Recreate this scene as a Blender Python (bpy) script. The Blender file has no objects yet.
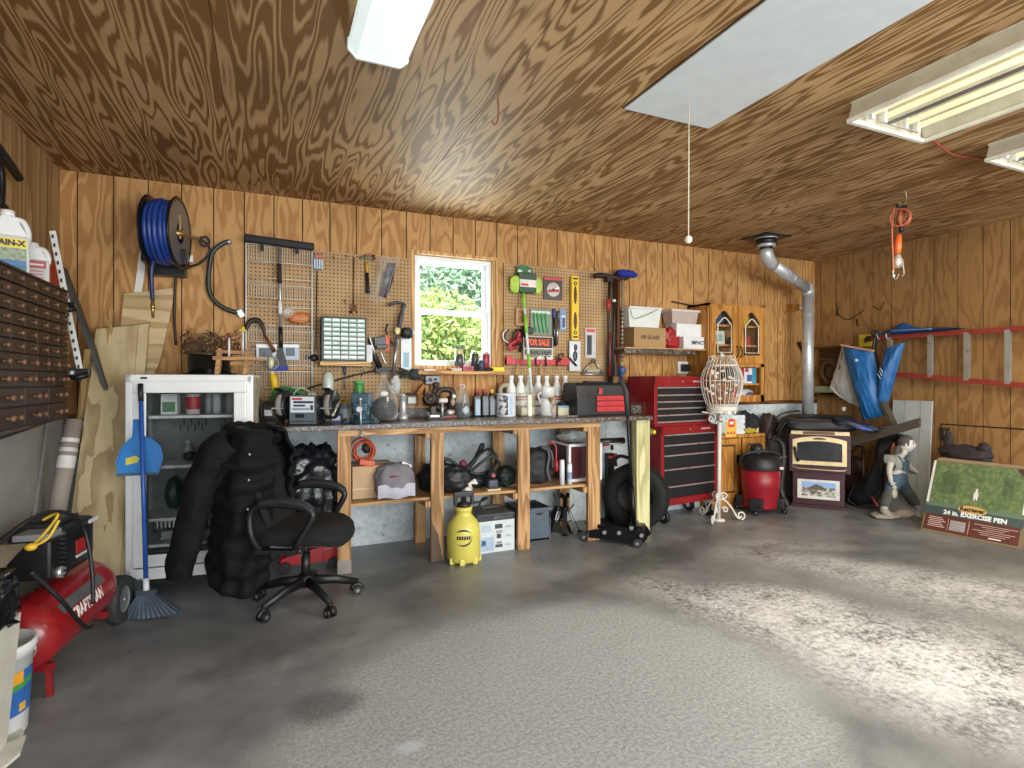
import bpy,bmesh,math,random
from mathutils import Vector,Matrix,noise
random.seed(11)
scene=bpy.context.scene
COL=scene.collection
V=Vector
#   camera model
F_PX,YAW,CAM_Z,CX,CY=560.0,math.radians(23.683),1.32,512.0,381.0
FW=V((math.sin(YAW),math.cos(YAW),0));RT=V((math.cos(YAW),-math.sin(YAW),0))
EYE=V((0,0,CAM_Z))
def ray(px,py):return FW+RT*((px-CX)/F_PX)+V((0,0,-(py-CY)/F_PX))
def W(px,py,Y):
 d=ray(px,py);return EYE+d*(Y/d.y)
def WX(px,py,X):
 d=ray(px,py);return EYE+d*(X/d.x)
def WZ(px,py,z=0.0):
 d=ray(px,py);return EYE+d*((z-CAM_Z)/d.z)
def RP(px,py,p,n):
 d=ray(px,py);n=V(n);return EYE+d*((V(p)-EYE).dot(n)/d.dot(n))
def PR(px0,py0,px1,py1,Y):
 pm=(px0+px1)/2
 return W(px0,381,Y).x,W(px1,381,Y).x,W(pm,py1,Y).z,W(pm,py0,Y).z
BZ=1.02
BACK=4.63;LEFT=-1.262;RIGHT=5.94;CEIL=2.73
#   materials
def lin(h):
 h=h.lstrip('#');c=[int(h[i:i+2],16)/255 for i in(0,2,4)]
 return tuple(x/12.92 if x<=.04045 else((x+.055)/1.055)**2.4 for x in c)
_mats={}
class NT:
 def __init__(s,name):
  s.mat=bpy.data.materials.new(name);s.mat.use_nodes=True
  s.t=s.mat.node_tree;s.bsdf=s.t.nodes['Principled BSDF']
 def n(s,kind,**kw):
  nd=s.t.nodes.new('ShaderNode'+kind)
  for k,v in kw.items():
   if k in nd.inputs:nd.inputs[k].default_value=v
   else:setattr(nd,k,v)
  return nd
 def l(s,a,b):s.t.links.new(a,b)
 def math(s,op,a,b=None,c=None):
  nd=s.n('Math',operation=op)
  for i,x in enumerate((a,b,c)):
   if x is None:continue
   if isinstance(x,(int,float)):nd.inputs[i].default_value=x
   else:s.l(x,nd.inputs[i])
  return nd.outputs[0]
 def ramp(s,fac,stops,interp='LINEAR'):
  nd=s.n('ValToRGB');cr=nd.color_ramp;cr.interpolation=interp
  while len(cr.elements)<len(stops):cr.elements.new(.5)
  for e,(p,c)in zip(cr.elements,stops):
   e.position=p;e.color=(*c,1)if len(c)==3 else c
  s.l(fac,nd.inputs[0]);return nd.outputs[0]
 def mix(s,fac,a,b,mode='MIX'):
  nd=s.n('Mix',data_type='RGBA',blend_type=mode)
  for sock,x in((nd.inputs[0],fac),(nd.inputs[6],a),(nd.inputs[7],b)):
   if isinstance(x,(int,float)):sock.default_value=x
   elif isinstance(x,tuple):sock.default_value=(*x,1)
   else:s.l(x,sock)
  return nd.outputs[2]
 def bump(s,h,strength=.3,dist=.01):
  b=s.n('Bump');b.inputs['Strength'].default_value=strength;b.inputs['Distance'].default_value=dist
  s.l(h,b.inputs['Height']);s.l(b.outputs[0],s.bsdf.inputs['Normal'])
 def coord(s,kind='Object',scale=(1,1,1),loc=(0,0,0),rot=(0,0,0)):
  if kind=='World':src=s.n('NewGeometry').outputs['Position']
  else:src=s.n('TexCoord').outputs[kind]
  m=s.n('Mapping');m.inputs['Scale'].default_value=scale;m.inputs['Location'].default_value=loc;m.inputs['Rotation'].default_value=rot
  s.l(src,m.inputs['Vector']);return m.outputs[0]
 def noise(s,vec,scale=5,detail=3,rough=.5,dist=0.0):
  nd=s.n('TexNoise');nd.inputs['Scale'].default_value=scale;nd.inputs['Detail'].default_value=detail
  nd.inputs['Roughness'].default_value=rough;nd.inputs['Distortion'].default_value=dist
  s.l(vec,nd.inputs['Vector']);return nd.outputs[0]
 def set(s,**kw):
  for k,v in kw.items():
   k=k.replace('_',' ')
   if k in s.bsdf.inputs:
    if hasattr(v,'is_linked')or not isinstance(v,(int,float,tuple)):s.l(v,s.bsdf.inputs[k])
    else:s.bsdf.inputs[k].default_value=v
def M(h,rough=.5,metal=0,var=.14,scale=9,bump=0,bscale=60,coat=0,spec=.5,emit=0):
 """general painted / moulded / woven surface with slight wear and mottling"""
 key=(h,rough,metal,var,scale,bump,bscale,coat,spec,emit)
 if key in _mats:return _mats[key]
 t=NT('surface_'+h.strip('#'));c=lin(h);co=t.coord('Object')
 nz=t.noise(co,scale,5,.6)
 lo=tuple(x*(1-var)for x in c);hi=tuple(min(1,x*(1+var))for x in c)
 t.set(Base_Color=t.ramp(nz,[(.3,lo),(.7,hi)]),Metallic=float(metal),Specular_IOR_Level=spec)
 t.set(Roughness=t.math('MULTIPLY_ADD',nz,.2,max(0.02,rough-.1)))
 if coat:t.set(Coat_Weight=float(coat))
 if bump:t.bump(t.noise(co,bscale,3),bump,.004)
 if emit:
  t.set(Emission_Strength=float(emit));t.bsdf.inputs['Emission Color'].default_value=(*c,1)
 _mats[key]=t.mat;return t.mat
def CLEAR(h='#e8f0ee',op=.18,rough=.06,k=.4):
 key=('clear',h,op,rough,k)
 if key in _mats:return _mats[key]
 t=NT('clear_plastic_'+h.strip('#'));t.set(Base_Color=(*lin(h),1.0),Roughness=rough)
 tr=t.n('BsdfTransparent');mx=t.n('MixShader')
 fr=t.n('LayerWeight');fr.inputs['Blend'].default_value=.35
 nz=t.noise(t.coord('Object'),14,4)
 f=t.math('ADD',t.math('MULTIPLY',t.math('POWER',fr.outputs['Facing'],2.5),k*1.6),t.math('MULTIPLY',nz,op*2))
 t.l(f,mx.inputs[0]);t.l(tr.outputs[0],mx.inputs[1]);t.l(t.bsdf.outputs[0],mx.inputs[2])
 t.l(mx.outputs[0],t.t.nodes['Material Output'].inputs[0])
 _mats[key]=t.mat;return t.mat
def WOOD(name,dark,light,axis=2,fig=5.0,along=.35,rings=9,rough=.6,world=False,fine=.35,panel=None,soft=(.25,.75),lines=True):
 """sawn wood: growth-ring contours of a noise stretched along the grain axis, plus fine fibres"""
 if name in _mats:return _mats[name]
 t=NT(name);sc=[fig]*3;sc[axis]=along
 kind='World' if world else 'Object'
 co=t.coord(kind,tuple(sc))
 nd=t.n('TexNoise',noise_dimensions='4D');nd.inputs['Scale'].default_value=1;nd.inputs['Detail'].default_value=2.2;nd.inputs['Roughness'].default_value=.45
 t.l(co,nd.inputs['Vector'])
 if panel:
  pos=t.n('SeparateXYZ');t.l(t.n('NewGeometry').outputs['Position'],pos.inputs[0])
  k=t.math('FLOOR',t.math('DIVIDE',t.math('ADD',pos.outputs[panel[0]],panel[2]),panel[1]))
  t.l(t.math('MULTIPLY',k,3.7),nd.inputs['W'])
 v=t.math('MULTIPLY',nd.outputs[0],rings)
 fr=t.math('FRACT',v)
 tri=t.math('ABSOLUTE',t.math('MULTIPLY_ADD',fr,2,-1))if not lines else fr
 sc2=[90]*3;sc2[axis]=2.2
 fib=t.noise(t.coord(kind,tuple(sc2)),1,3,.6)
 val=t.math('ADD',tri,t.math('MULTIPLY_ADD',fib,fine*2,-fine))
 big=t.noise(t.coord(kind,(1,1,1)),1.3,3)
 if not lines:s3=[2.2]*3;s3[axis]=.7;val=t.math('ADD',val,t.math('MULTIPLY_ADD',t.noise(t.coord(kind,tuple(s3)),1,3),1.5,-.75))
 colr=t.ramp(val,[(soft[0],lin(light)),(soft[1],lin(dark)),(min(.99,soft[1]+.12),lin(dark)),(1.0,lin(light))]if lines else[(soft[0],lin(dark)),(soft[1],lin(light))])
 colr=t.mix(1.0,colr,t.ramp(big,[(.3,(.78,.76,.74)),(.7,(1.12,1.1,1.08))]),'MULTIPLY')
 t.set(Base_Color=colr,Roughness=rough,Specular_IOR_Level=.35);t.bump(val,.15,.002)
 _mats[name]=t.mat;return t.mat
#   mesh builder
class MB:
 def __init__(s,mat=None):
  s.v=[];s.f=[];s.sm=[];s.mi=[];s.mats=[];s.T=Matrix();s.cur=0
  if mat:s.use(mat)
 def use(s,mat):
  if mat not in s.mats:s.mats.append(mat)
  s.cur=s.mats.index(mat);return s
 def add(s,vs,fs,smooth=False):
  b=len(s.v);s.v+=[s.T@V(p)for p in vs]
  for f in fs:
   s.f.append([b+i for i in f]);s.sm.append(smooth);s.mi.append(s.cur)
  return s
 def bx(s,x0,x1,y0,y1,z0,z1,bev=0.0):
  x0,x1=sorted((x0,x1));y0,y1=sorted((y0,y1));z0,z1=sorted((z0,z1))
  if bev<=0:
   vs=[(x,y,z)for x in(x0,x1)for y in(y0,y1)for z in(z0,z1)]
   return s.add(vs,[(0,1,3,2),(4,6,7,5),(0,4,5,1),(2,3,7,6),(0,2,6,4),(1,5,7,3)])
  bev=min(bev,(x1-x0)*.45,(y1-y0)*.45,(z1-z0)*.45)
  bm=bmesh.new();bmesh.ops.create_cube(bm,size=1)
  for v in bm.verts:v.co=V(((x0+x1)/2+v.co.x*(x1-x0),(y0+y1)/2+v.co.y*(y1-y0),(z0+z1)/2+v.co.z*(z1-z0)))
  bmesh.ops.bevel(bm,geom=bm.edges[:],offset=bev,segments=2,affect='EDGES',profile=.7)
  bm.verts.index_update()
  s.add([v.co.copy()for v in bm.verts],[[v.index for v in f.verts]for f in bm.faces],bev>.012);bm.free();return s
 def obox(s,c,size,rot=None,bev=0.0):
  old=s.T;s.T=old@Matrix.Translation(V(c))@(rot.to_4x4()if rot else Matrix())
  a,b,d=(x/2 for x in size);s.bx(-a,a,-b,b,-d,d,bev);s.T=old;return s
 def bar(s,p0,p1,w,h,up=(0,0,1),bev=0.0):
  p0,p1=V(p0),V(p1);d=p1-p0;L=d.length;x=d.normalized();u=V(up)
  if abs(x.dot(u))>.98:u=V((0,1,0))
  y=u.cross(x).normalized();z=x.cross(y)
  R=Matrix((x,y,z)).transposed();return s.obox((p0+p1)/2,(L,w,h),R,bev)
 def tube(s,pts,r,n=8,closed=False,caps=True,flat=1.0):
  pts=[V(p)for p in pts];m=len(pts);rs=r if isinstance(r,(list,tuple))else[r]*m
  tang=[]
  for i in range(m):
   a=pts[(i-1)%m]if(closed or i>0)else pts[i];b=pts[(i+1)%m]if(closed or i<m-1)else pts[i]
   t=(b-a);tang.append(t.normalized()if t.length>1e-9 else V((0,0,1)))
  u=V((0,0,1))if abs(tang[0].z)<.9 else V((1,0,0))
  u=(u-tang[0]*u.dot(tang[0])).normalized();vs=[]
  for i in range(m):
   u=u-tang[i]*u.dot(tang[i])
   u=u.normalized()if u.length>1e-6 else tang[i].orthogonal().normalized()
   w=tang[i].cross(u)
   for k in range(n):
    a=2*math.pi*k/n;vs.append(pts[i]+(u*math.cos(a)+w*math.sin(a)*flat)*rs[i])
  fs=[]
  for i in range(m if closed else m-1):
   j=(i+1)%m
   for k in range(n):
    q=(k+1)%n;fs.append((i*n+k,i*n+q,j*n+q,j*n+k))
  s.add(vs,fs,True)
  if caps and not closed:
   b=len(s.v)-len(vs)
   for i0 in(0,(m-1)*n):
    s.f.append([b+i0+k for k in range(n)]);s.sm.append(False);s.mi.append(s.cur)
  return s
 def cyl(s,p0,p1,r0,r1=None,n=20):return s.tube([p0,p1],[r0,r0 if r1 is None else r1],n)
 def lathe(s,prof,o=(0,0,0),axis=(0,0,1),n=24,sx=1.0,sy=1.0):
  o=V(o);a=V(axis).normalized();u=a.orthogonal().normalized()if abs(a.z)<.99 else V((1,0,0));w=a.cross(u)
  vs=[];fs=[]
  for(r,z)in prof:
   for k in range(n):
    t=2*math.pi*k/n;vs.append(o+a*z+u*(max(r,1e-4)*sx*math.cos(t))+w*(max(r,1e-4)*sy*math.sin(t)))
  for i in range(len(prof)-1):
   for k in range(n):
    q=(k+1)%n;fs.append((i*n+k,i*n+q,(i+1)*n+q,(i+1)*n+k))
  s.add(vs,fs,True);return s
 def ball(s,c,r,n=14,m=10):
  r=r if isinstance(r,(tuple,list))else(r,r,r);c=V(c)
  vs=[];fs=[]
  for i in range(m+1):
   p=math.pi*i/m
   for k in range(n):
    t=2*math.pi*k/n
    vs.append(c+V((r[0]*max(math.sin(p),.001)*math.cos(t),r[1]*max(math.sin(p),.001)*math.sin(t),-r[2]*math.cos(p))))
  for i in range(m):
   for k in range(n):
    q=(k+1)%n;fs.append((i*n+k,i*n+q,(i+1)*n+q,(i+1)*n+k))
  return s.add(vs,fs,True)
 def blob(s,c,r,amp=.12,freq=4,seed=0,n=36,m=24,flat=None,pw=1.0,fold=.0):
  """lumpy cloth or plastic mass; flat = z below which it lies flattened; pw<1 squares it"""
  c=V(c);vs=[];fs=[]
  sg=lambda x:math.copysign(abs(x)**pw,x)
  for i in range(m+1):
   p=math.pi*i/m
   for k in range(n):
    t=2*math.pi*k/n;sp=max(math.sin(p),.001)
    d=V((sg(sp*math.cos(t)),sg(sp*math.sin(t)),-sg(math.cos(p))))
    e=noise.noise(d*freq+V((seed,seed*.7,seed*1.3)))
    g=1-abs(noise.noise(d*freq*2.1+V((seed*2,5,seed))))*2
    f=1+amp*e+fold*g
    q=V((d.x*r[0]*f,d.y*r[1]*f,d.z*r[2]*f))+c
    if flat is not None and q.z<flat:q.z=flat
    vs.append(q)
  for i in range(m):
   for k in range(n):
    q=(k+1)%n;fs.append((i*n+k,i*n+q,(i+1)*n+q,(i+1)*n+k))
  return s.add(vs,fs,True)
 def grid(s,fn,nu,nv,smooth=True):
  vs=[fn(i/nu,j/nv)for i in range(nu+1)for j in range(nv+1)]
  fs=[(i*(nv+1)+j,(i+1)*(nv+1)+j,(i+1)*(nv+1)+j+1,i*(nv+1)+j+1)for i in range(nu)for j in range(nv)]
  return s.add(vs,fs,smooth)
 def torus(s,c,axis,R,r,n=28,k=10,arc=1.0,start=0.0):
  c=V(c);a=V(axis).normalized();u=a.orthogonal().normalized();w=a.cross(u)
  pts=[c+(u*math.cos(start+2*math.pi*arc*i/n)+w*math.sin(start+2*math.pi*arc*i/n))*R for i in range(n+(arc<1))]
  return s.tube(pts,r,k,closed=arc>=1)
 def prism(s,poly,o,U,Vv,N):
  """polygon (a,b) on o + a U + b V, pushed along the vector N"""
  o,U,Vv,N=V(o),V(U),V(Vv),V(N);k=len(poly)
  vs=[o+U*a+Vv*b for a,b in poly];vs+=[p+N for p in vs]
  fs=[list(range(k)),list(range(2*k-1,k-1,-1))]+[(i,(i+1)%k,k+(i+1)%k,k+i)for i in range(k)]
  return s.add(vs,fs)
 def quad(s,a,b,c,d):return s.add([a,b,c,d],[(0,1,2,3)])
 def text(s,body,size,o,U,Vv,wide=1.0,lift=.0012,bold=.0):
  cu=bpy.data.curves.new('lettering','FONT');cu.body=body;cu.size=size;cu.align_x='CENTER';cu.align_y='CENTER';cu.offset=bold;cu.resolution_u=2
  ob=bpy.data.objects.new('lettering',cu);COL.objects.link(ob)
  me=bpy.data.meshes.new_from_object(ob.evaluated_get(bpy.context.evaluated_depsgraph_get()))
  U,Vv,o=V(U).normalized(),V(Vv).normalized(),V(o);N=U.cross(Vv)
  s.add([o+U*v.co.x*wide+Vv*v.co.y+N*lift for v in me.vertices],[list(p.vertices)for p in me.polygons])
  bpy.data.objects.remove(ob);bpy.data.curves.remove(cu);bpy.data.meshes.remove(me);return s
 def build(s,name,parent=None,mods=None,open_=False):
  me=bpy.data.meshes.new(name);off=WL.get(parent.name,V((0,0,0)))if parent else V((0,0,0))
  me.from_pydata([tuple(p-off)for p in s.v],[],s.f)
  for mt in s.mats:me.materials.append(mt)
  for p,a,b in zip(me.polygons,s.sm,s.mi):p.use_smooth=a;p.material_index=b
  if not open_:
   bm=bmesh.new();bm.from_mesh(me);bmesh.ops.recalc_face_normals(bm,faces=bm.faces[:]);bm.to_mesh(me);bm.free()
  ob=bpy.data.objects.new(name,me);COL.objects.link(ob)
  if parent:ob.parent=parent
  WL[ob.name]=off.copy()
  return ob
WL={}
def thing(name,label,cat,loc=(0,0,0),rz=0.0,group=None,local=False):
 o=bpy.data.objects.new(name,None);COL.objects.link(o);o.empty_display_size=.05
 o.location=loc;o.rotation_euler=(0,0,rz);o['label']=label;o['category']=cat
 if group:o['group']=group
 WL[o.name]=V((0,0,0))if(local or rz)else V(loc);return o
def one(mb,name,label,cat,group=None,base=None,kind=None):
 """a thing that is a single mesh; its origin goes to its base"""
 if base is None:
  xs=[p.x for p in mb.v];ys=[p.y for p in mb.v];zs=[p.z for p in mb.v]
  base=V(((min(xs)+max(xs))/2,(min(ys)+max(ys))/2,min(zs)))
 base=V(base);mb.v=[p-base for p in mb.v];o=mb.build(name);o.location=base
 o['label']=label;o['category']=cat
 if group:o['group']=group
 if kind:o['kind']=kind
 return o
def dup(root,loc=None,rz=None,label=None,group=None):
 def cp(o,par):
  c=o.copy();COL.objects.link(c)
  if par:c.parent=par
  for ch in list(o.children):cp(ch,c)
  return c
 r=cp(root,None)
 if loc is not None:r.location=loc
 if rz is not None:r.rotation_euler.z=rz
 if label:r['label']=label
 if group:r['group']=group
 return r
def struct(mb,name,parent=None):
 o=mb.build(name,parent)
 if not parent:o['kind']='structure'
 return o
def arc(c,U,Vv,R,a0,a1,n=12):
 c,U,Vv=V(c),V(U),V(Vv)
 return[c+U*R*math.cos(math.radians(a0+(a1-a0)*i/n))+Vv*R*math.sin(math.radians(a0+(a1-a0)*i/n))for i in range(n+1)]
def spline(pts,n=6):
 pts=[V(p)for p in pts];out=[]
 for i in range(len(pts)-1):
  p0=pts[max(i-1,0)];p1=pts[i];p2=pts[i+1];p3=pts[min(i+2,len(pts)-1)]
  for k in range(n):
   t=k/n;out.append(.5*((2*p1)+(p2-p0)*t+(2*p0-5*p1+4*p2-p3)*t*t+(3*p1-p0-3*p2+p3)*t**3))
 out.append(pts[-1]);return out
def skin(name,pts,edges,rad,mat,parent=None,sub=2):
 me=bpy.data.meshes.new(name);off=WL.get(parent.name,V((0,0,0)))if parent else V((0,0,0))
 me.from_pydata([tuple(V(p)-off)for p in pts],edges,[]);ob=bpy.data.objects.new(name,me);COL.objects.link(ob)
 me.skin_vertices or None
 md=ob.modifiers.new('skin','SKIN')
 if not me.skin_vertices:
  bpy.context.view_layer.objects.active=ob;bpy.ops.mesh.customdata_skin_add()
 for i,r in enumerate(rad):
  sv=me.skin_vertices[0].data[i];sv.radius=(r,r)if isinstance(r,(int,float))else r;sv.use_root=(i==0)
 md.use_smooth_shade=True
 sb=ob.modifiers.new('sub','SUBSURF');sb.levels=sb.render_levels=sub
 me2=bpy.data.meshes.new_from_object(ob.evaluated_get(bpy.context.evaluated_depsgraph_get()))
 ob.modifiers.clear();ob.data=me2;bpy.data.meshes.remove(me)
 me2.materials.clear();me2.materials.append(mat)
 for p in me2.polygons:p.use_smooth=True;p.material_index=0
 if parent:ob.parent=parent
 WL[ob.name]=off.copy();return ob
BLK=M('#17181b',.5);BLKM=M('#1b1c1f',.35,.6);WHT=M('#e6e8e6',.4);STEEL=M('#b4b8bb',.35,.6);CHROME=M('#cfd2d4',.2,.8)
GREY=M('#6c7074',.5);RED=M('#a5161d',.35);YEL=M('#e3bd1e',.45);BRASS=M('#b5893b',.35,.8)
#   camera, light
cam=bpy.data.cameras.new('camera');cam.sensor_width=36;cam.lens=F_PX/1024*36;cam.shift_y=-3/1024;cam.clip_start=.05
co=bpy.data.objects.new('camera',cam);COL.objects.link(co);co.location=EYE;co.rotation_euler=(math.pi/2,0,-YAW);scene.camera=co
wd=bpy.data.worlds.new('sky');scene.world=wd;wd.use_nodes=True
bg=wd.node_tree.nodes['Background'];bg.inputs[0].default_value=(.78,.89,1,1);bg.inputs[1].default_value=1.0
tcw=wd.node_tree.nodes.new('ShaderNodeTexCoord');spx=wd.node_tree.nodes.new('ShaderNodeSeparateXYZ');crw=wd.node_tree.nodes.new('ShaderNodeValToRGB')
wd.node_tree.links.new(tcw.outputs['Generated'],spx.inputs[0]);wd.node_tree.links.new(spx.outputs[2],crw.inputs[0]);wd.node_tree.links.new(crw.outputs[0],bg.inputs[0])
crw.color_ramp.elements[0].color=(.95,.97,1,1);crw.color_ramp.elements[1].color=(.55,.75,1,1)
def area(name,loc,rot,sx,sy,power,col=(1,1,1)):
 l=bpy.data.lights.new(name,'AREA');l.shape='RECTANGLE';l.size=sx;l.size_y=sy;l.energy=power;l.color=col
 o=bpy.data.objects.new(name,l);COL.objects.link(o);o.location=loc;o.rotation_euler=rot;return o
area('daylight_opening',(2.4,-2.6,1.5),(math.radians(86),0,0),6.6,2.3,240,(.94,.98,1.0))
area('window_daylight',(1.5,4.95,1.95),(math.radians(-90),0,0),.7,.9,26,(.9,1,.95))
area('tube_glow',(2.99,1.3,2.58),(0,0,0),.5,1.1,26,(1,.9,.72))
area('tube_glow',(4.1,1.3,2.58),(0,0,0),.5,1.1,20,(1,.86,.6))
sl=bpy.data.lights.new('sun','SUN');sl.energy=6;sl.angle=.02;so=bpy.data.objects.new('sun',sl);COL.objects.link(so);so.rotation_euler=(math.radians(32),0,math.radians(-12))
scene.view_settings.view_transform='Standard';scene.view_settings.look='None';scene.view_settings.exposure=0.75
#   setting
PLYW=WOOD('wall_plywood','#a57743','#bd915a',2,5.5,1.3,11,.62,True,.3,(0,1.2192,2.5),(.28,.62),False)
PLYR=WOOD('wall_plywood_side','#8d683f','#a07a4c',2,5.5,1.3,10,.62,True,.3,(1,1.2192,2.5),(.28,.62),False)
x_seam0=WZ(470,124,CEIL).x
PLYC=WOOD('ceiling_plywood','#7b5831','#b6946a',1,7.0,.75,15,.6,True,.42,(0,1.2192,-x_seam0+6.096),(.33,.68),False)
def concrete(name,c0,c1,bump=.3):
 t=NT(name);co=t.coord('World');a=t.noise(co,1.6,6,.62);b=t.noise(co,26,4,.7);c=t.noise(co,130,2)
 f=t.math('ADD',t.math('MULTIPLY',a,.65),t.math('MULTIPLY',b,.35))
 col=t.ramp(f,[(.36,lin(c0)),(.62,lin(c1))])
 pit=t.ramp(b,[(.27,(.45,.45,.45)),(.36,(1,1,1))])
 t.set(Base_Color=t.mix(1.0,col,pit,'MULTIPLY'),Roughness=.85);t.bump(t.math('ADD',b,t.math('MULTIPLY',c,.4)),bump,.006);return t.mat
CONC=concrete('stem_wall_concrete','#97a1a3','#cfd8d9');CONCL=concrete('side_wall_concrete','#787873','#a4a49e')
def floor_mat():
 t=NT('floor_concrete');co=t.coord('World');sp=t.n('SeparateXYZ');t.l(t.n('NewGeometry').outputs['Position'],sp.inputs[0])
 n1=t.noise(co,.9,6,.6);n2=t.noise(co,4.5,6,.65);n3=t.noise(co,62,4,.75);n4=t.noise(co,150,3,.7);n5=t.noise(co,30,5,.8)
 def spot(p,rx,ry,rot=0.0,k=.45,soft=.3):
  c,s_=math.cos(rot),math.sin(rot)
  dx=t.math('SUBTRACT',sp.outputs[0],p.x);dy=t.math('SUBTRACT',sp.outputs[1],p.y)
  u=t.math('DIVIDE',t.math('ADD',t.math('MULTIPLY',dx,c),t.math('MULTIPLY',dy,s_)),rx)
  v=t.math('DIVIDE',t.math('SUBTRACT',t.math('MULTIPLY',dy,c),t.math('MULTIPLY',dx,s_)),ry)
  d=t.math('SQRT',t.math('ADD',t.math('MULTIPLY',u,u),t.math('MULTIPLY',v,v)))
  d=t.math('ADD',d,t.math('MULTIPLY_ADD',n2,k*2,-k))
  mr=t.n('MapRange',interpolation_type='SMOOTHSTEP');mr.inputs[1].default_value=1+soft;mr.inputs[2].default_value=1-soft;t.l(d,mr.inputs[0]);return mr.outputs[0]
 base=t.ramp(t.math('ADD',t.math('MULTIPLY',n1,.7),t.math('MULTIPLY',n2,.3)),[(.36,lin('#5d6062')),(.5,lin('#7b7e80')),(.64,lin('#979b9d'))])
 dust=spot(V((1.1,2.0,0)),1.15,.95,.35,.22,.12)
 col=t.mix(t.math('MULTIPLY',dust,.75),base,t.ramp(n3,[(.3,lin('#7d8285')),(.65,lin('#bcc1c3'))]))
 gold=spot(WZ(575,690),.55,.30,-.4,.5,.6)
 col=t.mix(t.math('MULTIPLY',gold,.0),col,lin('#8f8674'))
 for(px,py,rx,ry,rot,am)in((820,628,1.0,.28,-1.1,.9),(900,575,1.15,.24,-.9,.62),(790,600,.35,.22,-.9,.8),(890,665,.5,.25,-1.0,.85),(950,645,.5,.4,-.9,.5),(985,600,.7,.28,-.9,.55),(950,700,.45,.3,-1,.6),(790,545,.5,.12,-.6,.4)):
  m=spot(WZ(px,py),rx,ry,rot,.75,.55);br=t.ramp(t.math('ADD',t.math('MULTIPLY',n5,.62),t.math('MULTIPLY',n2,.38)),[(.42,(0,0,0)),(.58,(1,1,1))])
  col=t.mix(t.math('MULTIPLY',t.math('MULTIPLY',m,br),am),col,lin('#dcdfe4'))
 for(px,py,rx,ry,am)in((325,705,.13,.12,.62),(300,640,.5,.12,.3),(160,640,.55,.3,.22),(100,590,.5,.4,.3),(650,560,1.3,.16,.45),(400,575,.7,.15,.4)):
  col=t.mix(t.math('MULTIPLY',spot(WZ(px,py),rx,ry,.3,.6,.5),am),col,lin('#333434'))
 col=t.mix(t.math('MULTIPLY',spot(WZ(410,747),.05,.03,0,.3,.5),.7),col,lin('#b9c3cb'))
 spk=t.ramp(n4,[(.3,(.55,.55,.55)),(.45,(1,1,1)),(.62,(1.0,1.0,1.0)),(.74,(1.4,1.4,1.4))])
 col=t.mix(1.0,col,spk,'MULTIPLY')
 ro=t.math('ADD',t.math('MULTIPLY_ADD',n2,.55,.10),t.math('MULTIPLY',dust,.4))
 t.set(Base_Color=col,Roughness=ro,Specular_IOR_Level=.5)
 t.bump(t.math('ADD',t.math('MULTIPLY',n3,t.math('MULTIPLY_ADD',dust,1.2,.25)),t.math('MULTIPLY',n4,.3)),.35,.012);return t.mat
mb=MB(floor_mat());mb.bx(LEFT-.1,RIGHT+.1,-2.45,BACK+.1,-.12,0);struct(mb,'floor')
mb=MB(M('#8c8a84',.9,bump=.3));mb.bx(-40,40,-40,-2.46,-.2,-.03);struct(mb,'driveway_bounce')  # unseen ground added outside the opening to bounce daylight inside
mb=MB(M('#6f8a45',.9,var=.3));mb.bx(-30,30,4.9,40,-.6,-.35);struct(mb,'lawn')
mb=MB(PLYC);x=LEFT-.1;seams=[-.55+1.2192*i for i in range(-1,6)]
sx=W(443,156,4.0)
x_seam=WZ(470,124,CEIL).x;edges=[x_seam+1.2192*k for k in range(-3,6)]
edges=[LEFT-.1]+[e for e in edges if LEFT<e<RIGHT]+[RIGHT+.1]
for a,b in zip(edges,edges[1:]):
 for y0,y1 in((-2.45,.29),(.292,2.73),(2.732,BACK+.1)):mb.bx(a+.0015,b-.0015,y0,y1,CEIL,CEIL+.02)
mb.use(M('#2a1a0d',.9));mb.bx(LEFT-.1,RIGHT+.1,-2.45,BACK+.1,CEIL+.012,CEIL+.1);struct(mb,'ceiling')
STEM=1.06
wx0,wx1,wz0,wz1=1.13,1.885,1.42,2.405
GX=[-1.166+.2032*i for i in range(35)]
def planks(mb,edges,lo,hi,put):
 for a,b in zip(edges,edges[1:]):put(a+.004,b-.004,lo,hi)
mb=MB(PLYW);ed=[LEFT-.1]+GX+[RIGHT+.1]
for a,b in zip(ed,ed[1:]):
 a+=.004;b-=.004
 segs=[(a,b,STEM,CEIL)]
 if b>wx0 and a<wx1:
  segs=[(a,b,STEM,wz0),(a,b,wz1,CEIL)]
  if a<wx0:segs.append((a,wx0,wz0,wz1))
  if b>wx1:segs.append((wx1,b,wz0,wz1))
 for s_ in segs:mb.bx(s_[0],s_[1],BACK,BACK+.012,s_[2],s_[3])
mb.use(M('#3b2410',.9))
for(a,b,c,d)in((LEFT-.1,wx0,0,CEIL),(wx1,RIGHT+.1,0,CEIL),(wx0,wx1,0,wz0),(wx0,wx1,wz1,CEIL)):mb.bx(a,b,BACK+.008,BACK+.15,c,d)
struct(mb,'wall_back')
mb=MB(CONC)
for i in range(12):
 a=LEFT+i*.61;mb.bx(a+.002,min(a+.608,RIGHT),BACK-.03,BACK+.007,0,STEM)
struct(mb,'wall_back_base')
mb=MB(WOOD('sill_plate','#4a2c18','#7a4a28',0,6,.8));mb.bx(LEFT,RIGHT,BACK-.035,BACK+.0,STEM,STEM+.04,.004);struct(mb,'trim_1')
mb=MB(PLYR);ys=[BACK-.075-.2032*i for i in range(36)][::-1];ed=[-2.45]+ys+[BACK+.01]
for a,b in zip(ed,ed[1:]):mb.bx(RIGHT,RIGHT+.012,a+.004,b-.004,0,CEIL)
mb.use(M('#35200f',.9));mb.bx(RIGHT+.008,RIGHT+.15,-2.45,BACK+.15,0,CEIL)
struct(mb,'wall_right')
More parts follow.
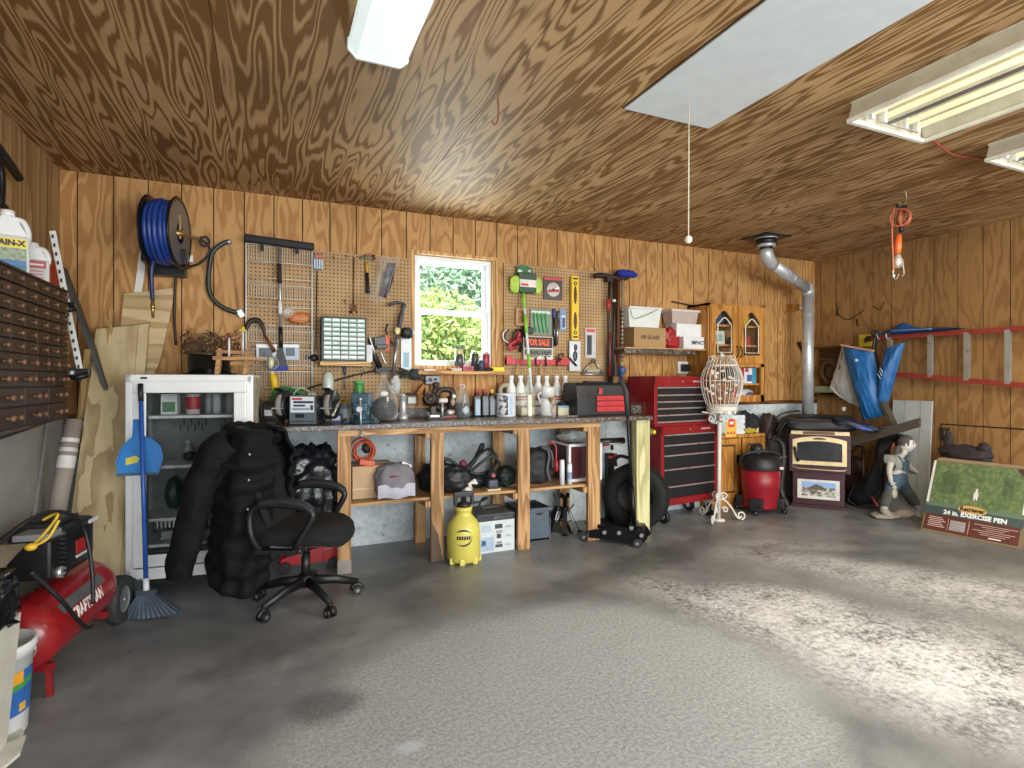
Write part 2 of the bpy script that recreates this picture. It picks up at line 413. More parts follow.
mb=MB(WOOD('wall_plywood_left','#876640','#ab8a5e',2,4,.4,8,.65,True,.3,None,(.2,.8)))
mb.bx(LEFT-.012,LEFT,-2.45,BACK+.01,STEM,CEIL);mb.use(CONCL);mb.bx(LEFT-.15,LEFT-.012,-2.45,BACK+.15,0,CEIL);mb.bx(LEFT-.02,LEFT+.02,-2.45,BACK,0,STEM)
struct(mb,'wall_left')
a=WX(941,424,RIGHT);b=WX(1040,431,RIGHT)
mb=MB(M('#2a190c',.9));mb.bx(RIGHT-.004,RIGHT-.001,b.y-.3,a.y,a.z-.006,a.z+.006);mb.bx(RIGHT-.004,RIGHT-.001,a.y-.005,a.y+.005,0,a.z);d1=struct(mb,'door_1')
mb=MB(M('#4a4238',.5,.6));p=WX(945,434,RIGHT);mb.bx(RIGHT-.012,RIGHT-.004,p.y-.045,p.y+.045,p.z-.06,p.z+.06,.003);mb.cyl((RIGHT-.016,p.y,p.z-.065),(RIGHT-.016,p.y,p.z+.065),.008,n=10);mb.build('hinge',d1)
mb=MB(M('#3c2611',.9))
for i in range(9):
 mb.ball((RIGHT-.003,W(905,300,2).y+i,1.9),(.002,.01,.012),6,4)
#   window
FRAMEW=WOOD('window_casing_pine','#a97740','#d6b07a',2,8,.6)
VIN=M('#dfe4e4',.35,var=.05)
mb=MB(VIN)
def ring(mb,x0,x1,z0,z1,w,y0,y1,b=.004):
 mb.bx(x0,x1,y0,y1,z1-w,z1,b);mb.bx(x0,x1,y0,y1,z0,z0+w,b);mb.bx(x0,x0+w,y0,y1,z0+w,z1-w,b);mb.bx(x1-w,x1,y0,y1,z0+w,z1-w,b)
ring(mb,wx0+.005,wx1-.045,wz0+.005,wz1-.02,.035,BACK+.03,BACK+.1);win=struct(mb,'window_1')
mb=MB(FRAMEW);ring(mb,wx0-.022,wx1+.012,wz0-.0,wz1+.014,.03,BACK-.014,BACK+.14);mb.bx(wx1-.045,wx1-.015,BACK-.004,BACK+.14,wz0,wz1,.003);mb.build('casing',win)
zm=W(455,313,BACK+.06).z
mb=MB(VIN);ring(mb,wx0+.04,wx1-.08,zm-.02,wz1-.055,.03,BACK+.07,BACK+.095);mb.build('upper_sash',win)
mb=MB(VIN);ring(mb,wx0+.04,wx1-.08,wz0+.04,zm+.025,.038,BACK+.04,BACK+.068);mb.use(GREY);mb.bx(1.44,1.50,BACK+.03,BACK+.06,zm+.02,zm+.032,.003);mb.build('lower_sash',win)
for nm,a,b,y in(('upper_pane',zm,wz1-.08,BACK+.082),('lower_pane',wz0+.07,zm,BACK+.054)):
 mb=MB(CLEAR('#dfeef0',.01,.03,.12));mb.bx(wx0+.06,wx1-.1,y,y+.004,a,b);mb.build(nm,win)
s0=W(418,371,BACK-.14).x;s1=W(509,371,BACK-.14).x
mb=MB(WOOD('sill_pine','#9c7344','#cfa56c',0,8,.7));mb.bx(s0,s1,BACK-.15,BACK+.01,wz0-.045,wz0-.015,.003);struct(mb,'trim_2')
SILLZ=wz0-.015
#   trees outside
def leaves(mb,c,r,n,sz,mats,seed):
 rnd=random.Random(seed)
 for i in range(n):
  d=V((rnd.gauss(0,1),rnd.gauss(0,1),rnd.gauss(0,1))).normalized()*(rnd.random()**.4)
  p=V(c)+V((d.x*r[0],d.y*r[1],d.z*r[2]));mb.use(rnd.choice(mats))
  a=V((rnd.uniform(-1,1),rnd.uniform(-1,1),rnd.uniform(-1,1))).normalized();b=a.orthogonal().normalized();s_=sz*rnd.uniform(.6,1.3)
  mb.add([p-a*s_,p+b*s_*.45,p+a*s_,p-b*s_*.45],[(0,1,2,3)])
def LEAF(h,e=.0):
 t=NT('leaf_'+h.strip('#'));c=lin(h);t.set(Base_Color=t.ramp(t.noise(t.coord('Object'),6),[(.3,tuple(x*.7 for x in c)),(.7,tuple(min(1,x*1.2)for x in c))]),Roughness=.6);t.set(Subsurface_Weight=.0)
 t.bsdf.inputs['Emission Color'].default_value=(*c,1);t.set(Emission_Strength=e);return t.mat
G1=[LEAF('#b4cf72'),LEAF('#d3e07c'),LEAF('#8aae5c'),LEAF('#e2e68e')];G2=[LEAF('#9dbf96'),LEAF('#b4d2ac'),LEAF('#7fa587'),LEAF('#cfe0c6')]
for i,(px,py,Y,r,n,mts,lab)in enumerate(((440,345,7.1,(.75,.45,.75),4200,G1,'yellow green leafy shrub close behind the lower window pane'),(500,350,8.2,(.68,.5,.68),3000,G1,'pale yellow shrub at the edge of the lower window pane'),(475,315,9.7,(1.4,.7,1.4),6000,G2,'blue green tree filling the middle of the window view'),(425,275,11.6,(2.0,.9,1.8),6500,G2,'tall grey green tree seen through the upper window pane'),(500,270,13.8,(2.3,1,2.3),6500,G2,'distant pale tree behind the top of the window'))):
 c=W(px,py,Y);t=thing('tree',lab,'tree',(c.x,c.y,-.35),group='greenery outside the window')
 mb=MB();leaves(mb,c,r,n,.052 if i<2 else.08,mts,i);mb.build('foliage',t,open_=True)
 mb=MB(M('#5b4a38',.9));mb.tube([(c.x,c.y,-.35),(c.x+.05,c.y,c.z*.5),c],[.09,.06,.03],8);mb.build('trunk',t)
#   work bench
PINE=WOOD('bench_pine','#8c6a42','#bd966a',2,9,.7,8,.65,False,.35,None,(.3,.75))
PINEX=WOOD('bench_pine_rail','#8c6a42','#c39c6e',0,9,.7,8,.65,False,.35,None,(.3,.75))
def granite():
 t=NT('granite_laminate');co=t.coord('Object');a=t.noise(co,55,5,.75);b=t.noise(co,12,3)
 c=t.ramp(a,[(.38,lin('#191614')),(.5,lin('#4a413b')),(.58,lin('#7d736a')),(.68,lin('#cfc8bf'))]);t.set(Base_Color=t.mix(t.math('MULTIPLY',b,.4),c,lin('#3a322c')),Roughness=.35);return t.mat
GRAN=granite()
BF=3.93
bx0,bx1=W(273,430,BF).x,W(653,416,BF).x
bench=thing('workbench','long pine workbench with dark speckled countertop below the window','workbench',(1.6,4.2,0))
mb=MB(GRAN);mb.bx(bx0,bx1,BF,BACK-.035,BZ-.035,BZ,.006);mb.build('countertop',bench)
mb=MB(GRAN);a,b=W(420,400,BACK-.05).x,W(568,400,BACK-.05).x;mb.bx(W(403,400,BACK-.05).x,W(427,400,BACK-.05).x,BACK-.055,BACK-.036,BZ,BZ+.075,.002);mb.build('backsplash',bench)
FY=4.01
px_=lambda x,Y:W(x,381,Y).x
mb=MB(PINEX);mb.bx(px_(337,FY),px_(598,FY),FY-.04,FY,BZ-.08,BZ-.036,.003);mb.build('apron',bench)
for i,(l,r)in enumerate(((337,350.5),(430,442.5),(516.5,528),(586,598))):
 mb=MB(PINE);mb.bx(px_(l,FY),px_(r,FY),FY-.036,FY+.002,0,BZ-.08 if i else BZ-.08,.004)
 if i==0:mb.use(M('#8b857c',.8));mb.bx(px_(l,FY)-.001,px_(r,FY)+.001,FY-.038,FY+.004,0,.09)
 if i==1:mb.use(M('#5b4a3a',.8));mb.prism([(0,0),(.088,0),(.05,.2),(0,.3)],(px_(l,FY),FY-.0375,.0),(1,0,0),(0,0,1),(0,.001,0))
 mb.build('leg',bench)
BY=4.53
for l,r in((414,424.5),(491.5,503),(558,568)):
 mb=MB(PINE);mb.bx(px_(l,BY),px_(r,BY),BY-.036,BY+.002,0,BZ-.036,.004);mb.build('rear_leg',bench)
mb=MB(WOOD('treated_post','#a8a672','#d3cf9f',2,8,.7,7));lp=WZ(640.5,532);mb.bx(px_(634,lp.y),px_(647,lp.y),lp.y-.04,lp.y+.04,0,BZ-.036,.006);mb.build('corner_post',bench)
SHZ=.465
mb=MB(PINEX);mb.bx(px_(337,FY)+.02,px_(598,FY)-.03,FY+.004,4.55,SHZ-.02,SHZ);mb.build('lower_shelf',bench)
for l in(430,516.5,586):
 mb=MB(PINE);xx=px_(l,FY)-.042;mb.bx(xx,xx+.038,FY-.03,4.49,SHZ-.065,SHZ-.021);mb.build('cross_rail',bench);mb=MB(PINE);mb.bx(xx,xx+.038,FY-.03,4.49,BZ-.115,BZ-.04);mb.build('cross_rail',bench)
mb=MB(M('#a3a8aa',.4,.5));mb.prism([(0,0),(.16,.02),(.14,-.07),(.06,-.12),(0,-.1)],(bx0-.13,BF-.012,BZ-.02),(1,0,0),(0,0,1),(0,.01,0));mb.bx(bx0-.13,bx0+.03,BF-.012,BF+.12,BZ+.0005,BZ+.006)
one(mb,'metal_plate','bent grey metal plate at the bench end beside the white cabinet','metal plate')
#   white display cabinet
CW=M('#dfe2e1',.3,var=.05,coat=.2);CX0,CX1,CD,CZ0,CZ1=0,.70,.43,.115,1.36
cab=thing('display_cabinet','white display refrigerator cabinet with glass door and rusty side','cabinet',(-.775,4.0,0),math.radians(-5.5),local=True)
def rust():
 t=NT('rusty_enamel');co=t.coord('Object');a=t.noise(co,7,7,.7)
 t.set(Base_Color=t.ramp(a,[(.40,lin('#b9b6a8')),(.56,lin('#a79f8c')),(.66,lin('#8a6a45')),(.76,lin('#5a3d24'))]),Roughness=.55);return t.mat
mb=MB(CW);mb.bx(0,.04,0,CD,CZ0,CZ1,.012);mb.use(rust());mb.bx(CX1-.04,CX1,.02,CD,CZ0,CZ1-.01,.005)
mb.use(CW);mb.bx(CX1-.04,CX1+.001,0,.022,CZ0,CZ1,.008);mb.bx(0,CX1,0,CD,CZ1-.06,CZ1,.012);mb.bx(0,CX1,0,CD,CZ0,CZ0+.07,.01)
mb.use(M('#6c7272',.6));mb.bx(.04,CX1-.04,CD-.03,CD-.01,CZ0+.07,CZ1-.06)
mb.use(M('#2b2e2f',.6))
for gx in(.2,.45):
 for k in range(8):
  for zz in(.98,.74,.5):mb.bx(gx+k*.022,gx+k*.022+.009,CD-.033,CD-.029,zz+(k%2)*.03,zz+.05+(k%2)*.03)
mb.use(M('#25282a',.5));mb.bx(.08,.115,-.004,.002,CZ1-.028,CZ1-.016);mb.build('carcass',cab)
mb=MB(CW);ring(mb,.045,CX1-.035,CZ0+.085,CZ1-.04,.072,-.028,.0,.008);mb.use(BLK);ring(mb,.117,CX1-.107,CZ0+.157,CZ1-.112,.007,-.024,-.008,.001)
mb.use(M('#2a2c2e',.4));mb.bx(CX1-.3,CX1-.12,-.030,-.026,CZ0+.165,CZ0+.19);dr=mb.build('door',cab)
mb=MB(CLEAR('#14181a',.13,.05,.12));mb.bx(.12,CX1-.11,-.018,-.012,CZ0+.16,CZ1-.115);mb.build('glass_pane',dr)  # dark tint put into the pane to dim the cabinet interior
CSH=(1.105,.795,.47,.31)
for z in CSH:
 mb=MB(M('#c7cccc',.4));mb.bx(.042,CX1-.042,.06,CD-.035,z-.018,z,.003)
 if z==.47:
  for k in range(18):mb.bx(.15+k*.022,.157+k*.022,.058,.07,z-.06,z-.018)
 mb.build('shelf',cab)
for x,y in((.06,.06),(.64,.06),(.06,.36),(.64,.36)):
 mb=MB(BLK);mb.bx(x-.03,x+.03,y-.03,y+.03,.0,CZ0+.002,.008);mb.build('foot',cab)
mb=MB(M('#1c1d1e',.8));mb.bx(.05,.65,.1,.38,.05,CZ0-.001);mb.build('skid',cab)
CR=Matrix.Rotation(math.radians(-5.5),4,'Z');cabp=lambda x,y,z:V((-.775,4.0,0))+(CR@V((x,y,z)))
def can(p,r,h,body,label,cat,name='can',lid='#c9ccce',band=None,group=None):
 t=thing(name,label,cat,p,group=group);p=V(p)
 mb=MB(M(body,.35));mb.lathe([(0,0),(r,0),(r,h),(r*.93,h*1.02),(0,h*1.02)],p,n=18)
 if band:mb.use(M(band,.5));mb.lathe([(r*1.01,h*.2),(r*1.01,h*.75)],p,n=18)
 mb.build('body',t);mb=MB(M(lid,.3,.4));mb.lathe([(r*.8,h*1.02),(r*.78,h*1.1),(r*.5,h*1.16),(0,h*1.16)],p,n=16);mb.build('cap',t);return t
def bottle(p,r,h,body,capc,label,cat='bottle',name='bottle',band=None,neck=.32,group=None,clear=False,sq=False,fill=None,caph=.09,lab=None):
 t=thing(name,label,cat,p,group=group);p=V(p);m=CLEAR(body,.22)if clear else M(body,.35)
 prof=[(0,0),(r*.95,0),(r,.01),(r,h*.62),(r*.92,h*.70),(r*neck*1.15,h*.84),(r*neck,h*.9),(r*neck,h*.93),(0,h*.93)]
 mb=MB(m);mb.lathe(prof,p,n=8 if sq else 20)
 if band:mb.use(M(band,.5));mb.lathe([(r*1.012,h*.12),(r*1.012,h*.52)],p,n=8 if sq else 20)
 if lab:
  mb.use(M(lab,.5))
  for zz,ww in((.44,.8),(.37,.55),(.2,.7)):
   mb.lathe([(r*1.02,h*zz),(r*1.02,h*(zz+.045))],p,n=20)
 mb.build('body',t)
 if fill:mb=MB(M(fill,.2));mb.lathe([(0,.004),(r*.93,.004),(r*.94,h*.4),(0,h*.4)],p,n=18);mb.build('liquid',t)
 mb=MB(M(capc,.4));mb.lathe([(0,h*.92),(r*neck*1.3,h*.92),(r*neck*1.25,h*(.92+caph)),(0,h*(.92+caph))],p,n=16);mb.build('cap',t);return t
def carton(c,size,rz,col,name,label,cat,marks=(),group=None,flaps=True,text=None,tcol='#222222',tsize=.04):
 """closed carton, front face is local -y; marks are (x0,x1,z0,z1,colour) in fractions of the front"""
 sx,sy,sz=size;t=thing(name,label,cat,c,rz,group,local=True)
 mb=MB(M(col,.75,var=.08));mb.bx(-sx/2,sx/2,-sy/2,sy/2,0,sz,.003)
 for a,b,e,f,mc in marks:
  mb.use(M(mc,.55));mb.bx(-sx/2+a*sx,-sx/2+b*sx,-sy/2-.0012,-sy/2,e*sz,f*sz)
 if text:mb.use(M(tcol,.6));mb.text(text,tsize,(0,-sy/2,sz*.5),(1,0,0),(0,0,1),bold=.002)
 mb.build('carton',t)
 if flaps:
  mb=MB(M('#c9b48a',.5));mb.bx(-sx/2,sx/2,-.022,.022,sz+.0002,sz+.0014);mb.build('sealing_tape',t)
 return t
r5=math.radians(-5.5)
carton(cabp(.19,.22,1.106),(.09,.1,.16),r5,'#cfd6d0','carton','white and green carton on the top cabinet shelf','box',((.1,.9,.1,.5,'#4d7a5b'),),flaps=False)
can(cabp(.32,.2,1.106),.042,.15,'#c9c6c2','white spray can with red band on the top cabinet shelf','can','spray_can','#dcdcdc','#a2262b')
for k,(x,y,r,h,c,lab)in enumerate(((.405,.24,.022,.12,'#8f9497','thin grey can beside the red banded can'),(.455,.22,.026,.13,'#b4b9ba','silver can standing in the middle of the top cabinet shelf'),(.53,.26,.028,.11,'#9aa0a2','dull grey can near the dark red box on the cabinet shelf'))):can(cabp(x,y,1.106),r,h,c,lab,'can',group='cans in the white cabinet')
carton(cabp(.6,.3,1.106),(.07,.1,.1),r5,'#5b2a28','carton','dark red box at the end of the top cabinet shelf','box',flaps=False)
bottle(cabp(.28,.25,.796),.03,.13,'#7d8486','#c9cccc','small grey bottle standing on the second cabinet shelf',clear=False)
p=cabp(.44,.25,.796);mb=MB(BLK);mb.tube(spline([p+V((-.15,0,.03)),p+V((-.05,.02,.05)),p+V((.06,-.01,.06)),p+V((.16,.02,.1))]),[.02]*19,8);mb.bar(p+V((-.13,0,.012)),p+V((.12,.03,.012)),.04,.022);mb.ball(p+V((-.15,0,.035)),(.035,.03,.035))
one(mb,'power_tool','black handheld power tool lying on the second cabinet shelf','tool')
p=cabp(.33,.2,.471);mb=MB(M('#c7c9c8',.5,var=.25));mb.lathe([(0,0),(.042,0),(.04,.03),(.03,.1),(.036,.14),(.02,.18),(0,.19)],p);mb.use(GREY);mb.bar(p+V((-.02,-.02,.15)),p+V((.06,-.03,.2)),.03,.04,bev=.01)
one(mb,'bottle','pale crumpled white bottle on the third cabinet shelf','bottle')
t=thing('bucket','small white tub with dark label on the third cabinet shelf','bucket',cabp(.47,.24,.471));p=cabp(.47,.24,.471);mb=MB(M('#c3c7c8',.4));mb.lathe([(0,0),(.065,0),(.075,.1),(.08,.1),(.08,.115),(0,.115)],p);mb.use(M('#3a4042',.5));mb.lathe([(.0665,.02),(.073,.08)],p);mb.build('tub',t)
p=cabp(.19,.3,.471);mb=MB(M('#1f3a2a',.5));mb.blob(p+V((0,0,.11)),(.055,.08,.11),.1,3,2,flat=p.z);one(mb,'bag','dark green bag at the hinge side of the third cabinet shelf','bag')
p=cabp(.24,.25,.311);mb=MB(M('#aab0b0',.5));mb.tube(spline([p+V((-.1,-.1,.012)),p+V((-.02,-.05,.05)),p+V((.08,0,.1)),p+V((.1,.05,.14))]),.007,6);one(mb,'cable','thin pale cable trailing in the bottom of the cabinet','cable')
mb=MB(M('#8d9494',.5));a=cabp(.36,.3,.311);mb.obox(a+V((0,0,.03)),(.42,.3,.055),CR.to_3x3(),.01);one(mb,'drawer_bin','flat grey bin lying in the bottom of the white cabinet','bin')
CT=1.361
p=cabp(.40,.3,CT);t=thing('cooking_pot','shiny black round pot on top of the white cabinet','pot',p)
mb=MB(M('#15171a',.18,.5,var=.05,coat=.6));mb.lathe([(0,0),(.125,0),(.13,.01),(.135,.13),(.14,.135),(.13,.135),(.125,.02),(0,.02)],p,n=36);mb.build('body',t)
mb=MB(M('#1b1d20',.3,.5));mb.lathe([(.133,.0),(.165,.004),(.165,.012),(.13,.012)],p,n=36);mb.build('base_rim',t)
p2=p+V((.01,0,.136));mb=MB(M('#6f5638',.9,var=.3));rn=random.Random(3);VINE=[M('#6f5638',.9,var=.3),M('#8a7350',.9,var=.3),M('#5a3b30',.9)]
for i in range(70):
 a=rn.uniform(0,6.28);R=rn.uniform(.05,.16);h=rn.uniform(0,.12);mb.use(VINE[i%3]);q=[]
 for k in range(7):
  aa=a+k*rn.uniform(.15,.4);q.append(p2+V((R*math.cos(aa)*1.15+rn.uniform(-.02,.02),R*.6*math.sin(aa),max(.004,h+.05*math.sin(k*.8+i)+rn.uniform(-.015,.015)))))
 mb.tube(q,[.0035]*7,4)
one(mb,'dried_vine_wreath','tangled dried vine wreath lying over the black pot','wreath',kind=None)
p=cabp(.55,.14,CT);OAK=WOOD('rack_wood','#8f6a42','#b98d5c',0,12,1.5,6)
t=thing('wooden_rack','small wooden sawhorse-shaped rack on top of the white cabinet','rack',p)
for dy,z,a,b in((-.06,.105,-.10,.15),(.06,.15,-.09,.13),(-.06,.07,-.0,.13),(.06,.105,.0,.2)):
 mb=MB(OAK);mb.bx(p.x+a,p.x+b,p.y+dy-.012,p.y+dy+.012,p.z+z-.012,p.z+z+.012,.003);mb.build('rail',t)
for x in(-.06,.1):
 for s_ in(-1,1):
  mb=MB(OAK);mb.bar(p+V((x-.015,s_*.075,0)),p+V((x,s_*.05,.165)),.026,.022,bev=.003);mb.build('leg',t)
for(px,y0,y1,c,lab)in((229,336,360,'#8d2a2c','white rod with red tip standing in the wooden rack'),(243,329,360,'#e2c623','white rod with yellow tip standing in the wooden rack')):
 a=RP(px,y1,p,(0,-1,0));b=RP(px,y0,p,(0,-1,0));t=thing('rod',lab,'rod',a,group='rods in the wooden rack')
 mb=MB(M('#d9d9d4',.4));mb.tube([a,b],.007,8);mb.build('shaft',t);mb=MB(M(c,.4));mb.tube([b+V((0,0,-.012)),b+V((0,0,.015))],.01,8);mb.bx(b.x-.022,b.x+.022,b.y-.004,b.y+.004,b.z-.012,b.z-.005);mb.build('tip',t)
a=WZ(147,617);top=cabp(.055,-.045,0);top=RP(140.5,386,cabp(0,-.06,0),CR.to_3x3()@V((0,-1,0)))
t=thing('broom','blue broom with grey bristles leaning on the white cabinet','broom',a)
n0=a+(top-a)*.1;hd=V((0.95,-.3,0)).normalized()
mb=MB(M('#2b55a5',.35));mb.tube([a+(top-a)*.13,top],.0125,10);mb.build('handle',t)
mb=MB(BLK);mb.tube([a+(top-a)*.93,top+(top-a)*.01],.0145,10);mb.build('grip',t)
mb=MB(M('#d7dadc',.4));mb.tube([a+(top-a)*.10,a+(top-a)*.16],.016,10);mb.build('collar',t)
mb=MB(M('#4e5b68',.9,var=.35,bump=.6,bscale=120));q=n0
for k in range(34):
 u=k/33-.5;b0=q+hd*(u*.09)+V((0,0,-.01));e=a+hd*(u*.30+.02)+V((0,-.02*math.cos(u*3),0));e.z=.006+.03*max(0,u+.1)
 mb.use(M('#4e5b68',.9,var=.35)if k%3 else M('#2d3740',.9))
 for dy in(-.012,.012):mb.bar(b0+V((0,dy,0)),e+V((0,dy*2.2,0)),.011,.008)
mb.use(M('#3b4650',.5));mb.obox(q,(.1,.035,.03),Matrix.Rotation(-.3,3,'Z'),.008);mb.build('bristles',t)
pc=RP(138.5,455,cabp(0,-.05,0),CR.to_3x3()@V((0,-1,0)));t=thing('dustpan','blue plastic dustpan hanging on the broom handle','dustpan',pc)
BLU=M('#2f7cc0',.4);U=CR.to_3x3()@V((1,0,0));N=CR.to_3x3()@V((0,1,0));pc=pc+N*.018
poly=[(-.115,-.115),(.10,-.115),(.125,-.02),(.11,.05),(.07,.09),(.02,.11),(.012,.21),(-.025,.21),(-.03,.11),(-.085,.05),(-.115,-.05)]
mb=MB(BLU);mb.prism(poly,pc,U,(0,0,1),N*.006)
for i in range(1,len(poly)-1):
 if i not in(0,):mb.bar(pc+U*poly[i][0]+V((0,0,poly[i][1]))-N*.01,pc+U*poly[i+1][0]+V((0,0,poly[i+1][1]))-N*.01,.006,.03,up=(0,1,0))
mb.use(M('#3d5a76',.5));mb.bar(pc+U*-.115+V((0,0,-.115)),pc+U*.1+V((0,0,-.115)),.02,.015);mb.use(M('#d6c84a',.5));mb.prism([(-.07,-.06),(-.01,-.045),(.0,-.02),(-.02,-.005),(-.07,-.02)],pc-N*.001,U,(0,0,1),N*-.001)
mb.build('pan',t)
p=WZ(131,604);mb=MB(M('#3e4650',.8,var=.3));mb.blob(p+V((-.01,.1,.075)),(.08,.1,.08),.25,4,5,flat=.001);one(mb,'cloth_bag','slate grey cloth bag on the floor beside the compressor wheel','bag')
#   pegboards and what hangs on them
def pegmat():
 t=NT('pegboard');sp=t.n('SeparateXYZ');t.l(t.n('NewGeometry').outputs['Position'],sp.inputs[0]);pitch=.0295
 def q(o):return t.math('SUBTRACT',t.math('FRACT',t.math('DIVIDE',o,pitch)),.5)
 u,v=q(sp.outputs[0]),q(sp.outputs[2]);d=t.math('SQRT',t.math('ADD',t.math('MULTIPLY',u,u),t.math('MULTIPLY',v,v)))
 base=t.ramp(t.noise(t.coord('World'),5,4),[(.3,lin('#9c7c55')),(.7,lin('#bb9b70'))])
 t.set(Base_Color=t.mix(t.math('LESS_THAN',d,.2),base,lin('#3a2615')),Roughness=.75);return t.mat
PEG=pegmat();PY=BACK-.022
for(l,r,tz,bz,lab)in((246,411,2.335,BZ+.03,'tan pegboard panel between hose reel and window'),(504,613,2.375,BZ+.03,'tan pegboard panel on the far side of the window')):
 mb=MB(PEG);mb.bx(W(l,381,PY).x,W(r,381,PY).x,PY,BACK-.001,bz,tz,.001);one(mb,'pegboard',lab,'pegboard')
TY=PY-.012
def P(px,py,d=.012):return W(px,py,PY-d)
def hook(mb,p):mb.tube([p+V((0,.02,0)),p+V((0,-.012,0)),p+V((0,-.02,.012))],.0025,6)
def plate(name,label,cat,px0,py0,px1,py1,d,thick,mats,holder=None,bev=.003):
 x0,x1,z0,z1=PR(px0,py0,px1,py1,PY-d);mb=MB(mats);mb.bx(x0,x1,PY-d,PY-d+thick,z0,z1,bev);return mb,(x0,x1,z0,z1)
WIRE=M('#dcd7cc',.4);t=thing('wire_rack','white wire shelf panel hung upright on the pegboard','rack',P(281,400,.03));y=PY-.03
x0,x1,z0,z1=PR(246,246,312,392,y);mb=MB(WIRE)
for x in(x0,x1):mb.tube([(x,y,z0),(x,y,z1)],.006,6)
mb.build('side_rail',t);mb=MB(WIRE)
n=13;zz=[z1-(z1-z0)*f for f in(.0,.115,.225,.27,.36,.42,.545,.585,.66,.71,.82,.86,.97)]
for z in zz:mb.tube([(x0,y,z),(x1,y,z)],.0035,5)
mb.build('cross_wire',t);mb=MB(WIRE)
for a,b in((0,1),(3,4),(6,8),(9,10),(11,12)):
 for k in range(1,26):mb.tube([(x0+(x1-x0)*k/26,y-.004,zz[b]),(x0+(x1-x0)*k/26,y-.004,zz[a])],.0018,4,caps=False)
mb.build('fine_wire',t)
y=PY-.06;a,b=W(279,248,y),W(281,355,y);t=thing('snow_broom','long snow broom with black foam head and scraper hung on the wire rack','broom',b)
mb=MB(M('#1b1b1e',.7));x0,x1,z0,z1=PR(244,237,314,248,y);mb.bar((x0,y,z1-.03),(x1,y,z0+.03),.05,.055,bev=.014)
for f in(.25,.75):mb.bx(x0+(x1-x0)*f-.012,x0+(x1-x0)*f+.012,y-.01,y+.01,z0-.03,z0+.02)
mb.build('foam_head',t)
mb=MB(M('#a9a7a3',.3,.6));mb.tube([a+V((0,0,.02)),b+V((0,0,.12))],.0105,10);mb.build('shaft',t)
mb=MB(M('#2a1c1b',.6));q=lambda f:a+(b-a)*f;mb.tube([q(.15),q(.33)],.016,10);mb.build('grip',t)
mb=MB(M('#e3e3e0',.4));mb.tube([q(.5),q(.62)],.014,10);mb.build('collar',t)
mb=MB(BLK);mb.tube([q(.74),q(.93)],.015,10);mb.prism([(-.012,.05),(.012,.05),(.05,-.09),(-.06,-.09)],b+V((0,-.01,0)),(1,0,0),(0,0,1),(0,.02,0));mb.build('scraper',t)
mb=MB(M('#2e3f9c',.8,bump=.5));mb.bx(b.x-.06,b.x+.05,b.y-.012,b.y+.012,b.z-.115,b.z-.085,.004);mb.build('bristles',t)
p=P(299,318,.04);mb=MB(M('#b5651f',.4,var=.25));mb.blob(p,(.075,.015,.04),.2,4,7,pw=.7);mb.use(CLEAR('#e6ddd2',.3));mb.blob(p+V((-.07,-.004,.04)),(.05,.012,.045),.3,5,3);one(mb,'plastic_bag','orange filled plastic bag tucked into the wire rack','bag')
for i,(a0,b0,c0,d0,c,lab)in enumerate(((256,344,277,361,'#b5b9bd','grey blister pack low in the wire rack beside the sickle'),(283,344,299,360,'#8e9fb4','blue and white blister pack low in the wire rack beside the snow scraper'))):
 mb,r=plate('','','',a0,b0,c0,d0,.045,.012,M(c,.3));mb.use(M('#3c4450',.4));mb.bx(r[0]+.02,r[1]-.03,PY-.05,PY-.045,r[2]+.03,r[3]-.03,.002);mb.use(M('#e6e6e6',.5));mb.bx(r[0],r[1],PY-.0465,PY-.045,r[3]-.025,r[3]-.003);one(mb,'blister_pack',lab,'pack')
mb,r=plate('','','',313,254,322,270,.02,.008,M('#3f5368',.35));mb.use(M('#d24d32',.5));mb.bx(r[0]+.02,r[1],PY-.0215,PY-.02,r[3]-.03,r[3]-.004);mb.use(M('#c3ccd4',.3));
for k in range(4):mb.bx(r[0]+.008+k*.018,r[0]+.018+k*.018,PY-.026,PY-.02,r[2]+.01,r[3]-.04)
one(mb,'drill_bit_pack','blue pack of drill bits hung beside the top of the wire rack','pack')
a,b=P(317,271),P(316,349);mb=MB(M('#3a332c',.4,.6));mb.tube([a,b],.004,6);mb.use(STEEL);mb.tube([b,b+V((0,0,-.05))],.007,8);one(mb,'long_drill_bit','long thin dark rod hung between wire rack and parts organizer','drill bit')
a,b=P(313,358,.02),P(312,392,.02);t=thing('clamp_rod','white rod with black clamp knob hung below the wire rack','clamp',b);mb=MB(M('#d3d3cc',.4));mb.tube([P(312.5,330,.02),b],.009,8);mb.prism([(-.02,.0),(.02,0),(.045,-.035),(-.04,-.035)],b,(1,0,0),(0,0,1),(0,.012,0));mb.build('rod',t);mb=MB(BLK);mb.ball(a+V((.005,-.01,0)),(.035,.025,.028));mb.bar(a,a+V((-.06,0,.01)),.02,.03);mb.build('clamp_knob',t)
a,b=P(366.5,262,.02),P(368,293,.02);t=thing('hammer','hammer with black grip and yellow neck hung on the pegboard','hammer',b)
mb=MB(M('#5a4c3c',.4,.7));hc=P(367,257,.02);mb.bar(hc+V((-.02,0,0)),hc+V((.045,0,0)),.03,.04,bev=.006);mb.bar(hc+V((-.02,0,0)),hc+V((-.055,0,-.012)),.02,.022,bev=.004);mb.cyl(hc+V((.04,0,0)),hc+V((.06,0,0)),.022,n=12);mb.build('head',t)
mb=MB(M('#c39a2c',.5));mb.tube([a,a+(b-a)*.4],.012,10);mb.build('neck',t);mb=MB(BLK);mb.tube([a+(b-a)*.35,a+(b-a)*.9,b],[.014,.0155,.017],10);mb.build('grip',t)
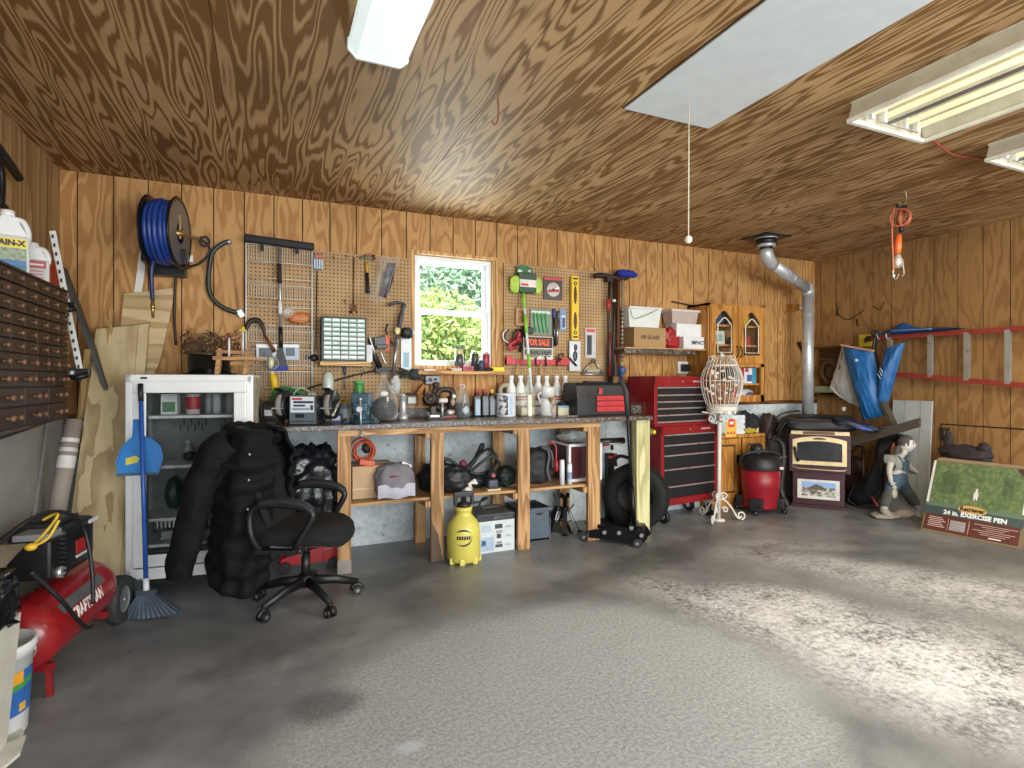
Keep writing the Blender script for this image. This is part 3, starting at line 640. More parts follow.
a,b=P(354,256),P(353.5,311);mb=MB(M('#7b5a38',.4,.6));mb.tube([a,b],.006,8);mb.ball(a+V((0,0,-.03)),(.01,.01,.016));mb.torus(b+V((.0,0,.03)),(0,1,0),.022,.006,16,6);mb.tube([b+V((-.03,0,-.01)),b+V((.03,0,-.005))],.012,8);mb.use(M('#e0c48d',.3,.8));mb.ball(b+V((.0,-.01,-.012)),.012);mb.ball(a+V((.002,-.008,-.005)),.009);one(mb,'basin_wrench','thin bronze wrench with pivoting jaw hung beside the hammer','wrench')
t=thing('bagged_tool','black tool sealed in a clear bag hung near the window','tool',P(385,300,.03));a,b=P(392,264,.03),P(383,297,.03)
mb=MB(M('#26242c',.35));mb.tube([a,a+(b-a)*.4,b],[.035,.045,.03],10,flat=.5);mb.use(M('#77737e',.3));mb.tube([a+V((.02,-.02,.0)),b+V((.02,-.02,0))],.008,6);mb.use(M('#c3b76a',.4));mb.tube([P(381,265,.05),P(376,295,.05)],.006,6);mb.build('tool_body',t)
mb=MB(CLEAR('#d9d6d2',.22));c=P(385,278,.035);
def bagf(u,v):
 z=.17-u*.37;w=(.085-.02*u);x=(v-.5)*2*w-(u-.35)*.12;return c+V((x,-.03*math.sin(math.pi*v)-.012*noise.noise(V((u*6,v*6,1))),z+.01*math.sin(v*9)))
mb.grid(bagf,14,12);mb.build('clear_bag',t,open_=True)
t=thing('shelf','small pine shelf under the parts organizer on the pegboard','shelf',P(346,366,.08));x0,x1,z0,z1=PR(320,361.5,371,366,PY-.14);mb=MB(WOOD('shelf_strip','#a8824f','#d9b983',0,8,.8));mb.bx(x0,x1,PY-.15,PY-.001,z0,z1,.002);mb.build('board',t);shz=z1
mb=MB(STEEL);
for x in(x0+.05,x1-.05):mb.tube([(x,PY-.001,z0-.08),(x,PY-.12,z0-.004)],.005,6)
mb.build('bracket',t)
x0,x1,_,z1=PR(321.5,317,366.5,362,PY-.13);z0=shz+.001
t=thing('parts_organizer','black parts organizer with rows of clear green drawers','organizer',((x0+x1)/2,PY-.07,z0))
mb=MB(M('#1f2a2c',.45));ring(mb,x0,x1,z0,z1,.012,PY-.14,PY-.004,.002);mb.bx(x0,x1,PY-.012,PY-.004,z0,z1)
rows,cols=9,5;cw=(x1-x0-.024)/cols;rh=(z1-z0-.024)/rows
for i in range(1,cols):mb.bx(x0+.012+i*cw-.002,x0+.012+i*cw+.002,PY-.135,PY-.01,z0+.01,z1-.01)
for i in range(1,rows):mb.bx(x0+.01,x1-.01,PY-.135,PY-.01,z0+.012+i*rh-.002,z0+.012+i*rh+.002)
mb.build('frame',t);rn=random.Random(5);DC=[M(h,.25)for h in('#b9d3c6','#a3c2b4','#cfe0d6','#8fb0a2')]
for r in range(rows):
 for c in range(cols):
  mb=MB(DC[3]if rn.random()<.15 else rn.choice(DC[:3]));a=x0+.015+c*cw;e=z0+.015+r*rh;mb.bx(a,a+cw-.006,PY-.145,PY-.03,e,e+rh-.006,.002);mb.use(M('#f2f6f0',.3));mb.bx(a+.006,a+cw-.014,PY-.147,PY-.145,e+rh*.42,e+rh*.62);mb.use(M('#5f7a70',.4));mb.bx(a+.005,a+cw-.011,PY-.1455,PY-.1445,e+.003,e+.008);mb.build('drawer',t)
mb=MB(M('#d5d8da',.6));a0=PR(366,345,372,361,PY-.1);mb.bx(a0[0],a0[1],PY-.12,PY-.01,shz+.001,a0[3],.002);one(mb,'small_box','small white box beside the parts organizer on its shelf','box')
mb,r=plate('','','',401,338,411.5,371,.03,.028,M('#dfe6e8',.5));mb.use(M('#8fb3c9',.5));mb.bx(r[0]+.02,r[1]-.02,PY-.0315,PY-.03,r[2]+.03,r[3]-.12);one(mb,'carton','tall narrow white carton against the pegboard beside the window','box')
t=thing('string_trimmer','silver shafted string trimmer with black motor hung beside the window','trimmer',P(394,402,.07));y=.07
GR3=M('#3b3d3f',.45)
mb=MB(GR3);a=P(405,304,y);mb.tube(spline([P(389,305,y),P(397,302.5,y),a]),.013,8);mb.tube(spline([a,P(402,312,y),P(399,328,y),P(395,334,y)]),[.016,.02,.022,.02,.018,.016,.018,.02,.022,.022,.02,.018,.016,.015,.015,.015,.015,.015,.015],8);mb.build('handle',t)
mb=MB(BLK);p=P(407,333,y+.03);mb.blob(p,(.05,.045,.045),.15,3,4,pw=.75);mb.tube(spline([P(388,324,y),P(386,331,y),P(391,342,y),P(396,347,y)]),.009,7);mb.build('motor',t)
mb=MB(M('#d4c98b',.4));p=P(397.5,331,y+.04);mb.ball(p,(.024,.012,.03));mb.build('badge',t)
mb=MB(M('#9da0a4',.3,.8));mb.tube([P(397,336,y),P(393,378,y)],.016,10);mb.build('shaft',t)
mb=MB(M('#c7c9c9',.5,var=.3,bump=.5));mb.blob(P(395,385,y+.01),(.045,.035,.075),.3,5,3);mb.build('wrapped_head',t)
t=thing('impact_driver','black and orange packaged tool hung beside the parts organizer','tool',P(381,350,.05));mb=MB(M('#1c1c1f',.35));mb.bar(P(374,342,.05),P(389,341,.05),.05,.075,bev=.006);mb.bar(P(376,347,.06),P(388,346,.06),.05,.035,bev=.006);mb.build('body',t);mb=MB(M('#d4572b',.5));mb.bx(P(384,0).x,P(388,0).x,PY-.078,PY-.07,P(0,341).z-.01,P(386,335,.07).z-.0);mb.build('orange_label',t)
t=thing('caulking_gun','black and silver tool with hooked handle hung below the packaged tool','tool',P(380,372,.06));mb=MB(BLK);mb.tube([P(369,338,.07),P(373,352,.07),P(380,368,.07)],[.012,.02,.024],8);mb.bar(P(375,370,.05),P(389,370,.05),.05,.055,bev=.006);mb.build('body',t);mb=MB(STEEL);mb.tube(spline([P(369,336,.08),P(372,345,.08),P(375,354,.08)]),.008,6);mb.tube(spline([P(381,352,.07),P(383,358,.07),P(386,364,.07)]),.008,6);mb.build('lever',t)
t=thing('sickle','hand sickle with curved dark blade and brown handle hung on the pegboard','sickle',P(262,352,.07));y=.07
mb=MB(M('#2b1f19',.45,.5));pts=spline([P(246,331,y),P(248,324,y),P(253,320,y),P(259,321,y),P(263,327,y),P(265,336,y)],5);mb.tube(pts,[.006+.012*math.sin(math.pi*(.15+.8*i/(len(pts)-1)))for i in range(len(pts))],8,flat=.4);mb.build('blade',t)
mb=MB(WOOD('sickle_handle','#4a2a18','#7a4a2c',2,10,1,4));mb.tube([P(264,334,y),P(270,344,y),P(275,352,y)],[.011,.013,.014],8);mb.build('handle',t)
t=thing('work_lamp','caged work lamp with yellow handle hung below the sickle','lamp',P(274,392,.12));y=.12
mb=MB(YEL);mb.tube([P(272.5,374,y),P(274,381,y),P(275.5,391,y)],[.02,.025,.028],12);mb.build('handle',t);mb=MB(M('#d9d5c4',.4));mb.tube([P(272,371,y),P(272.5,375,y)],.012,8);mb.build('neck',t)
mb=MB(CLEAR('#b6b29c',.2));c=P(271,363,y);mb.ball(c,(.04,.035,.055));mb.build('guard',t,open_=True);mb=MB(M('#e7e0c0',.3));mb.ball(c,(.02,.018,.04));mb.build('bulb',t)
mb=MB(STEEL);mb.tube([P(265,352,y),P(267,366,y)],.006,6)
for k in range(4):mb.tube(arc(c,(math.cos(k*.8),math.sin(k*.8),0),(0,0,1),.05,-80,90,10),.002,4)
mb.build('cage',t)
mb=MB(M('#49566e',.4));mb.tube([P(345,366,.02),P(345,374,.02)],[.014,.011],8);mb.use(M('#8a8fa5',.3,.8));mb.tube([P(345,374,.02),P(344,389,.02)],.004,6);one(mb,'screwdriver','thin screwdriver hung under the parts organizer shelf','screwdriver')
for i,(px,py,lab)in enumerate(((333,257,'empty wire hook near the top of the pegboard'),(346,256,'empty wire hook beside the bronze wrench'),(344,300,'empty wire hook low on the bare pegboard'))):
 mb=MB(M('#5d4a33',.4,.7));a=P(px,py,0);mb.tube([a,a+V((0,-.03,0)),a+V((.004,-.04,-.015)),a+V((.006,-.036,-.03))],.003,6);one(mb,'peg_hook',lab,'hook')
mb=MB(BLK);mb.tube(spline([P(285,395,.06),P(305,389,.05),P(330,382,.04),P(352,376,.04),P(374,371,.04)]),.007,7);mb.tube(spline([P(388,370,.06),P(402,373,.05),P(418,378,.04),P(427,381,.03)]),.007,7);one(mb,'power_cable','black power cord strung along the pegboard to the metal outlet','cord')
t=thing('outlet_box','grey metal double outlet box under the window','outlet',P(433,384,.04));x0,x1,z0,z1=PR(425.5,375.5,440,384.5,PY-.03);mb=MB(M('#5b5a60',.35,.5));mb.bx(x0,x1,PY-.035,BACK,z0,z1,.006);mb.build('box',t)
for f in(.32,.68):
 mb=MB(BLK);cx=x0+(x1-x0)*f;mb.cyl((cx,PY-.034,(z0+z1)/2),(cx,PY-.04,(z0+z1)/2),.017,n=16);mb.build('socket',t)
t=thing('work_gloves','dark grey work gloves draped on the cord under the window','gloves',P(410,378,.08));GL=M('#34383a',.8,bump=.4)
for k,(q0,q1)in enumerate(((P(399,368,.08),P(414,374,.08)),(P(398,373,.07),P(414,373,.08)),(P(400,377,.08),P(415,374,.07)))):mb=MB(GL);mb.tube(spline([q0,(q0+q1)/2+V((0,0,.01)),q1]),[.008]*4+[.012]*5+[.016]*4,8)if False else mb.tube([q0,(q0+q1)/2,q1],[.009,.012,.016],8);mb.build('finger',t)
mb=MB(GL);mb.blob(P(416,374,.08),(.06,.035,.045),.25,4,6);mb.build('palm',t)
#   hose reel on the wall
t=thing('hose_reel','blue air hose wound on a black wall reel','hose reel',W(165,268,BACK-.2));rc=W(165.5,232.5,BACK-.26);ax=V((.985,-.17,0)).normalized();side=V((.33,.93,0)).normalized()
FL=M('#1a1b1e',.3,.4)
for s_,hub in((-.085,0),(.085,1)):
 mb=MB(FL);mb.lathe([(.02,-.004),(.235,-.004),(.238,0),(.235,.004),(.02,.004)]if not hub else[(.1,-.004),(.235,-.006),(.24,0),(.235,.006),(.222,.006),(.215,.002),(.1,.002)],rc+ax*s_,ax,40)
 if hub:
  mb.use(M('#7d8188',.35,.6));mb.lathe([(.07,.003),(.212,.003)],rc+ax*s_,ax,40)
 mb.build('flange',t)
mb=MB(M('#1f3c85',.4,var=.25));
for i,(xo,R)in enumerate([(-.06,.19),(-.03,.2),(0,.205),(.03,.195),(.058,.2),(-.045,.165),(-.01,.17),(.03,.165)]):mb.torus(rc+ax*xo,ax,R,.0165,36,8)
mb.build('hose_coil',t)
mb=MB(M('#a38a5a',.3,.8));mb.cyl(rc-ax*.1,rc+ax*.11,.025,n=12);mb.bar(rc+ax*.09+V((0,0,.12)),rc+ax*.09-V((0,0,.04)),.012,.03);mb.build('axle',t)
mb=MB(BLKM);lo=W(162,258,BACK-.2);mb.obox(W(166,258,BACK-.17),(.26,.2,.1),None,.006);mb.bx(rc.x-.12,rc.x+.1,BACK-.1,BACK-.002,rc.z-.26,rc.z-.05,.005);mb.build('bracket',t)
mb=MB(M('#1d2c5c',.4));mb.tube(spline([W(157,256,BACK-.27),W(152,266,BACK-.29),W(151.5,284,BACK-.28),W(152.5,299,BACK-.28)]),.014,8);mb.build('hose_end',t)
mb=MB(M('#b59a5e',.3,.8));mb.tube([W(152.5,299,BACK-.28),W(153,318,BACK-.28)],[.012,.009],8);mb.tube([W(152.5,304,BACK-.28),W(152.7,309,BACK-.28)],.014,6);mb.build('coupling',t)
mb=MB(M('#a48d62',.3,.8));mb.tube(spline([rc+ax*.1,W(190,237,BACK-.2),W(199,239,BACK-.16)]),.012,8);mb.build('inlet_pipe',t)
mb=MB(BLK);mb.tube(spline([W(198,239,BACK-.16),W(206,237,BACK-.15),W(209,243,BACK-.15),W(203,246,BACK-.15),W(200,240,BACK-.15),W(207,244,BACK-.14),W(209.5,252,BACK-.12),W(200,263,BACK-.1),W(186,268,BACK-.08),W(177,274,BACK-.07),W(175,290,BACK-.05),W(174.5,320,BACK-.04),W(176,345,BACK-.04)],5),.009,7);mb.build('feed_hose',t)
mb=MB(M('#e5e5e2',.4));x0,x1,z0,z1=PR(183,255,193,262,BACK-.03);mb.bx(x0,x1,BACK-.04,BACK-.001,z0,z1,.003);one(mb,'label_box','small white box on the wall behind the reel hose','box')
mb=MB(M('#dadad4',.4));mb.bar(W(144,250,BACK-.01),W(136.5,292,BACK-.01),.004,.06,up=(0,1,0))if False else mb.prism([(0,0),(.045,0),(.085,.34),(.04,.34)],W(134,292,BACK-.012),(1,0,0),(0,0,1),(0,.01,0));one(mb,'white_strip','white slanted metal strip on the wall under the hose reel','strip')
t=thing('bow_saw','bow saw with dark tubular frame hung between reel and wire rack','saw',W(240,318,BACK-.03));y=BACK-.03
mb=MB(M('#26322c',.4));mb.tube(spline([W(231,241,y),W(222,244,y),W(213,252,y),W(209.5,266,y),W(208.5,286,y),W(213,299,y),W(224,308,y),W(238,313,y)],5),.0165,10);mb.build('bow',t)
mb=MB(STEEL);mb.tube([W(227,242.5,y),W(231,241,y)],.0175,10);mb.bar(W(238,310,y),W(243,317,y),.03,.045,bev=.006);mb.tube([W(240,314,y),W(240.5,309,y)],.014,8);mb.build('end_fitting',t)
mb=MB(M('#6d6a66',.35,.8));a,b=W(231,243,y),W(241,312,y);mb.bar(a,b,.002,.022,up=(0,1,0));
mb.build('blade',t)
#   second pegboard
t=thing('microfiber_mop','green and white pole mop with lime microfiber head on the pegboard','mop',W(532,400,PY-.17));a=W(523,292,PY-.06);b=W(533,408,PY-.2)
q=lambda f:a+(b-a)*f
mb=MB(M('#dfe6e4',.35));mb.tube([a,b],.0115,10);mb.build('pole',t)
for f0,f1 in((0,.14),(.2,.36),(.54,.66),(.9,1.0)):mb=MB(M('#7fc63a',.4));mb.tube([q(f0),q(f1)],.0155,10);mb.build('green_sleeve',t)
c=W(526,284.5,PY-.06);mb=MB(M('#b5d65a',.9,var=.2,bump=.7,bscale=90));
for s_ in(-1,1):mb.blob(c+V((s_*.10,0,-.005)),(.05,.04,.075),.15,5,s_+3,pw=.7)
mb.build('microfiber_pad',t);mb=MB(M('#2c4a34',.5));mb.bx(c.x-.085,c.x+.085,PY-.105,PY-.03,c.z-.075,c.z+.1,.012);mb.build('wrapper',t)
mb=MB(M('#d9d2cd',.5));mb.bx(c.x-.08,c.x+.08,PY-.108,PY-.105,c.z-.03,c.z+.035);mb.use(M('#c43c3a',.5));mb.bx(c.x-.07,c.x+.0,PY-.109,PY-.108,c.z-.02,c.z+.0);mb.build('wrapper_label',t)
mb=MB(M('#2f6b3a',.5));mb.prism([(-.08,0),(.08,0),(.065,.06),(.02,.075),(-.04,.08),(-.075,.06)],W(525,274,PY-.05),(1,0,0),(0,0,1),(0,.006,0));mb.use(M('#d8e4da',.5));mb.ball(W(520,271,PY-.055),(.022,.004,.014));mb.ball(W(529.5,271,PY-.055),(.014,.004,.012));mb.build('hang_tag',t)
mb,r=plate('','','',544,277,562.5,300,.02,.012,M('#3a3537',.3));mb.use(M('#b84a4e',.5));mb.bx(r[0]+.004,r[1]-.004,PY-.0215,PY-.02,r[3]-.03,r[3]-.003)
cx,cz=(r[0]+r[1])/2,(r[2]+r[3])/2-.01;mb.use(M('#9b9998',.3,.8));mb.cyl((cx,PY-.0225,cz),(cx,PY-.019,cz),.066,n=32);mb.use(M('#a82f3a',.5));mb.prism([(-.06,-.028),(.062,-.02),(.055,.006),(-.05,-.004)],(cx,PY-.0235,cz),(1,0,0),(0,0,1),(0,.0008,0));mb.use(M('#e8e4e0',.4));mb.prism([(.0,.0),(.058,.03),(.06,.012)],(cx,PY-.0235,cz),(1,0,0),(0,0,1),(0,.0008,0));mb.use(BLK);mb.cyl((cx,PY-.024,cz),(cx,PY-.02,cz),.012,n=12);one(mb,'saw_blade_pack','round saw blade in square red and black pack','saw blade')
mb,r=plate('','','',530.5,309,552,335,.02,.01,M('#6f7a74',.35));mb.use(M('#cfd6cf',.5));mb.bx(r[0]+.01,r[1]-.02,PY-.0215,PY-.02,r[3]-.045,r[3]-.02);t=one(mb,'wrench_set','carded set of green handled wrenches on the pegboard','wrench set')
for k in range(4):
 m2=MB(M('#58b36a',.4));xx=r[0]+.03+k*.04;m2.tube([(xx,PY-.028,r[3]-.05),(xx+.025,PY-.028,r[2]+.02)],[.011,.008],8);m2.ball((xx,PY-.028,r[3]-.05),(.016,.008,.016));o=m2.build('wrench');o.parent=t;o.location=-t.location
mb=MB(WOOD('plane_wood','#b98a62','#dcae86',2,8,1.2,5));x0,x1,z0,z1=PR(515.5,308,526,326,PY-.02);w=.028;ring(mb,x0,x1,z0,z1,w,PY-.03,PY-.003,.005);one(mb,'saw_grip','pale wooden saw handle with slot hung on the pegboard','handle')
t=thing('band_clamp','red and black band clamps bundled on the pegboard','clamp',P(514,355,.05));mb=MB(M('#26262a',.4,.4));c=P(513,337,.04);mb.torus(c,(.2,1,0),.075,.008,28,8,.72,.4);mb.torus(c+V((.05,-.02,-.0)),(-.2,1,.1),.065,.009,24,8,.8,2.0);mb.tube([P(523,330,.05),P(520,352,.05)],.015,8);mb.bar(P(522,329,.05),P(533,331,.05),.03,.06,bev=.01);mb.build('black_band',t)
mb=MB(M('#a3242b',.4));mb.tube(spline([P(519,332,.07),P(517,340,.07),P(511,344,.07),P(510,351,.07)]),[.02,.022,.024,.022,.02,.018,.018]*2+[.018]*5,8);mb.tube([P(509,349,.07),P(516,347,.07)],.018,8);mb.tube([P(516,337,.075),P(521,341,.075)],.02,8);mb.build('red_jaw',t)
mb=MB(M('#d5d2cc',.3));mb.torus(P(510,336,.045),(.2,1,0),.062,.006,24,6,.4,2.5);mb.build('white_band',t)
mb,r=plate('','','',523.5,336.5,553,361,.032,.006,M('#d6d0c6',.5));yy=PY-.0325;mb.use(M('#16130f',.5));zt=r[3]-.105;mb.bx(r[0]+.006,r[1]-.006,yy,yy+.001,zt,r[3]-.006);U=(1,0,0);Z=(0,0,1)
mb.use(M('#e8571f',.5));mb.text('FOR SALE',.078,((r[0]+r[1])/2,yy,zt+.048),U,Z,.66,bold=.004)
mb.use(M('#6d7064',.6));mb.bx(r[0]+.01,r[1]-.012,yy,yy+.001,r[2]+.055,zt-.01);mb.use(M('#1d1b18',.6));mb.text('255-13C',.07,((r[0]+r[1])/2+.02,yy-.001,r[2]+.06),U,Z,.85,bold=.002);one(mb,'for_sale_sign','small FOR SALE sign with orange lettering propped on the red rack','sign')
for i,(a0,b0,a1,b1,w,c,lab)in enumerate(((554,309,555.5,346,.022,'#4a505a','long dark steel file hung beside the green wrench set'),(558.5,311,557,345,.018,'#969ba1','bright steel file hung beside the blue blister pack'))):
 t=thing('file',lab,'file',P(a1,b1,.03));mb=MB(M(c,.3,.8));mb.bar(P(a0,b0+9,.03),P(a1,b1,.03),.007,w,up=(0,1,0))if False else mb.tube([P(a0,b0+8,.03),P(a1,b1,.03)],w*.6,6,flat=.4);mb.build('blade',t);mb=MB(M('#3d5688' if i==0 else '#5a6470',.4));mb.tube([P(a0,b0,.03),P(a0,b0+9,.03)],[.018,.013],8);mb.build('handle',t)
mb,r=plate('','','',560,309,566,331,.016,.01,M('#6e8fb4',.3));mb.use(M('#c9d7e6',.3));mb.bx(r[0]+.012,r[1]-.01,PY-.024,PY-.016,r[2]+.02,r[3]-.06,.003);mb.use(M('#274a80',.5));mb.bx(r[0]+.018,r[1]-.016,PY-.026,PY-.024,r[2]+.03,r[3]-.08);one(mb,'blister_pack','blue blister pack hung beside the steel files','pack')
t=thing('tool_rack','long red magnetic tool rack with small screwdrivers','rack',P(537,364,.03));x0,x1,z0,z1=PR(506,359.5,569,365,PY-.03);mb=MB(M('#b8262b',.4));mb.bx(x0,x1,PY-.045,PY-.002,z0,z1,.004);mb.bx(x0,x0+.05,PY-.05,PY-.002,z0,z1+.025,.004);mb.bx(x1-.1,x1,PY-.05,PY-.002,z0,z1+.02,.004);mb.build('rail',t)
for px,c in((517,'#c7a06b'),(541,'#c7a06b'),(536,'#2b2b2d'),(546,'#2b2b2d'),(557,'#7b2226')):
 s_=thing('screwdriver',{517:'tan screwdriver shaft below the red clamps on the red rack',541:'tan screwdriver shaft below the sign on the red rack',536:'small black screwdriver stub under the sale sign',546:'small black screwdriver stub at the sign edge',557:'dark red screwdriver between the sign and the packaged hardware'}[px],'screwdriver',P(px,372,.04));mb=MB(M(c,.4));mb.tube([P(px,357 if c!='#c7a06b' else 366,.055),P(px,366 if c!='#c7a06b' else 377,.055)],.008,8);mb.build('handle',s_);mb=MB(STEEL);mb.tube([P(px,366 if c!='#c7a06b' else 360,.055),P(px,371,.055)],.004,6);mb.build('shank',s_)
mb=MB(BLK);mb.tube(spline([P(557,363,.06),P(559,356,.06),P(562,354,.06),P(564,357,.06)]),.008,7);mb.tube([P(558,362,.06),P(562,359,.06)],.007,6);one(mb,'bent_hook_tool','bent black hook tool on the end of the red rack','tool')
t=thing('spirit_level','yellow spirit level hung upright on the pegboard','level',P(574,340,.03));x0,x1,z0,z1=PR(571,276,578,340,PY-.03);mb=MB(M('#e5bd18',.4));mb.bx(x0,x1,PY-.045,PY-.008,z0,z1,.003);mb.build('frame',t);xm=(x0+x1)/2;hh=z1-z0
for f,r0,l in((.88,.012,0),(.115,.012,0)):mb=MB(BLK);mb.cyl((xm,PY-.047,z0+hh*f),(xm,PY-.01,z0+hh*f),.0185,n=16);mb.use(M('#c8d66a',.3));mb.cyl((xm,PY-.048,z0+hh*f),(xm,PY-.046,z0+hh*f),.008,n=10);mb.build('vial',t)
for f in(.70,.30):mb=MB(M('#4a2a14',.5));mb.prism([(.017*math.cos(k*math.pi/8),.085*math.sin(k*math.pi/8))for k in range(16)],(xm,PY-.0465,z0+hh*f),(1,0,0),(0,0,1),(0,.01,0));mb.build('grip_slot',t)
mb=MB(BLK);mb.bx(x0+.012,x1-.012,PY-.047,PY-.044,z1-.035,z1-.02);mb.bx(x0+.012,x1-.012,PY-.047,PY-.044,z0+.02,z0+.035);mb.build('end_mark',t)
mb,r=plate('','','',569.5,341,580.5,371,.04,.01,M('#ccd2d6',.3));mb.use(M('#3f444a',.35,.5));c=(r[0]+r[1])/2;mb.ball((c,PY-.045,(r[2]+r[3])/2),(.022,.012,.05));mb.tube([(c-.07,PY-.06,(r[2]+r[3])/2-.02),(c+.01,PY-.05,r[2]+.05)],.01,6);mb.ball((c+.005,PY-.045,r[3]-.06),(.018,.01,.03));mb.use(M('#f0f3f4',.4));mb.prism([(0,0),(.04,.02),(.03,.08),(.01,.09)],(r[0]+.01,PY-.0415,r[3]-.13),(1,0,0),(0,0,1),(0,.001,0));one(mb,'hardware_pack','clear pack of grey hardware hung below the yellow level','pack')
mb,r=plate('','','',585.5,328,596,358,.016,.008,M('#bfc0c2',.3));mb.use(M('#c94a4a',.5));mb.bx(r[0]+.012,r[1]-.01,PY-.017,PY-.0155,r[3]-.04,r[3]-.01);mb.use(M('#35393f',.4));
for k in range(4):mb.bx(r[0]+.018+k*.013,r[0]+.027+k*.013,PY-.022,PY-.016,r[2]+.03,r[3]-.07)
one(mb,'hex_key_pack','red topped pack of dark hex keys on the pegboard','pack')
mb=MB(M('#9b9c97',.35,.6));a,b,c=P(582,374,.02),P(604,375,.02),P(594,359.5,.02)
for e,f in((a,b),(b,c),(c,a)):mb.bar(e,f,.008,.022,up=(0,1,0))if False else mb.tube([e,f],.011,6,flat=.5)
mb.bar(P(587,371,.02),P(600,370,.02),.006,.02);one(mb,'speed_square','grey metal speed square leaning on the black toolbox','square')
y=PY-.07
def stick(name,label,pts,r,c,cat,extra=()):
 t=thing(name,label,cat,W(pts[-1][0],pts[-1][1],y));mb=MB(c if not isinstance(c,str)else M(c,.45));mb.tube([W(a,b,y-k*.0)for k,(a,b)in enumerate(pts)],r,10);mb.build('handle',t)
 for(nm,e)in extra:e.build(nm,t)
 return t
h1=MB(M('#2c1a17',.6));h1.tube(spline([W(594,276.5,y),W(600,275,y),W(610,276.5,y),W(622,278.5,y),W(628,277,y)]),[.012]+[.024]*22+[.02,.012],8);h1.bar(W(606,279,y),W(612,279.5,y),.05,.05)
k1=MB(M('#a8292b',.4));k1.tube([W(608.6,299,y),W(608.4,311,y)],.019,10)
k2=MB(M('#6b1f20',.5));k2.tube([W(609,333,y),W(610,352,y),W(609,376,y)],.017,10)
stick('push_broom','long handled rake with wide dark brown head hung head up',[(609.5,279),(608.5,311),(609,340),(609,395)],.014,'#1d1a19','rake',(('head',h1),('red_band',k1),('red_sleeve',k2)))
k3=MB(M('#e6e4df',.4));k3.tube([W(614,299.5,y),W(614,302,y)],.018,10)
stick('shovel_handle','dark pole with white tape band hung beside the rake',[(614.5,280),(614,330),(611,395)],.015,'#2b211d','pole',(('tape_band',k3),))
stick('brown_pole','plain brown wooden pole hung behind the grip pole',[(618,279),(618,372)],.02,WOOD('pole_wood','#4a2a1a','#6b4028',2,8,.6),'pole')
k4=MB(M('#1d1d1e',.6))
for k in range(12):k4.torus(W(622,312+k*4.1,y-.03),(0,0,1),.0145,.006,14,6)
k5=MB(M('#222f8c',.9,bump=.7,bscale=140));k5.blob(W(625.5,273.5,y-.03),(.1,.045,.034),.3,5,4,pw=.8);k5.blob(W(633,275,y-.03),(.045,.04,.025),.3,5,8)
k6=MB(M('#3a5488',.45));k6.blob(W(622.5,370,y-.03),(.035,.03,.04),.1,3,1);k6.tube([W(621.5,372,y-.03),W(619.5,393,y-.03)],[.02,.024],8)
t=thing('wash_brush','telescoping wash pole with blue brush head and black ribbed grip','brush',W(621,393,y-.03));mb=MB(M('#a5957c',.4,.3));mb.tube([W(622.5,280,y-.03),W(622,362,y-.03)],.012,10);mb.build('pole',t);k4.build('ribbed_grip',t);k5.build('brush_head',t);k6.build('blue_handle',t)
mb=MB(M('#1b1b1e',.5));mb.obox(W(616,369,y+.02),(.07,.06,.14),None,.01);one(mb,'tool_holder','black wall holder for the long handled tools','holder')
#   on the bench top
def on(px,py,z=BZ,ymax=4.5):
 p=WZ(px,py,z)
 if p.y>ymax:p=W(px,py,ymax);
 p.z=z+.0005;return p
p=on(307,424);U=RT;N=FW
t=thing('bench_grinder','black bench grinder with large label plate on the end of the bench','grinder',p,-YAW,local=True)
GB=M('#26282b',.4,.2)
mb=MB(GB);mb.bx(-.10,.10,-.07,.09,0,.035,.006);mb.bx(-.09,.09,-.06,.08,.03,.14,.01);mb.cyl((-.12,.01,.125),(.12,.01,.125),.075,n=28);mb.build('motor',t)
mb=MB(M('#5b666d',.45));mb.bx(-.088,.088,-.088,-.06,.005,.2,.004);mb.use(M('#dfe4e8',.4));mb.bx(-.08,.08,-.0895,-.088,.085,.192)
mb.use(M('#bb3b3e',.5));mb.bx(-.072,-.0,-.0905,-.0895,.17,.184);mb.use(M('#2f3f58',.5));mb.bx(-.06,.075,-.0905,-.0895,.148,.163);mb.bx(-.06,.02,-.0905,-.0895,.125,.138);mb.use(M('#8aa3ba',.5));mb.bx(-.07,.05,-.0905,-.0895,.1,.116);mb.use(M('#3d4a55',.5));mb.bx(.055,.075,-.0905,-.0895,.1,.135)
mb.use(BLK);mb.bx(-.045,.015,-.093,-.088,.05,.075,.003);mb.use(M('#30363b',.4));mb.bx(-.085,.085,-.0895,-.088,.02,.027);mb.build('label_plate',t)
for s_ in(-1,1):
 g=MB(GB);x=s_*.165;g.lathe([(.02,-.035),(.095,-.035),(.1,-.028),(.1,.028),(.095,.035),(.02,.035)],(x,.01,.135),(1,0,0),30);g.build('wheel_guard',t)
 g=MB(M('#8c8780',.9));g.cyl((x-.017,.01-.03,.135),(x+.017,.01-.03,.135),.082,n=30);g.build('grinding_wheel',t)
 g=MB(STEEL);g.bx(x-.035,x+.035,-.115,-.07,.11,.118);g.build('tool_rest',t);g=MB(STEEL);g.tube([(x+s_*.036,.01,.135),(x+s_*.055,.01,.135)],.014,8);g.build('axle_nut',t)
 g=MB(GB);g.bar((x,-.04,.23),(x,-.1,.25),.05,.008);g.build('spark_shield',t)
p=on(271,424);t=thing('electric_motor','worn dark electric motor at the cabinet end of the bench','motor',p,-YAW,local=True)
mb=MB(M('#3f3c3a',.5,.3));mb.cyl((-.055,.02,.085),(.06,.02,.085),.075,n=26);mb.bx(-.05,.05,-.05,.09,0,.02)
for k in range(5):mb.torus((-.045+k*.022,.02,.085),(1,0,0),.0755,.003,26,5)
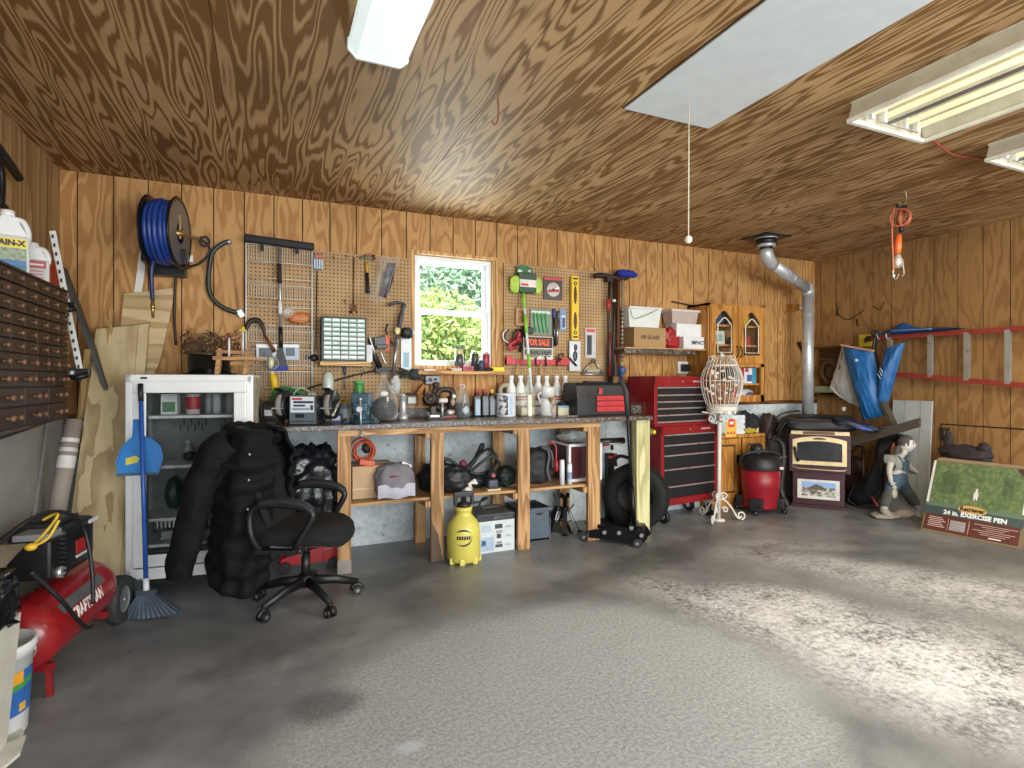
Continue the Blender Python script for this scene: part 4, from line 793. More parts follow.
mb.build('housing',t);mb=MB(BLK);mb.cyl((.06,.02,.085),(.075,.02,.085),.06,n=24);mb.tube([(.075,.02,.085),(.12,.02,.085)],.014,10);mb.torus((-.075,.03,.09),(.2,1,0),.075,.007,24,6,.6,1.6);mb.build('end_cap',t)
mb=MB(M('#b4b6b4',.5));mb.bx(-.02,.03,-.057,-.05,.06,.1);mb.build('name_plate',t)
mb=MB(M('#3c7a48',.45));c=on(286,412,BZ,4.42)
for k in range(7):mb.torus(c+V((-.02+.012*k,.06-.02*(k%3),.13+.012*(k%4))),(.25*(k%3-1),1,.4),.085+.012*(k%3),.008,24,6)
mb.use(M('#9fc08d',.4));mb.tube(spline([c+V((.02,-.02,.14)),c+V((.08,-.03,.24)),c+V((.16,-.02,.22)),c+V((.2,0,.12))]),.006,6);mb.use(M('#1e4a32',.5));mb.blob(c+V((.07,-.02,.13)),(.07,.04,.04),.3,4,2);mb.use(M('#2a5a3a',.5));mb.bx(c.x-.13,c.x+.14,c.y-.06,c.y+.08,BZ+.001,BZ+.1,.01)
one(mb,'garden_hose','tangled green hose coil in a tray behind the bench grinder','hose')
c=on(300,405,BZ,4.28);mb=MB(M('#9a5d52',.6));mb.bx(c.x-.12,c.x+.08,c.y-.02,c.y+.025,c.z+.135,c.z+.165,.004);mb.bx(c.x-.1,c.x-.08,c.y-.0,c.y+.02,BZ+.001,c.z+.136);mb.bx(c.x+.04,c.x+.06,c.y,c.y+.02,BZ+.001,c.z+.136);one(mb,'brick_rest','dull red bar resting behind the grinder label','bar')
p=on(328,410,BZ,4.4);t=thing('caulk_tube','silver white sealant cartridge standing upside down behind the grinder','tube',p);mb=MB(M('#b9c2bd',.3));mb.lathe([(0,.14),(.025,.14),(.04,.16),(.042,.30),(.036,.34),(.02,.365),(0,.365)],p);mb.use(M('#dfe4e2',.3));mb.bx(p.x-.012,p.x+.012,p.y-.044,p.y-.03,p.z+.15,p.z+.27,.004);mb.build('cartridge',t);mb=MB(M('#d9d9d6',.4));mb.lathe([(0.03,0),(.03,.005),(.012,.02),(.01,.14)],p);mb.build('nozzle',t)
p=on(359,410,BZ,4.42);bottle(p,.043,.30,'#3d8c3f','#54a356','green plastic bottle standing behind the blue vise',neck=.75,band='#4aa04a')
p=on(368,408,BZ,4.36);bottle(p,.024,.21,'#d7dad6','#e6e6e4','small white squeeze bottle between vise and jug',neck=.3)
p=on(345,419,BZ,4.3);can(p,.05,.13,'#6f747b','grey tin with yellow rim beside the blue vise','can','tin','#b49339','#9aa2a8')
p=on(337,421,BZ,4.2);carton(p,(.07,.06,.06),-.3,'#4a4d70','carton','small violet grey carton between grinder and tin','box',((.1,.9,.3,.8,'#b9bccd'),),flaps=False)
mb=MB(M('#8a8378',.4));mb.tube(spline([on(333,415,BZ+.13),on(341,400,BZ+.16,4.4),on(349,404,BZ+.13,4.4)]),.007,6);mb.v=[q for q in mb.v];
one(mb,'wire_loop','pale wire loop above the tin beside the grinder','wire')
p=on(362,423);t=thing('bench_vise','blue grey bench vise with steel handle bolted to the bench edge','vise',p,-YAW+.15,local=True);VB=M('#2c4859',.4,.2)
mb=MB(VB);mb.lathe([(0,0),(.085,0),(.085,.018),(.06,.025),(.055,.05),(.06,.055),(0,.055)],(0,0,0));mb.bx(-.055,.055,-.045,.085,.05,.12,.012);mb.bx(-.065,.065,.03,.09,.11,.215,.01);mb.bx(-.045,.045,.03,.14,.12,.17,.01);mb.build('fixed_jaw',t)
mb=MB(VB);mb.bx(-.05,.05,-.13,-.04,.085,.15,.012);mb.bx(-.065,.065,-.085,-.03,.12,.215,.01);mb.bx(-.03,.03,-.1,.05,.09,.13,.004);mb.build('moving_jaw',t)
mb=MB(STEEL);mb.bx(-.06,.06,-.03,-.024,.175,.213);mb.bx(-.06,.06,.024,.03,.175,.213);mb.build('jaw_plate',t)
mb=MB(STEEL);mb.cyl((0,-.13,.105),(0,-.165,.105),.02,n=14);mb.tube([(0.005,-.15,.17),(.012,-.15,-.07)],.007,8);mb.ball((.005,-.15,.175),.012);mb.ball((.012,-.15,-.075),.012);mb.build('handle',t)
for s_ in(-1,1):mb=MB(VB);mb.bx(s_*.09-.03,s_*.09+.03,-.025,.025,0,.02,.006);mb.use(STEEL);mb.cyl((s_*.095,0,.02),(s_*.095,0,.03),.01,n=6);mb.build('lug',t)
p=on(384,419,BZ,4.2);t=thing('glass_jug','clear narrow necked jug filled with dark scraps on the bench','jug',p)
mb=MB(CLEAR('#cfd2d0',.1,.06,.9));mb.lathe([(.0,.01),(.085,.012),(.1,.03),(.1,.16),(.085,.2),(.05,.25),(.022,.31),(.02,.36),(.024,.365)],p,n=28);mb.build('jug_body',t,open_=True)
mb=MB(M('#222125',.75,var=.7,scale=45,bump=1));mb.blob(p+V((0,0,.092)),(.093,.093,.088),.1,6,4,n=40,m=28);mb.build('contents',t)
mb=MB(M('#d9dad8',.3));mb.blob(p+V((-.01,-.055,.205)),(.03,.012,.02),.2,5,3);mb.ball(p+V((.01,-.085,.165)),(.008,.004,.02));mb.build('painted_highlight',t)  # pale blobs stand in for light glinting on the jug
p=on(403,416,BZ,4.25);mb=MB(M('#b8bcbd',.3,.4));mb.lathe([(0,0),(.038,0),(.042,.02),(.036,.04),(.026,.05),(.026,.185),(.03,.19),(0,.2)],p);one(mb,'silver_cylinder','silver flanged cylinder standing beside the dark filled jug','cylinder')
OAK2=WOOD('block_wood','#9c6a38','#c8965c',2,9,1.2,5)
b=W(416,405,BACK-.09);zb=BZ+.078
mb=MB(OAK2);x0,x1,z0,z1=PR(404,403,429,405.5,BACK-.09);mb.bx(x0,x1,BACK-.12,BACK-.005,zb,zb+.02,.002);ya=BACK-.09;
x2=W(417,381,ya).x;mb.bx(x2,x2+.045,ya-.02,ya+.05,zb+.02,zb+.11,.003);mb.bar((x2+.0,ya+.01,zb+.11),(x2+.06,ya+.01,zb+.19),.06,.03);mb.bx(x2+.065,x2+.085,ya-.02,ya+.05,zb+.02,zb+.19,.003);one(mb,'wooden_jig','small wooden block jig on the bench backsplash','jig')
p=V((W(411,381,ya).x,ya,zb+.0205));t=thing('glass_jar','wide clear jar with white label beside the wooden jig','jar',p);mb=MB(CLEAR('#d8dedb',.25));mb.lathe([(0,0),(.045,0),(.048,.01),(.046,.08),(.04,.09)],p);mb.build('jar_body',t,open_=True);mb=MB(M('#e8eae6',.5));mb.bx(p.x-.035,p.x+.03,p.y-.05,p.y-.044,p.z+.02,p.z+.07,.003);mb.build('label',t);mb=MB(M('#3f3a35',.4));mb.lathe([(0,.1),(.044,.1),(.044,.085),(0,.085)],p);mb.build('lid',t)
DB=M('#3b322c',.45,.4)
p=on(433,416,BZ,4.3);t=thing('hand_grinder','small dark cast metal bench tool with crank arms on splayed feet','tool',p)
mb=MB(DB);mb.bx(p.x-.055,p.x+.055,p.y-.05,p.y+.05,p.z,p.z+.018,.005);mb.bx(p.x-.02,p.x+.02,p.y-.02,p.y+.02,p.z+.01,p.z+.1,.006);mb.use(M('#8d8f90',.3,.8));mb.bx(p.x-.04,p.x+.04,p.y-.058,p.y-.05,p.z+.015,p.z+.035,.004);mb.build('base',t)
mb=MB(DB);mb.blob(p+V((-.01,0,.155)),(.07,.04,.05),.3,4,3);mb.torus(p+V((-.035,-.03,.165)),(.2,1,0),.035,.012,18,8);mb.tube([p+V((.0,0,.18)),p+V((.02,-.01,.26))],.02,8);mb.ball(p+V((.02,-.01,.27)),(.03,.025,.03));mb.build('head',t)
mb=MB(M('#e3dfd6',.4));mb.cyl(p+V((.035,-.04,.145)),p+V((.105,-.04,.145)),.017,n=14);mb.build('white_grip',t);mb=MB(STEEL);mb.tube([p+V((.07,-.02,0)),p+V((.07,-.02,.13))],.012,10);mb.build('post',t)
p=on(447,416,BZ,4.38);t=thing('chop_saw','small dark round bodied bench saw with red base below the window','saw',p)
mb=MB(DB);mb.torus(p+V((-.03,.03,.15)),(.25,1,0),.075,.034,26,10,.62,.3);mb.tube(spline([p+V((-.09,.02,.1)),p+V((-.06,.02,.22)),p+V((.03,0,.225)),p+V((.05,-.01,.17))]),.026,8);mb.tube([p+V((.04,-.01,.17)),p+V((.02,-.01,.06))],[.035,.028],10);mb.build('body',t)
mb=MB(M('#7c2326',.4));mb.bx(p.x-.05,p.x+.065,p.y-.06,p.y+.06,p.z,p.z+.022,.004);mb.use(M('#aaa69c',.35,.5));mb.blob(p+V((.02,-.02,.045)),(.04,.03,.03),.25,5,2);mb.build('base',t)
mb=MB(M('#e8e8e2',.3));mb.ball(p+V((.043,-.045,.175)),.018);mb.use(M('#a08c7a',.4));mb.blob(p+V((.035,-.04,.13)),(.02,.015,.03),.3,5,6);mb.build('knob',t)
p=on(462,415,BZ,4.4);t=thing('spray_bottle','clear domed bottle with dark liquid and pale teardrop label','bottle',p);mb=MB(CLEAR('#cfd6d6',.2));mb.lathe([(0,0),(.062,0),(.065,.01),(.065,.11),(.055,.17),(.03,.215),(.022,.23),(.022,.245)],p);mb.build('body',t,open_=True)
mb=MB(M('#15181b',.3));mb.lathe([(0,.004),(.06,.004),(.061,.12),(0,.12)],p);mb.build('liquid',t);mb=MB(M('#aebfca',.25));mb.lathe([(.004,.0),(.03,.02),(.038,.05),(.03,.08),(.012,.12),(.006,.18)],p+V((.01,-.038,.01)),sy=.75);mb.build('teardrop_label',t);mb=MB(M('#d9d6d4',.4));mb.lathe([(0,.24),(.024,.24),(.022,.27),(0,.272)],p);mb.use(M('#c26a6f',.4));mb.ball(p+V((0,-.02,.255)),(.012,.008,.014));mb.build('cap',t)
for px,capc,lb,lab in((476.5,'#b03a40','#9eb6ce','black bottle with red cap and pale blue label beside the domed bottle'),(484.5,'#b8484c','#6d747a','middle black bottle with red cap and grey label'),(491.5,'#cdb34a','#7c858c','black bottle with yellow cap beside the paint can')):
 p=on(px,415.5,BZ,4.44);t=thing('oil_bottle',lab,'bottle',p,group='black bottles on the bench');mb=MB(M('#15161a',.3));mb.bx(p.x-.03,p.x+.03,p.y-.035,p.y+.035,p.z,p.z+.175,.012);mb.lathe([(.022,.17),(.018,.2)],p);mb.use(M(lb,.4));mb.bx(p.x-.021,p.x+.021,p.y-.0365,p.y-.035,p.z+.012,p.z+.145);mb.build('body',t);mb=MB(M(capc,.4));mb.lathe([(0,.198),(.02,.198),(.021,.225),(.012,.23),(0,.23)],p);mb.build('cap',t)
p=on(506,416,BZ,4.38);t=thing('paint_can','white and black paint can beside the black bottles','can',p);R=.083;H=.195
mb=MB(M('#d5d9dc',.35));mb.lathe([(0,0),(R,0),(R*1.02,.004),(R,.008),(R,H-.01),(R*1.02,H-.004),(R,H),(R*.9,H),(R*.88,H-.008),(0,H-.008)],p,n=32)
def paintlabel():
 t_=NT('paint_label');nz=t_.noise(t_.coord('Object'),24,4);t_.set(Base_Color=t_.ramp(nz,[(.44,lin('#23262a')),(.5,lin('#6b7075')),(.56,lin('#d9dcdf'))]),Roughness=.4);return t_.mat
mb.use(paintlabel());vs=[p+V((math.cos(a)*R*1.006,math.sin(a)*R*1.006,z))for z in(.015,H-.018)for a in[math.radians(200+60*k/10)for k in range(11)]];mb.add(vs,[(k,k+1,12+k,11+k)for k in range(10)],True)
mb.use(M('#aac3dd',.4));vs=[p+V((math.cos(a)*R*1.007,math.sin(a)*R*1.007,z))for z in(.015,H-.018)for a in[math.radians(266+22*k/6)for k in range(7)]];mb.add(vs,[(k,k+1,8+k,7+k)for k in range(6)],True);mb.build('can_body',t)
mb=MB(STEEL);mb.tube(arc(p+V((0,0,H-.03)),(1,0,0),(0,-.6,-.8),R*1.03,0,180,14),.002,5);mb.build('bail',t)
p=on(500,408,BZ,4.53);mb=MB(M('#b0a48e',.6));q=V((p.x+.05,4.52,BZ+.215));mb.torus(q,(.5,1,.2),.05,.022,24,8);mb.use(M('#6a6156',.7));mb.bx(q.x-.05,q.x+.07,4.46,4.56,BZ+.001,BZ+.155);one(mb,'tape_roll','beige roll of hose lying on a block behind the paint can','roll')
p=on(526,415,BZ,4.36);t=thing('clear_jug','clear square plastic jug half full of cloudy liquid','jug',p);mb=MB(CLEAR('#dcdac6',.2));mb.bx(p.x-.07,p.x+.07,p.y-.05,p.y+.05,p.z,p.z+.2,.018);mb.build('jug_body',t);mb=MB(M('#b5ae93',.3));mb.bx(p.x-.06,p.x+.06,p.y-.042,p.y+.04,p.z+.004,p.z+.075,.012);mb.build('liquid',t);mb=MB(M('#e3e0d2',.4));mb.bx(p.x-.005,p.x+.03,p.y-.056,p.y-.05,p.z+.0,p.z+.18,.003);mb.build('label_strip',t)
WB=[]
for k,px in enumerate((511,520.5,529,538,546.5,556.5,565)):
 y=BACK-.13;p=V((W(px,381,y).x,y,BZ+.0005))
 if k==0:
  q0=bottle(p,.044,.345,'#dcdfdc','#e9ebe8','','bottle',neck=.42,band='#e6e8e6',lab='#b5434a',group='white quart bottles along the pegboard');o=q0
 else:o=dup(q0,p)
 o['label']='white quart bottle with red print in the row under the red tool rack'
p=on(546,413,BZ,4.3);t=thing('sprayer_bottle','white handled bottle with orange spout at front of the bottle row','bottle',p);mb=MB(M('#cfd3d1',.35));mb.lathe([(0,0),(.05,0),(.055,.01),(.052,.13),(.045,.16),(0,.165)],p,sy=.8);mb.lathe([(.0,.165),(.06,.15),(.064,.24),(.055,.25),(0,.25)],p+V((.015,0,0)),sy=.8);mb.tube(spline([p+V((-.045,0,.2)),p+V((-.075,0,.18)),p+V((-.06,0,.13)),p+V((-.045,0,.1))]),.008,6);mb.build('body',t);mb=MB(M('#d0762f',.4));mb.lathe([(.005,0),(.018,.02),(.034,.05),(.036,.06),(0,.06)],p+V((.035,-.05,.1)));mb.build('funnel',t)
mb=MB(M('#a8683f',.5));mb.blob(p+V((.05,-.055,.05)),(.02,.015,.04),.25,5,4);mb.build('spout_drip',t)
p=on(553,416,BZ,4.15);bottle(p,.026,.15,'#d9e2e4','#5f9f96','small clear water bottle with teal cap in front of the white bottles',clear=True,neck=.5)
p=on(563,413,BZ,4.3);carton(p,(.105,.07,.085),-.2,'#d8d3b4','carton','small cream box with blue top beside the black toolbox','box',((0,1,.78,1,'#7ba6c4'),),flaps=False)
mb=MB(BLK);q=p+V((.0,.0,.0865));mb.blob(q+V((.02,.02,.012)),(.06,.04,.022),.2,4,4,flat=q.z+.0);one(mb,'rubber_puck','flat black cap lying on the small cream box','cap')
p=on(607,411,BZ,4.3);t=thing('toolbox','black plastic toolbox with three red drawers on the bench','toolbox',(2.9,4.2,BZ+.0005),.02,local=True)
L=W(577,381,4.12);Rr=W(627,381,4.12);wbx=Rr.x-L.x;org=V((L.x,4.12,BZ+.0005));t.location=org
TB=M('#1d1e22',.45);hh=.285
mb=MB(TB);mb.bx(0,wbx,0,.24,0,.17,.012);mb.bx(0,wbx*.36,-.004,.1,0,.2,.01);mb.bx(.0,wbx*.3,-.008,-.003,.02,.16,.004);mb.build('case',t)
mb=MB(TB);mb.prism([(0,.17),(.01,.26),(.03,hh),(.21,hh),(.235,.26),(.24,.17)],(0,0,0),(0,1,0),(0,0,1),(wbx,0,0));mb.bx(.02,wbx-.02,-.006,.0,.175,.20,.003);
for k in range(3):mb.bx(.04,.17,-.006+.02*0,.03,.08+k*.035,.095+k*.035,.003)
mb.bx(wbx*.3,wbx*.7,.08,.16,hh-.002,hh+.016,.006);mb.build('lid',t)
mb=MB(M('#c33237',.4));mb.bx(wbx*.42,wbx*.49,-.012,-.004,.185,.235,.004);mb.build('latch',t);mb=MB(M('#7f2a2e',.4));mb.bx(wbx*.86,wbx*.95,.012,.02,.245,.262,.003);mb.build('emblem',t)
for k in range(3):
 z=.035+k*.047;mb=MB(M('#c12a30',.4));mb.bx(wbx*.38,wbx*.97,-.016,.1,z,z+.042,.005);mb.use(M('#8f1c22',.5));mb.bx(wbx*.5,wbx*.85,-.018,-.015,z+.012,z+.018);mb.build('drawer',t)
p=on(589,414.5,BZ,4.2);mb=MB(M('#4b4a4a',.6));mb.blob(p+V((0,-.04,.02)),(.085,.04,.028),.15,3,3,flat=p.z);mb.use(M('#c8c8c4',.3));mb.blob(p+V((.1,-.03,.012)),(.03,.02,.014),.3,5,2,flat=p.z);one(mb,'sanding_block','dark grey sanding block lying in front of the black toolbox','tool')
p=on(572,413.5,BZ,4.05);mb=MB(M('#7a7468',.6));mb.bar(p+V((-.05,0,.008)),p+V((.05,-.0,.008)),.02,.012,bev=.003);one(mb,'putty_knife','small drab stick lying on the bench beside the cream box','tool')
p=W(643,411,4.2);mb=MB(GRAN);mb.bx(p.x-.06,p.x+.13,4.3,4.31,BZ+.0005,BZ+.075);one(mb,'backsplash_piece','loose speckled countertop offcut standing at the far bench end','offcut')
p=W(634,411,4.25);t=thing('cord_loop','thin dark cord loop at the far end of the bench','cord',(p.x,4.25,BZ));mb=MB(M('#2b2522',.5));mb.tube(spline([V((p.x-.03,4.25,BZ+.005)),V((p.x-.02,4.26,BZ+.09)),V((p.x+.02,4.26,BZ+.08)),V((p.x+.03,4.25,BZ+.005))]),.004,6);mb.build('loop',t)
#   window sill
SY=BACK-.09;sz=SILLZ+.0005
def sp(px):return V((W(px,381,SY).x,SY,sz))
p=sp(459);p.x=W(459,381,SY+.02).x;c0=p+V((0,.03,.03))
mb=MB(M('#c3c1bd',.5));q=sp(458.5);mb.bx(q.x-.05,q.x+.02,SY-.03,SY+.06,sz,sz+.022,.003);one(mb,'pale_box','flat pale box under the travel mug on the window sill','box')
mb=MB(M('#a33148',.4));q=sp(467.5);mb.bx(q.x-.052,q.x+.045,SY-.035,SY+.055,sz,sz+.042,.004);mb.use(M('#7b2035',.5));mb.bx(q.x-.03,q.x+.03,SY-.0365,SY-.035,sz+.012,sz+.03);one(mb,'pink_box','dark pink box on the window sill below the mugs','box')
q=V((W(459.5,381,SY).x,SY+.01,sz+.0425));t=thing('travel_mug','grey travel mug with handle and pale lid on the window sill','mug',q);mb=MB(M('#5a6060',.3,.3));mb.lathe([(0,0),(.04,0),(.036,.05),(.034,.1),(0,.1)],q);mb.build('body',t);mb=MB(M('#c9c48a',.4));mb.lathe([(.034,.1),(.036,.118),(.036,.145),(0,.146)],q);mb.build('lid',t);mb=MB(BLK);mb.tube(spline([q+V((-.034,0,.15)),q+V((.0,0,.165)),q+V((.038,0,.14)),q+V((.052,0,.05)),q+V((.042,0,.01))]),.005,6);mb.build('handle',t)
for px,r,h,c,cp,lab,z in((474.5,.034,.15,'#3b403f','#c6c78d','dark jar with pale yellow lid on the window sill',.0),(481,.03,.085,'#3a4656','#9db2c2','small blue grey jar in front of the red cup on the sill',0),(485.5,.036,.145,'#97344a','#d7d4d0','dark red cup with white band on the window sill',.0)):
 q=sp(px);q.y=SY+(.03 if h>.1 else-.03);q.x=W(px,381,q.y).x;can(q,r,h,c,lab,'jar','jar',cp)
q=sp(485);mb=MB(BLK);mb.blob(V((q.x+.02,SY-.045,sz+.014)),(.04,.016,.016),.2,4,3,flat=sz);one(mb,'rubber_puck','black plastic cap lying in front of the red cup on the sill','cap')
x0,x1,z0,z1=PR(488.5,366,503,370.5,SY);mb=MB(M('#dcd43a',.8,bump=.4));mb.bx(x0,x1,SY-.035,SY+.035,sz,sz+.034,.006);one(mb,'yellow_sponge','yellow sponge on the end of the window sill','sponge')
mb=MB(M('#c9cdd0',.5));a=W(437,369,SY);mb.bx(W(424,381,SY).x,W(436,381,SY).x,SY-.01,SY+.06,sz,sz+.012,.002);one(mb,'paper','flat white paper strip on the window sill','paper')
#   on the lower shelf of the bench
S0=SHZ+.0006
def sh(px,Y):return V((W(px,381,Y).x,Y,S0))
p=sh(371,4.3);carton(p,(.31,.28,.235),0,'#b89a78','carton','kraft cardboard box under the orange cord on the bench shelf','box',((.0,1,.29,.31,'#d4c9ae'),))
c=sh(363,4.28)+V((.0,-.05,.2355));t=thing('extension_cord','orange extension cord coiled on the cardboard box','cord',c);OR=M('#c2512b',.45,var=.2);mb=MB(OR);rn=random.Random(4)
for k in range(12):
 a=V((rn.uniform(-.3,.3),1,rn.uniform(-.3,.3)));mb.torus(c+V((rn.uniform(-.02,.02),.02+rn.uniform(-.05,.06),.098+rn.uniform(-.006,.014))),a,rn.uniform(.062,.09),.0055,26,6)
mb.build('coil',t);mb=MB(OR);mb.obox(c+V((.01,-.06,.022)),(.11,.05,.042),Matrix.Rotation(.2,3,'Y'),.008);mb.build('outlet_end',t);mb=MB(M('#2a2422',.6));mb.blob(c+V((.03,.04,.12)),(.04,.03,.04),.3,4,2);mb.build('plug',t)
p=sh(394,4.14);t=thing('duffel_bag','grey and white zipped bag with white tag on the bench shelf','bag',p);mb=MB(M('#77737b',.8,bump=.3));mb.blob(p+V((.0,0,.115)),(.145,.1,.135),.12,2.5,4,flat=p.z,pw=.75,fold=.04);mb.build('body',t)
mb=MB(M('#a9a9b6',.6));mb.grid(lambda u,v:p+V(((u-.5)*.27,-.098-.014*math.sin(math.pi*u)*math.sin(math.pi*v),.008+v*.095+.008*math.sin(u*9))),14,8);mb.build('pale_front',t)
mb=MB(M('#7a1f3a',.5));mb.tube(spline([p+V((-.06,-.088,.16)),p+V((-.01,-.096,.165)),p+V((.06,-.088,.155))]),.008,6);mb.build('zipper',t)
mb=MB(M('#e3e4ea',.5));mb.add([p+V((.03,-.06,.22)),p+V((.1,-.075,.19)),p+V((.125,-.04,.23)),p+V((.06,-.03,.262))],[(0,1,2,3)]);mb.build('paper_tag',t)
mb=MB(M('#5a565e',.8));mb.tube(spline([p+V((-.08,-.03,.22)),p+V((-.02,-.06,.245)),p+V((.05,-.03,.23))]),.008,6);mb.build('handle',t)
p=sh(436,4.22);mb=MB(M('#191a1d',.45,var=.3,bump=.4));mb.blob(p+V((0.02,0,.11)),(.16,.13,.12),.2,3.5,6,flat=p.z,fold=.08);one(mb,'black_bag','crumpled black bag on the bench shelf behind the second post','bag')
p=sh(450,4.12);mb=MB(M('#222327',.5,bump=.4));mb.blob(p+V((.04,0,.10)),(.12,.09,.1),.2,3,9,flat=p.z,fold=.09);one(mb,'tool_bag','black nylon tool bag beside the second bench post','bag')
HS=M('#23282a',.45);p=sh(472,4.25);mb=MB(HS)
mb.tube(spline([W(443,459,4.2),W(452,461,4.2),W(462,470,4.2),W(472,473,4.2)]),.013,8);mb.tube(spline([W(466,468,4.2),W(475,458,4.3),W(481,445,4.35),W(483.5,446,4.35),W(479,455,4.35),W(468,470,4.25)]),.012,8);mb.tube(spline([W(467,470,4.2),W(478,456,4.25),W(489,449,4.3),W(496,457,4.3),W(493,468,4.2),W(480,474,4.15),W(470,472,4.15)]),.012,8);mb.tube(spline([W(470,472,4.15),W(482,462,4.2),W(492,456,4.2),W(499,462,4.2),W(500,470,4.2)]),.012,8);mb.blob(p+V((.03,.0,.055)),(.15,.08,.055),.3,4,2,flat=p.z)
one(mb,'rubber_hose','black rubber hose looped up from the bench shelf','hose')
mb=MB(M('#6f1f33',.5));mb.blob(W(463,464,4.16),(.03,.02,.03),.3,5,1);mb.tube([W(463,464,4.16),W(463,480,4.16)],.01,6);one(mb,'red_fitting','dark red plastic fitting among the black hose loops','fitting')
p=sh(468,4.1);mb=MB(M('#dcdad2',.35));
for a,b in(((-.06,-.01,.02),(.06,.0,.085)),((-.02,-.02,.075),(.03,0,.02)),((.0,-.01,.04),(-.03,-.01,.005)),((.02,0,.07),(.075,0,.06))):mb.tube([p+V(a),p+V(b)],.012,8)
mb.ball(p+V((.05,-.005,.08)),.016);mb.ball(p+V((-.055,-.01,.02)),.016);mb.bx(p.x-.03,p.x+.03,p.y-.01,p.y+.03,p.z,p.z+.05,.01);one(mb,'spray_nozzle','white branching hose fitting at front of the bench shelf','fitting')
p=sh(491.5,4.1);t=thing('sander','small dark electric sander with pale pad on the bench shelf','sander',p);mb=MB(M('#cbbd98',.8));mb.bx(p.x-.055,p.x+.055,p.y-.06,p.y+.06,p.z,p.z+.014,.002);mb.build('pad',t);mb=MB(M('#39424f',.45));mb.bx(p.x-.042,p.x+.042,p.y-.045,p.y+.045,p.z+.014,p.z+.085,.015);mb.build('body',t);mb=MB(M('#2a2c30',.45));mb.blob(p+V((0,0,.12)),(.04,.045,.04),.1,3,2);mb.use(M('#b9494d',.5));mb.ball(p+V((0,-.045,.115)),(.018,.005,.012));mb.build('grip',t)
p=sh(505,4.18);mb=MB(M('#16211f',.6));mb.blob(p+V((0,0,.085)),(.09,.08,.085),.25,3,8,flat=p.z);mb.use(M('#3f6b57',.5))
for k in range(9):mb.torus(p+V((.01,-.04+.006*k,.06+.008*(k%4))),(.5-.12*k,-1,.3),.05+.005*(k%3),.003,20,5)
one(mb,'string_bundle','dark bundle wound with green string beside the sander','bundle')
p=sh(536,4.22);t=thing('backpack','dark grey backpack with red strap end on the bench shelf','bag',p);mb=MB(M('#2b2a2e',.7,var=.3,bump=.5));mb.blob(p+V((-.01,0,.14)),(.16,.12,.15),.2,3,12,flat=p.z,fold=.1);mb.build('body',t);mb=MB(M('#4a494f',.6));mb.tube(spline([W(546,446,4.12),W(549,456,4.09),W(547,470,4.08),W(550,481,4.08)]),.014,6);mb.tube(spline([W(541,447,4.12),W(551,452,4.09),W(553,468,4.08)]),.012,6);mb.build('strap',t);mb=MB(M('#a4242e',.4));mb.tube([W(556,460,4.06),W(556.5,471,4.06)],.017,8);mb.tube(spline([W(547,444,4.1),W(553,443,4.08),W(556,448,4.07),W(556,460,4.06)]),.007,6);mb.build('red_buckle',t)
p=sh(578,4.12);x0,x1=W(567,381,4.16).x,W(600,381,4.16).x;z1=W(580,443.5,4.16).z
t=thing('white_case','dark red case with white edges standing on end of the bench shelf','case',(x0,4.2,S0));mb=MB(M('#551d22',.5));mb.bx(x0+.01,x1-.02,4.17,4.44,S0,z1-.02,.004);mb.build('body',t);mb=MB(M('#dcdfe2',.4));ring(mb,x0,x1,S0,z1,.022,4.13,4.17,.002);mb.bar((x0+.01,4.15,z1-.01),(W(553,381,4.34).x,4.36,z1+.01),.02,.012);mb.build('white_edge',t)
for k,(px,hgt,dx)in enumerate(((562,.205,0),(569.5,.17,0))):
 q=V((W(px,381,4.06).x,4.06,S0));t=thing('spray_can',('tall white slim aerosol can in front of the dark red case','shorter white printed aerosol can in front of the dark red case')[k],'can',q,group='white aerosol cans on the bench shelf');r=.021;mb=MB(M('#d3dde2',.35));mb.lathe([(0,0),(r,0),(r,hgt*.8),(r*.9,hgt*.83),(0,hgt*.83)],q,n=18)
 if k:mb.use(M('#7f93b0',.5));mb.lathe([(r*1.01,hgt*.25),(r*1.01,hgt*.6)],q,n=18)
 mb.build('body',t);mb=MB(M('#e3eaec',.35));mb.lathe([(r*.95,hgt*.8),(r*.9,hgt),(0,hgt)],q,n=18);mb.build('cap',t)
p=V((W(575,381,4.3).x,4.3,z1));mb=MB(CLEAR('#c9cfd0',.35));mb.blob(p+V((0,.0,.055)),(.15,.1,.05),.35,4,3,flat=z1+.001,fold=.15);one(mb,'plastic_sheet','crumpled clear plastic sheet lying on the dark red case','plastic')
y=4.3;mb=MB(M('#242526',.35));mb.tube([W(597,442,y),W(623.5,440.5,y)],.03,12);mb.use(M('#babcbc',.3));mb.tube([W(600,444.5,y-.02),W(622,443,y-.02)],.01,8);mb.use(M('#8a2d2c',.4));mb.tube([W(603,445,y-.03),W(609,444.6,y-.03)],.012,8);mb.use(BLKM);mb.bar(W(612,445,y+.02),W(612,450,y+.02),.02,.02);one(mb,'work_light_bar','long black tube light lying behind the last bench post','light')
mb=MB(M('#d9dde0',.4));mb.bx(W(596,381,4.06).x,W(601.5,381,4.06).x,4.05,4.075,W(599,478,4.06).z,W(599,445,4.06).z,.002);one(mb,'white_strip','white flat strip fixed to the back of the last bench post','strip')
q=W(610,515,4.5);t=thing('hand_truck','black upright steel frame with red knob standing against the concrete wall','frame',(q.x,4.5,0));mb=MB(M('#18191b',.4,.3));mb.bx(q.x-.035,q.x+.035,4.48,4.53,0,W(610,453,4.5).z,.004);mb.bx(q.x-.2,q.x+.25,4.38,4.53,0,.02,.004);mb.build('upright',t);mb=MB(M('#b02a30',.4));mb.blob(W(615.5,457,4.46),(.03,.02,.035),.1,3,2);mb.bar(W(608,457,4.48),W(615,457,4.47),.02,.02);mb.build('knob',t)
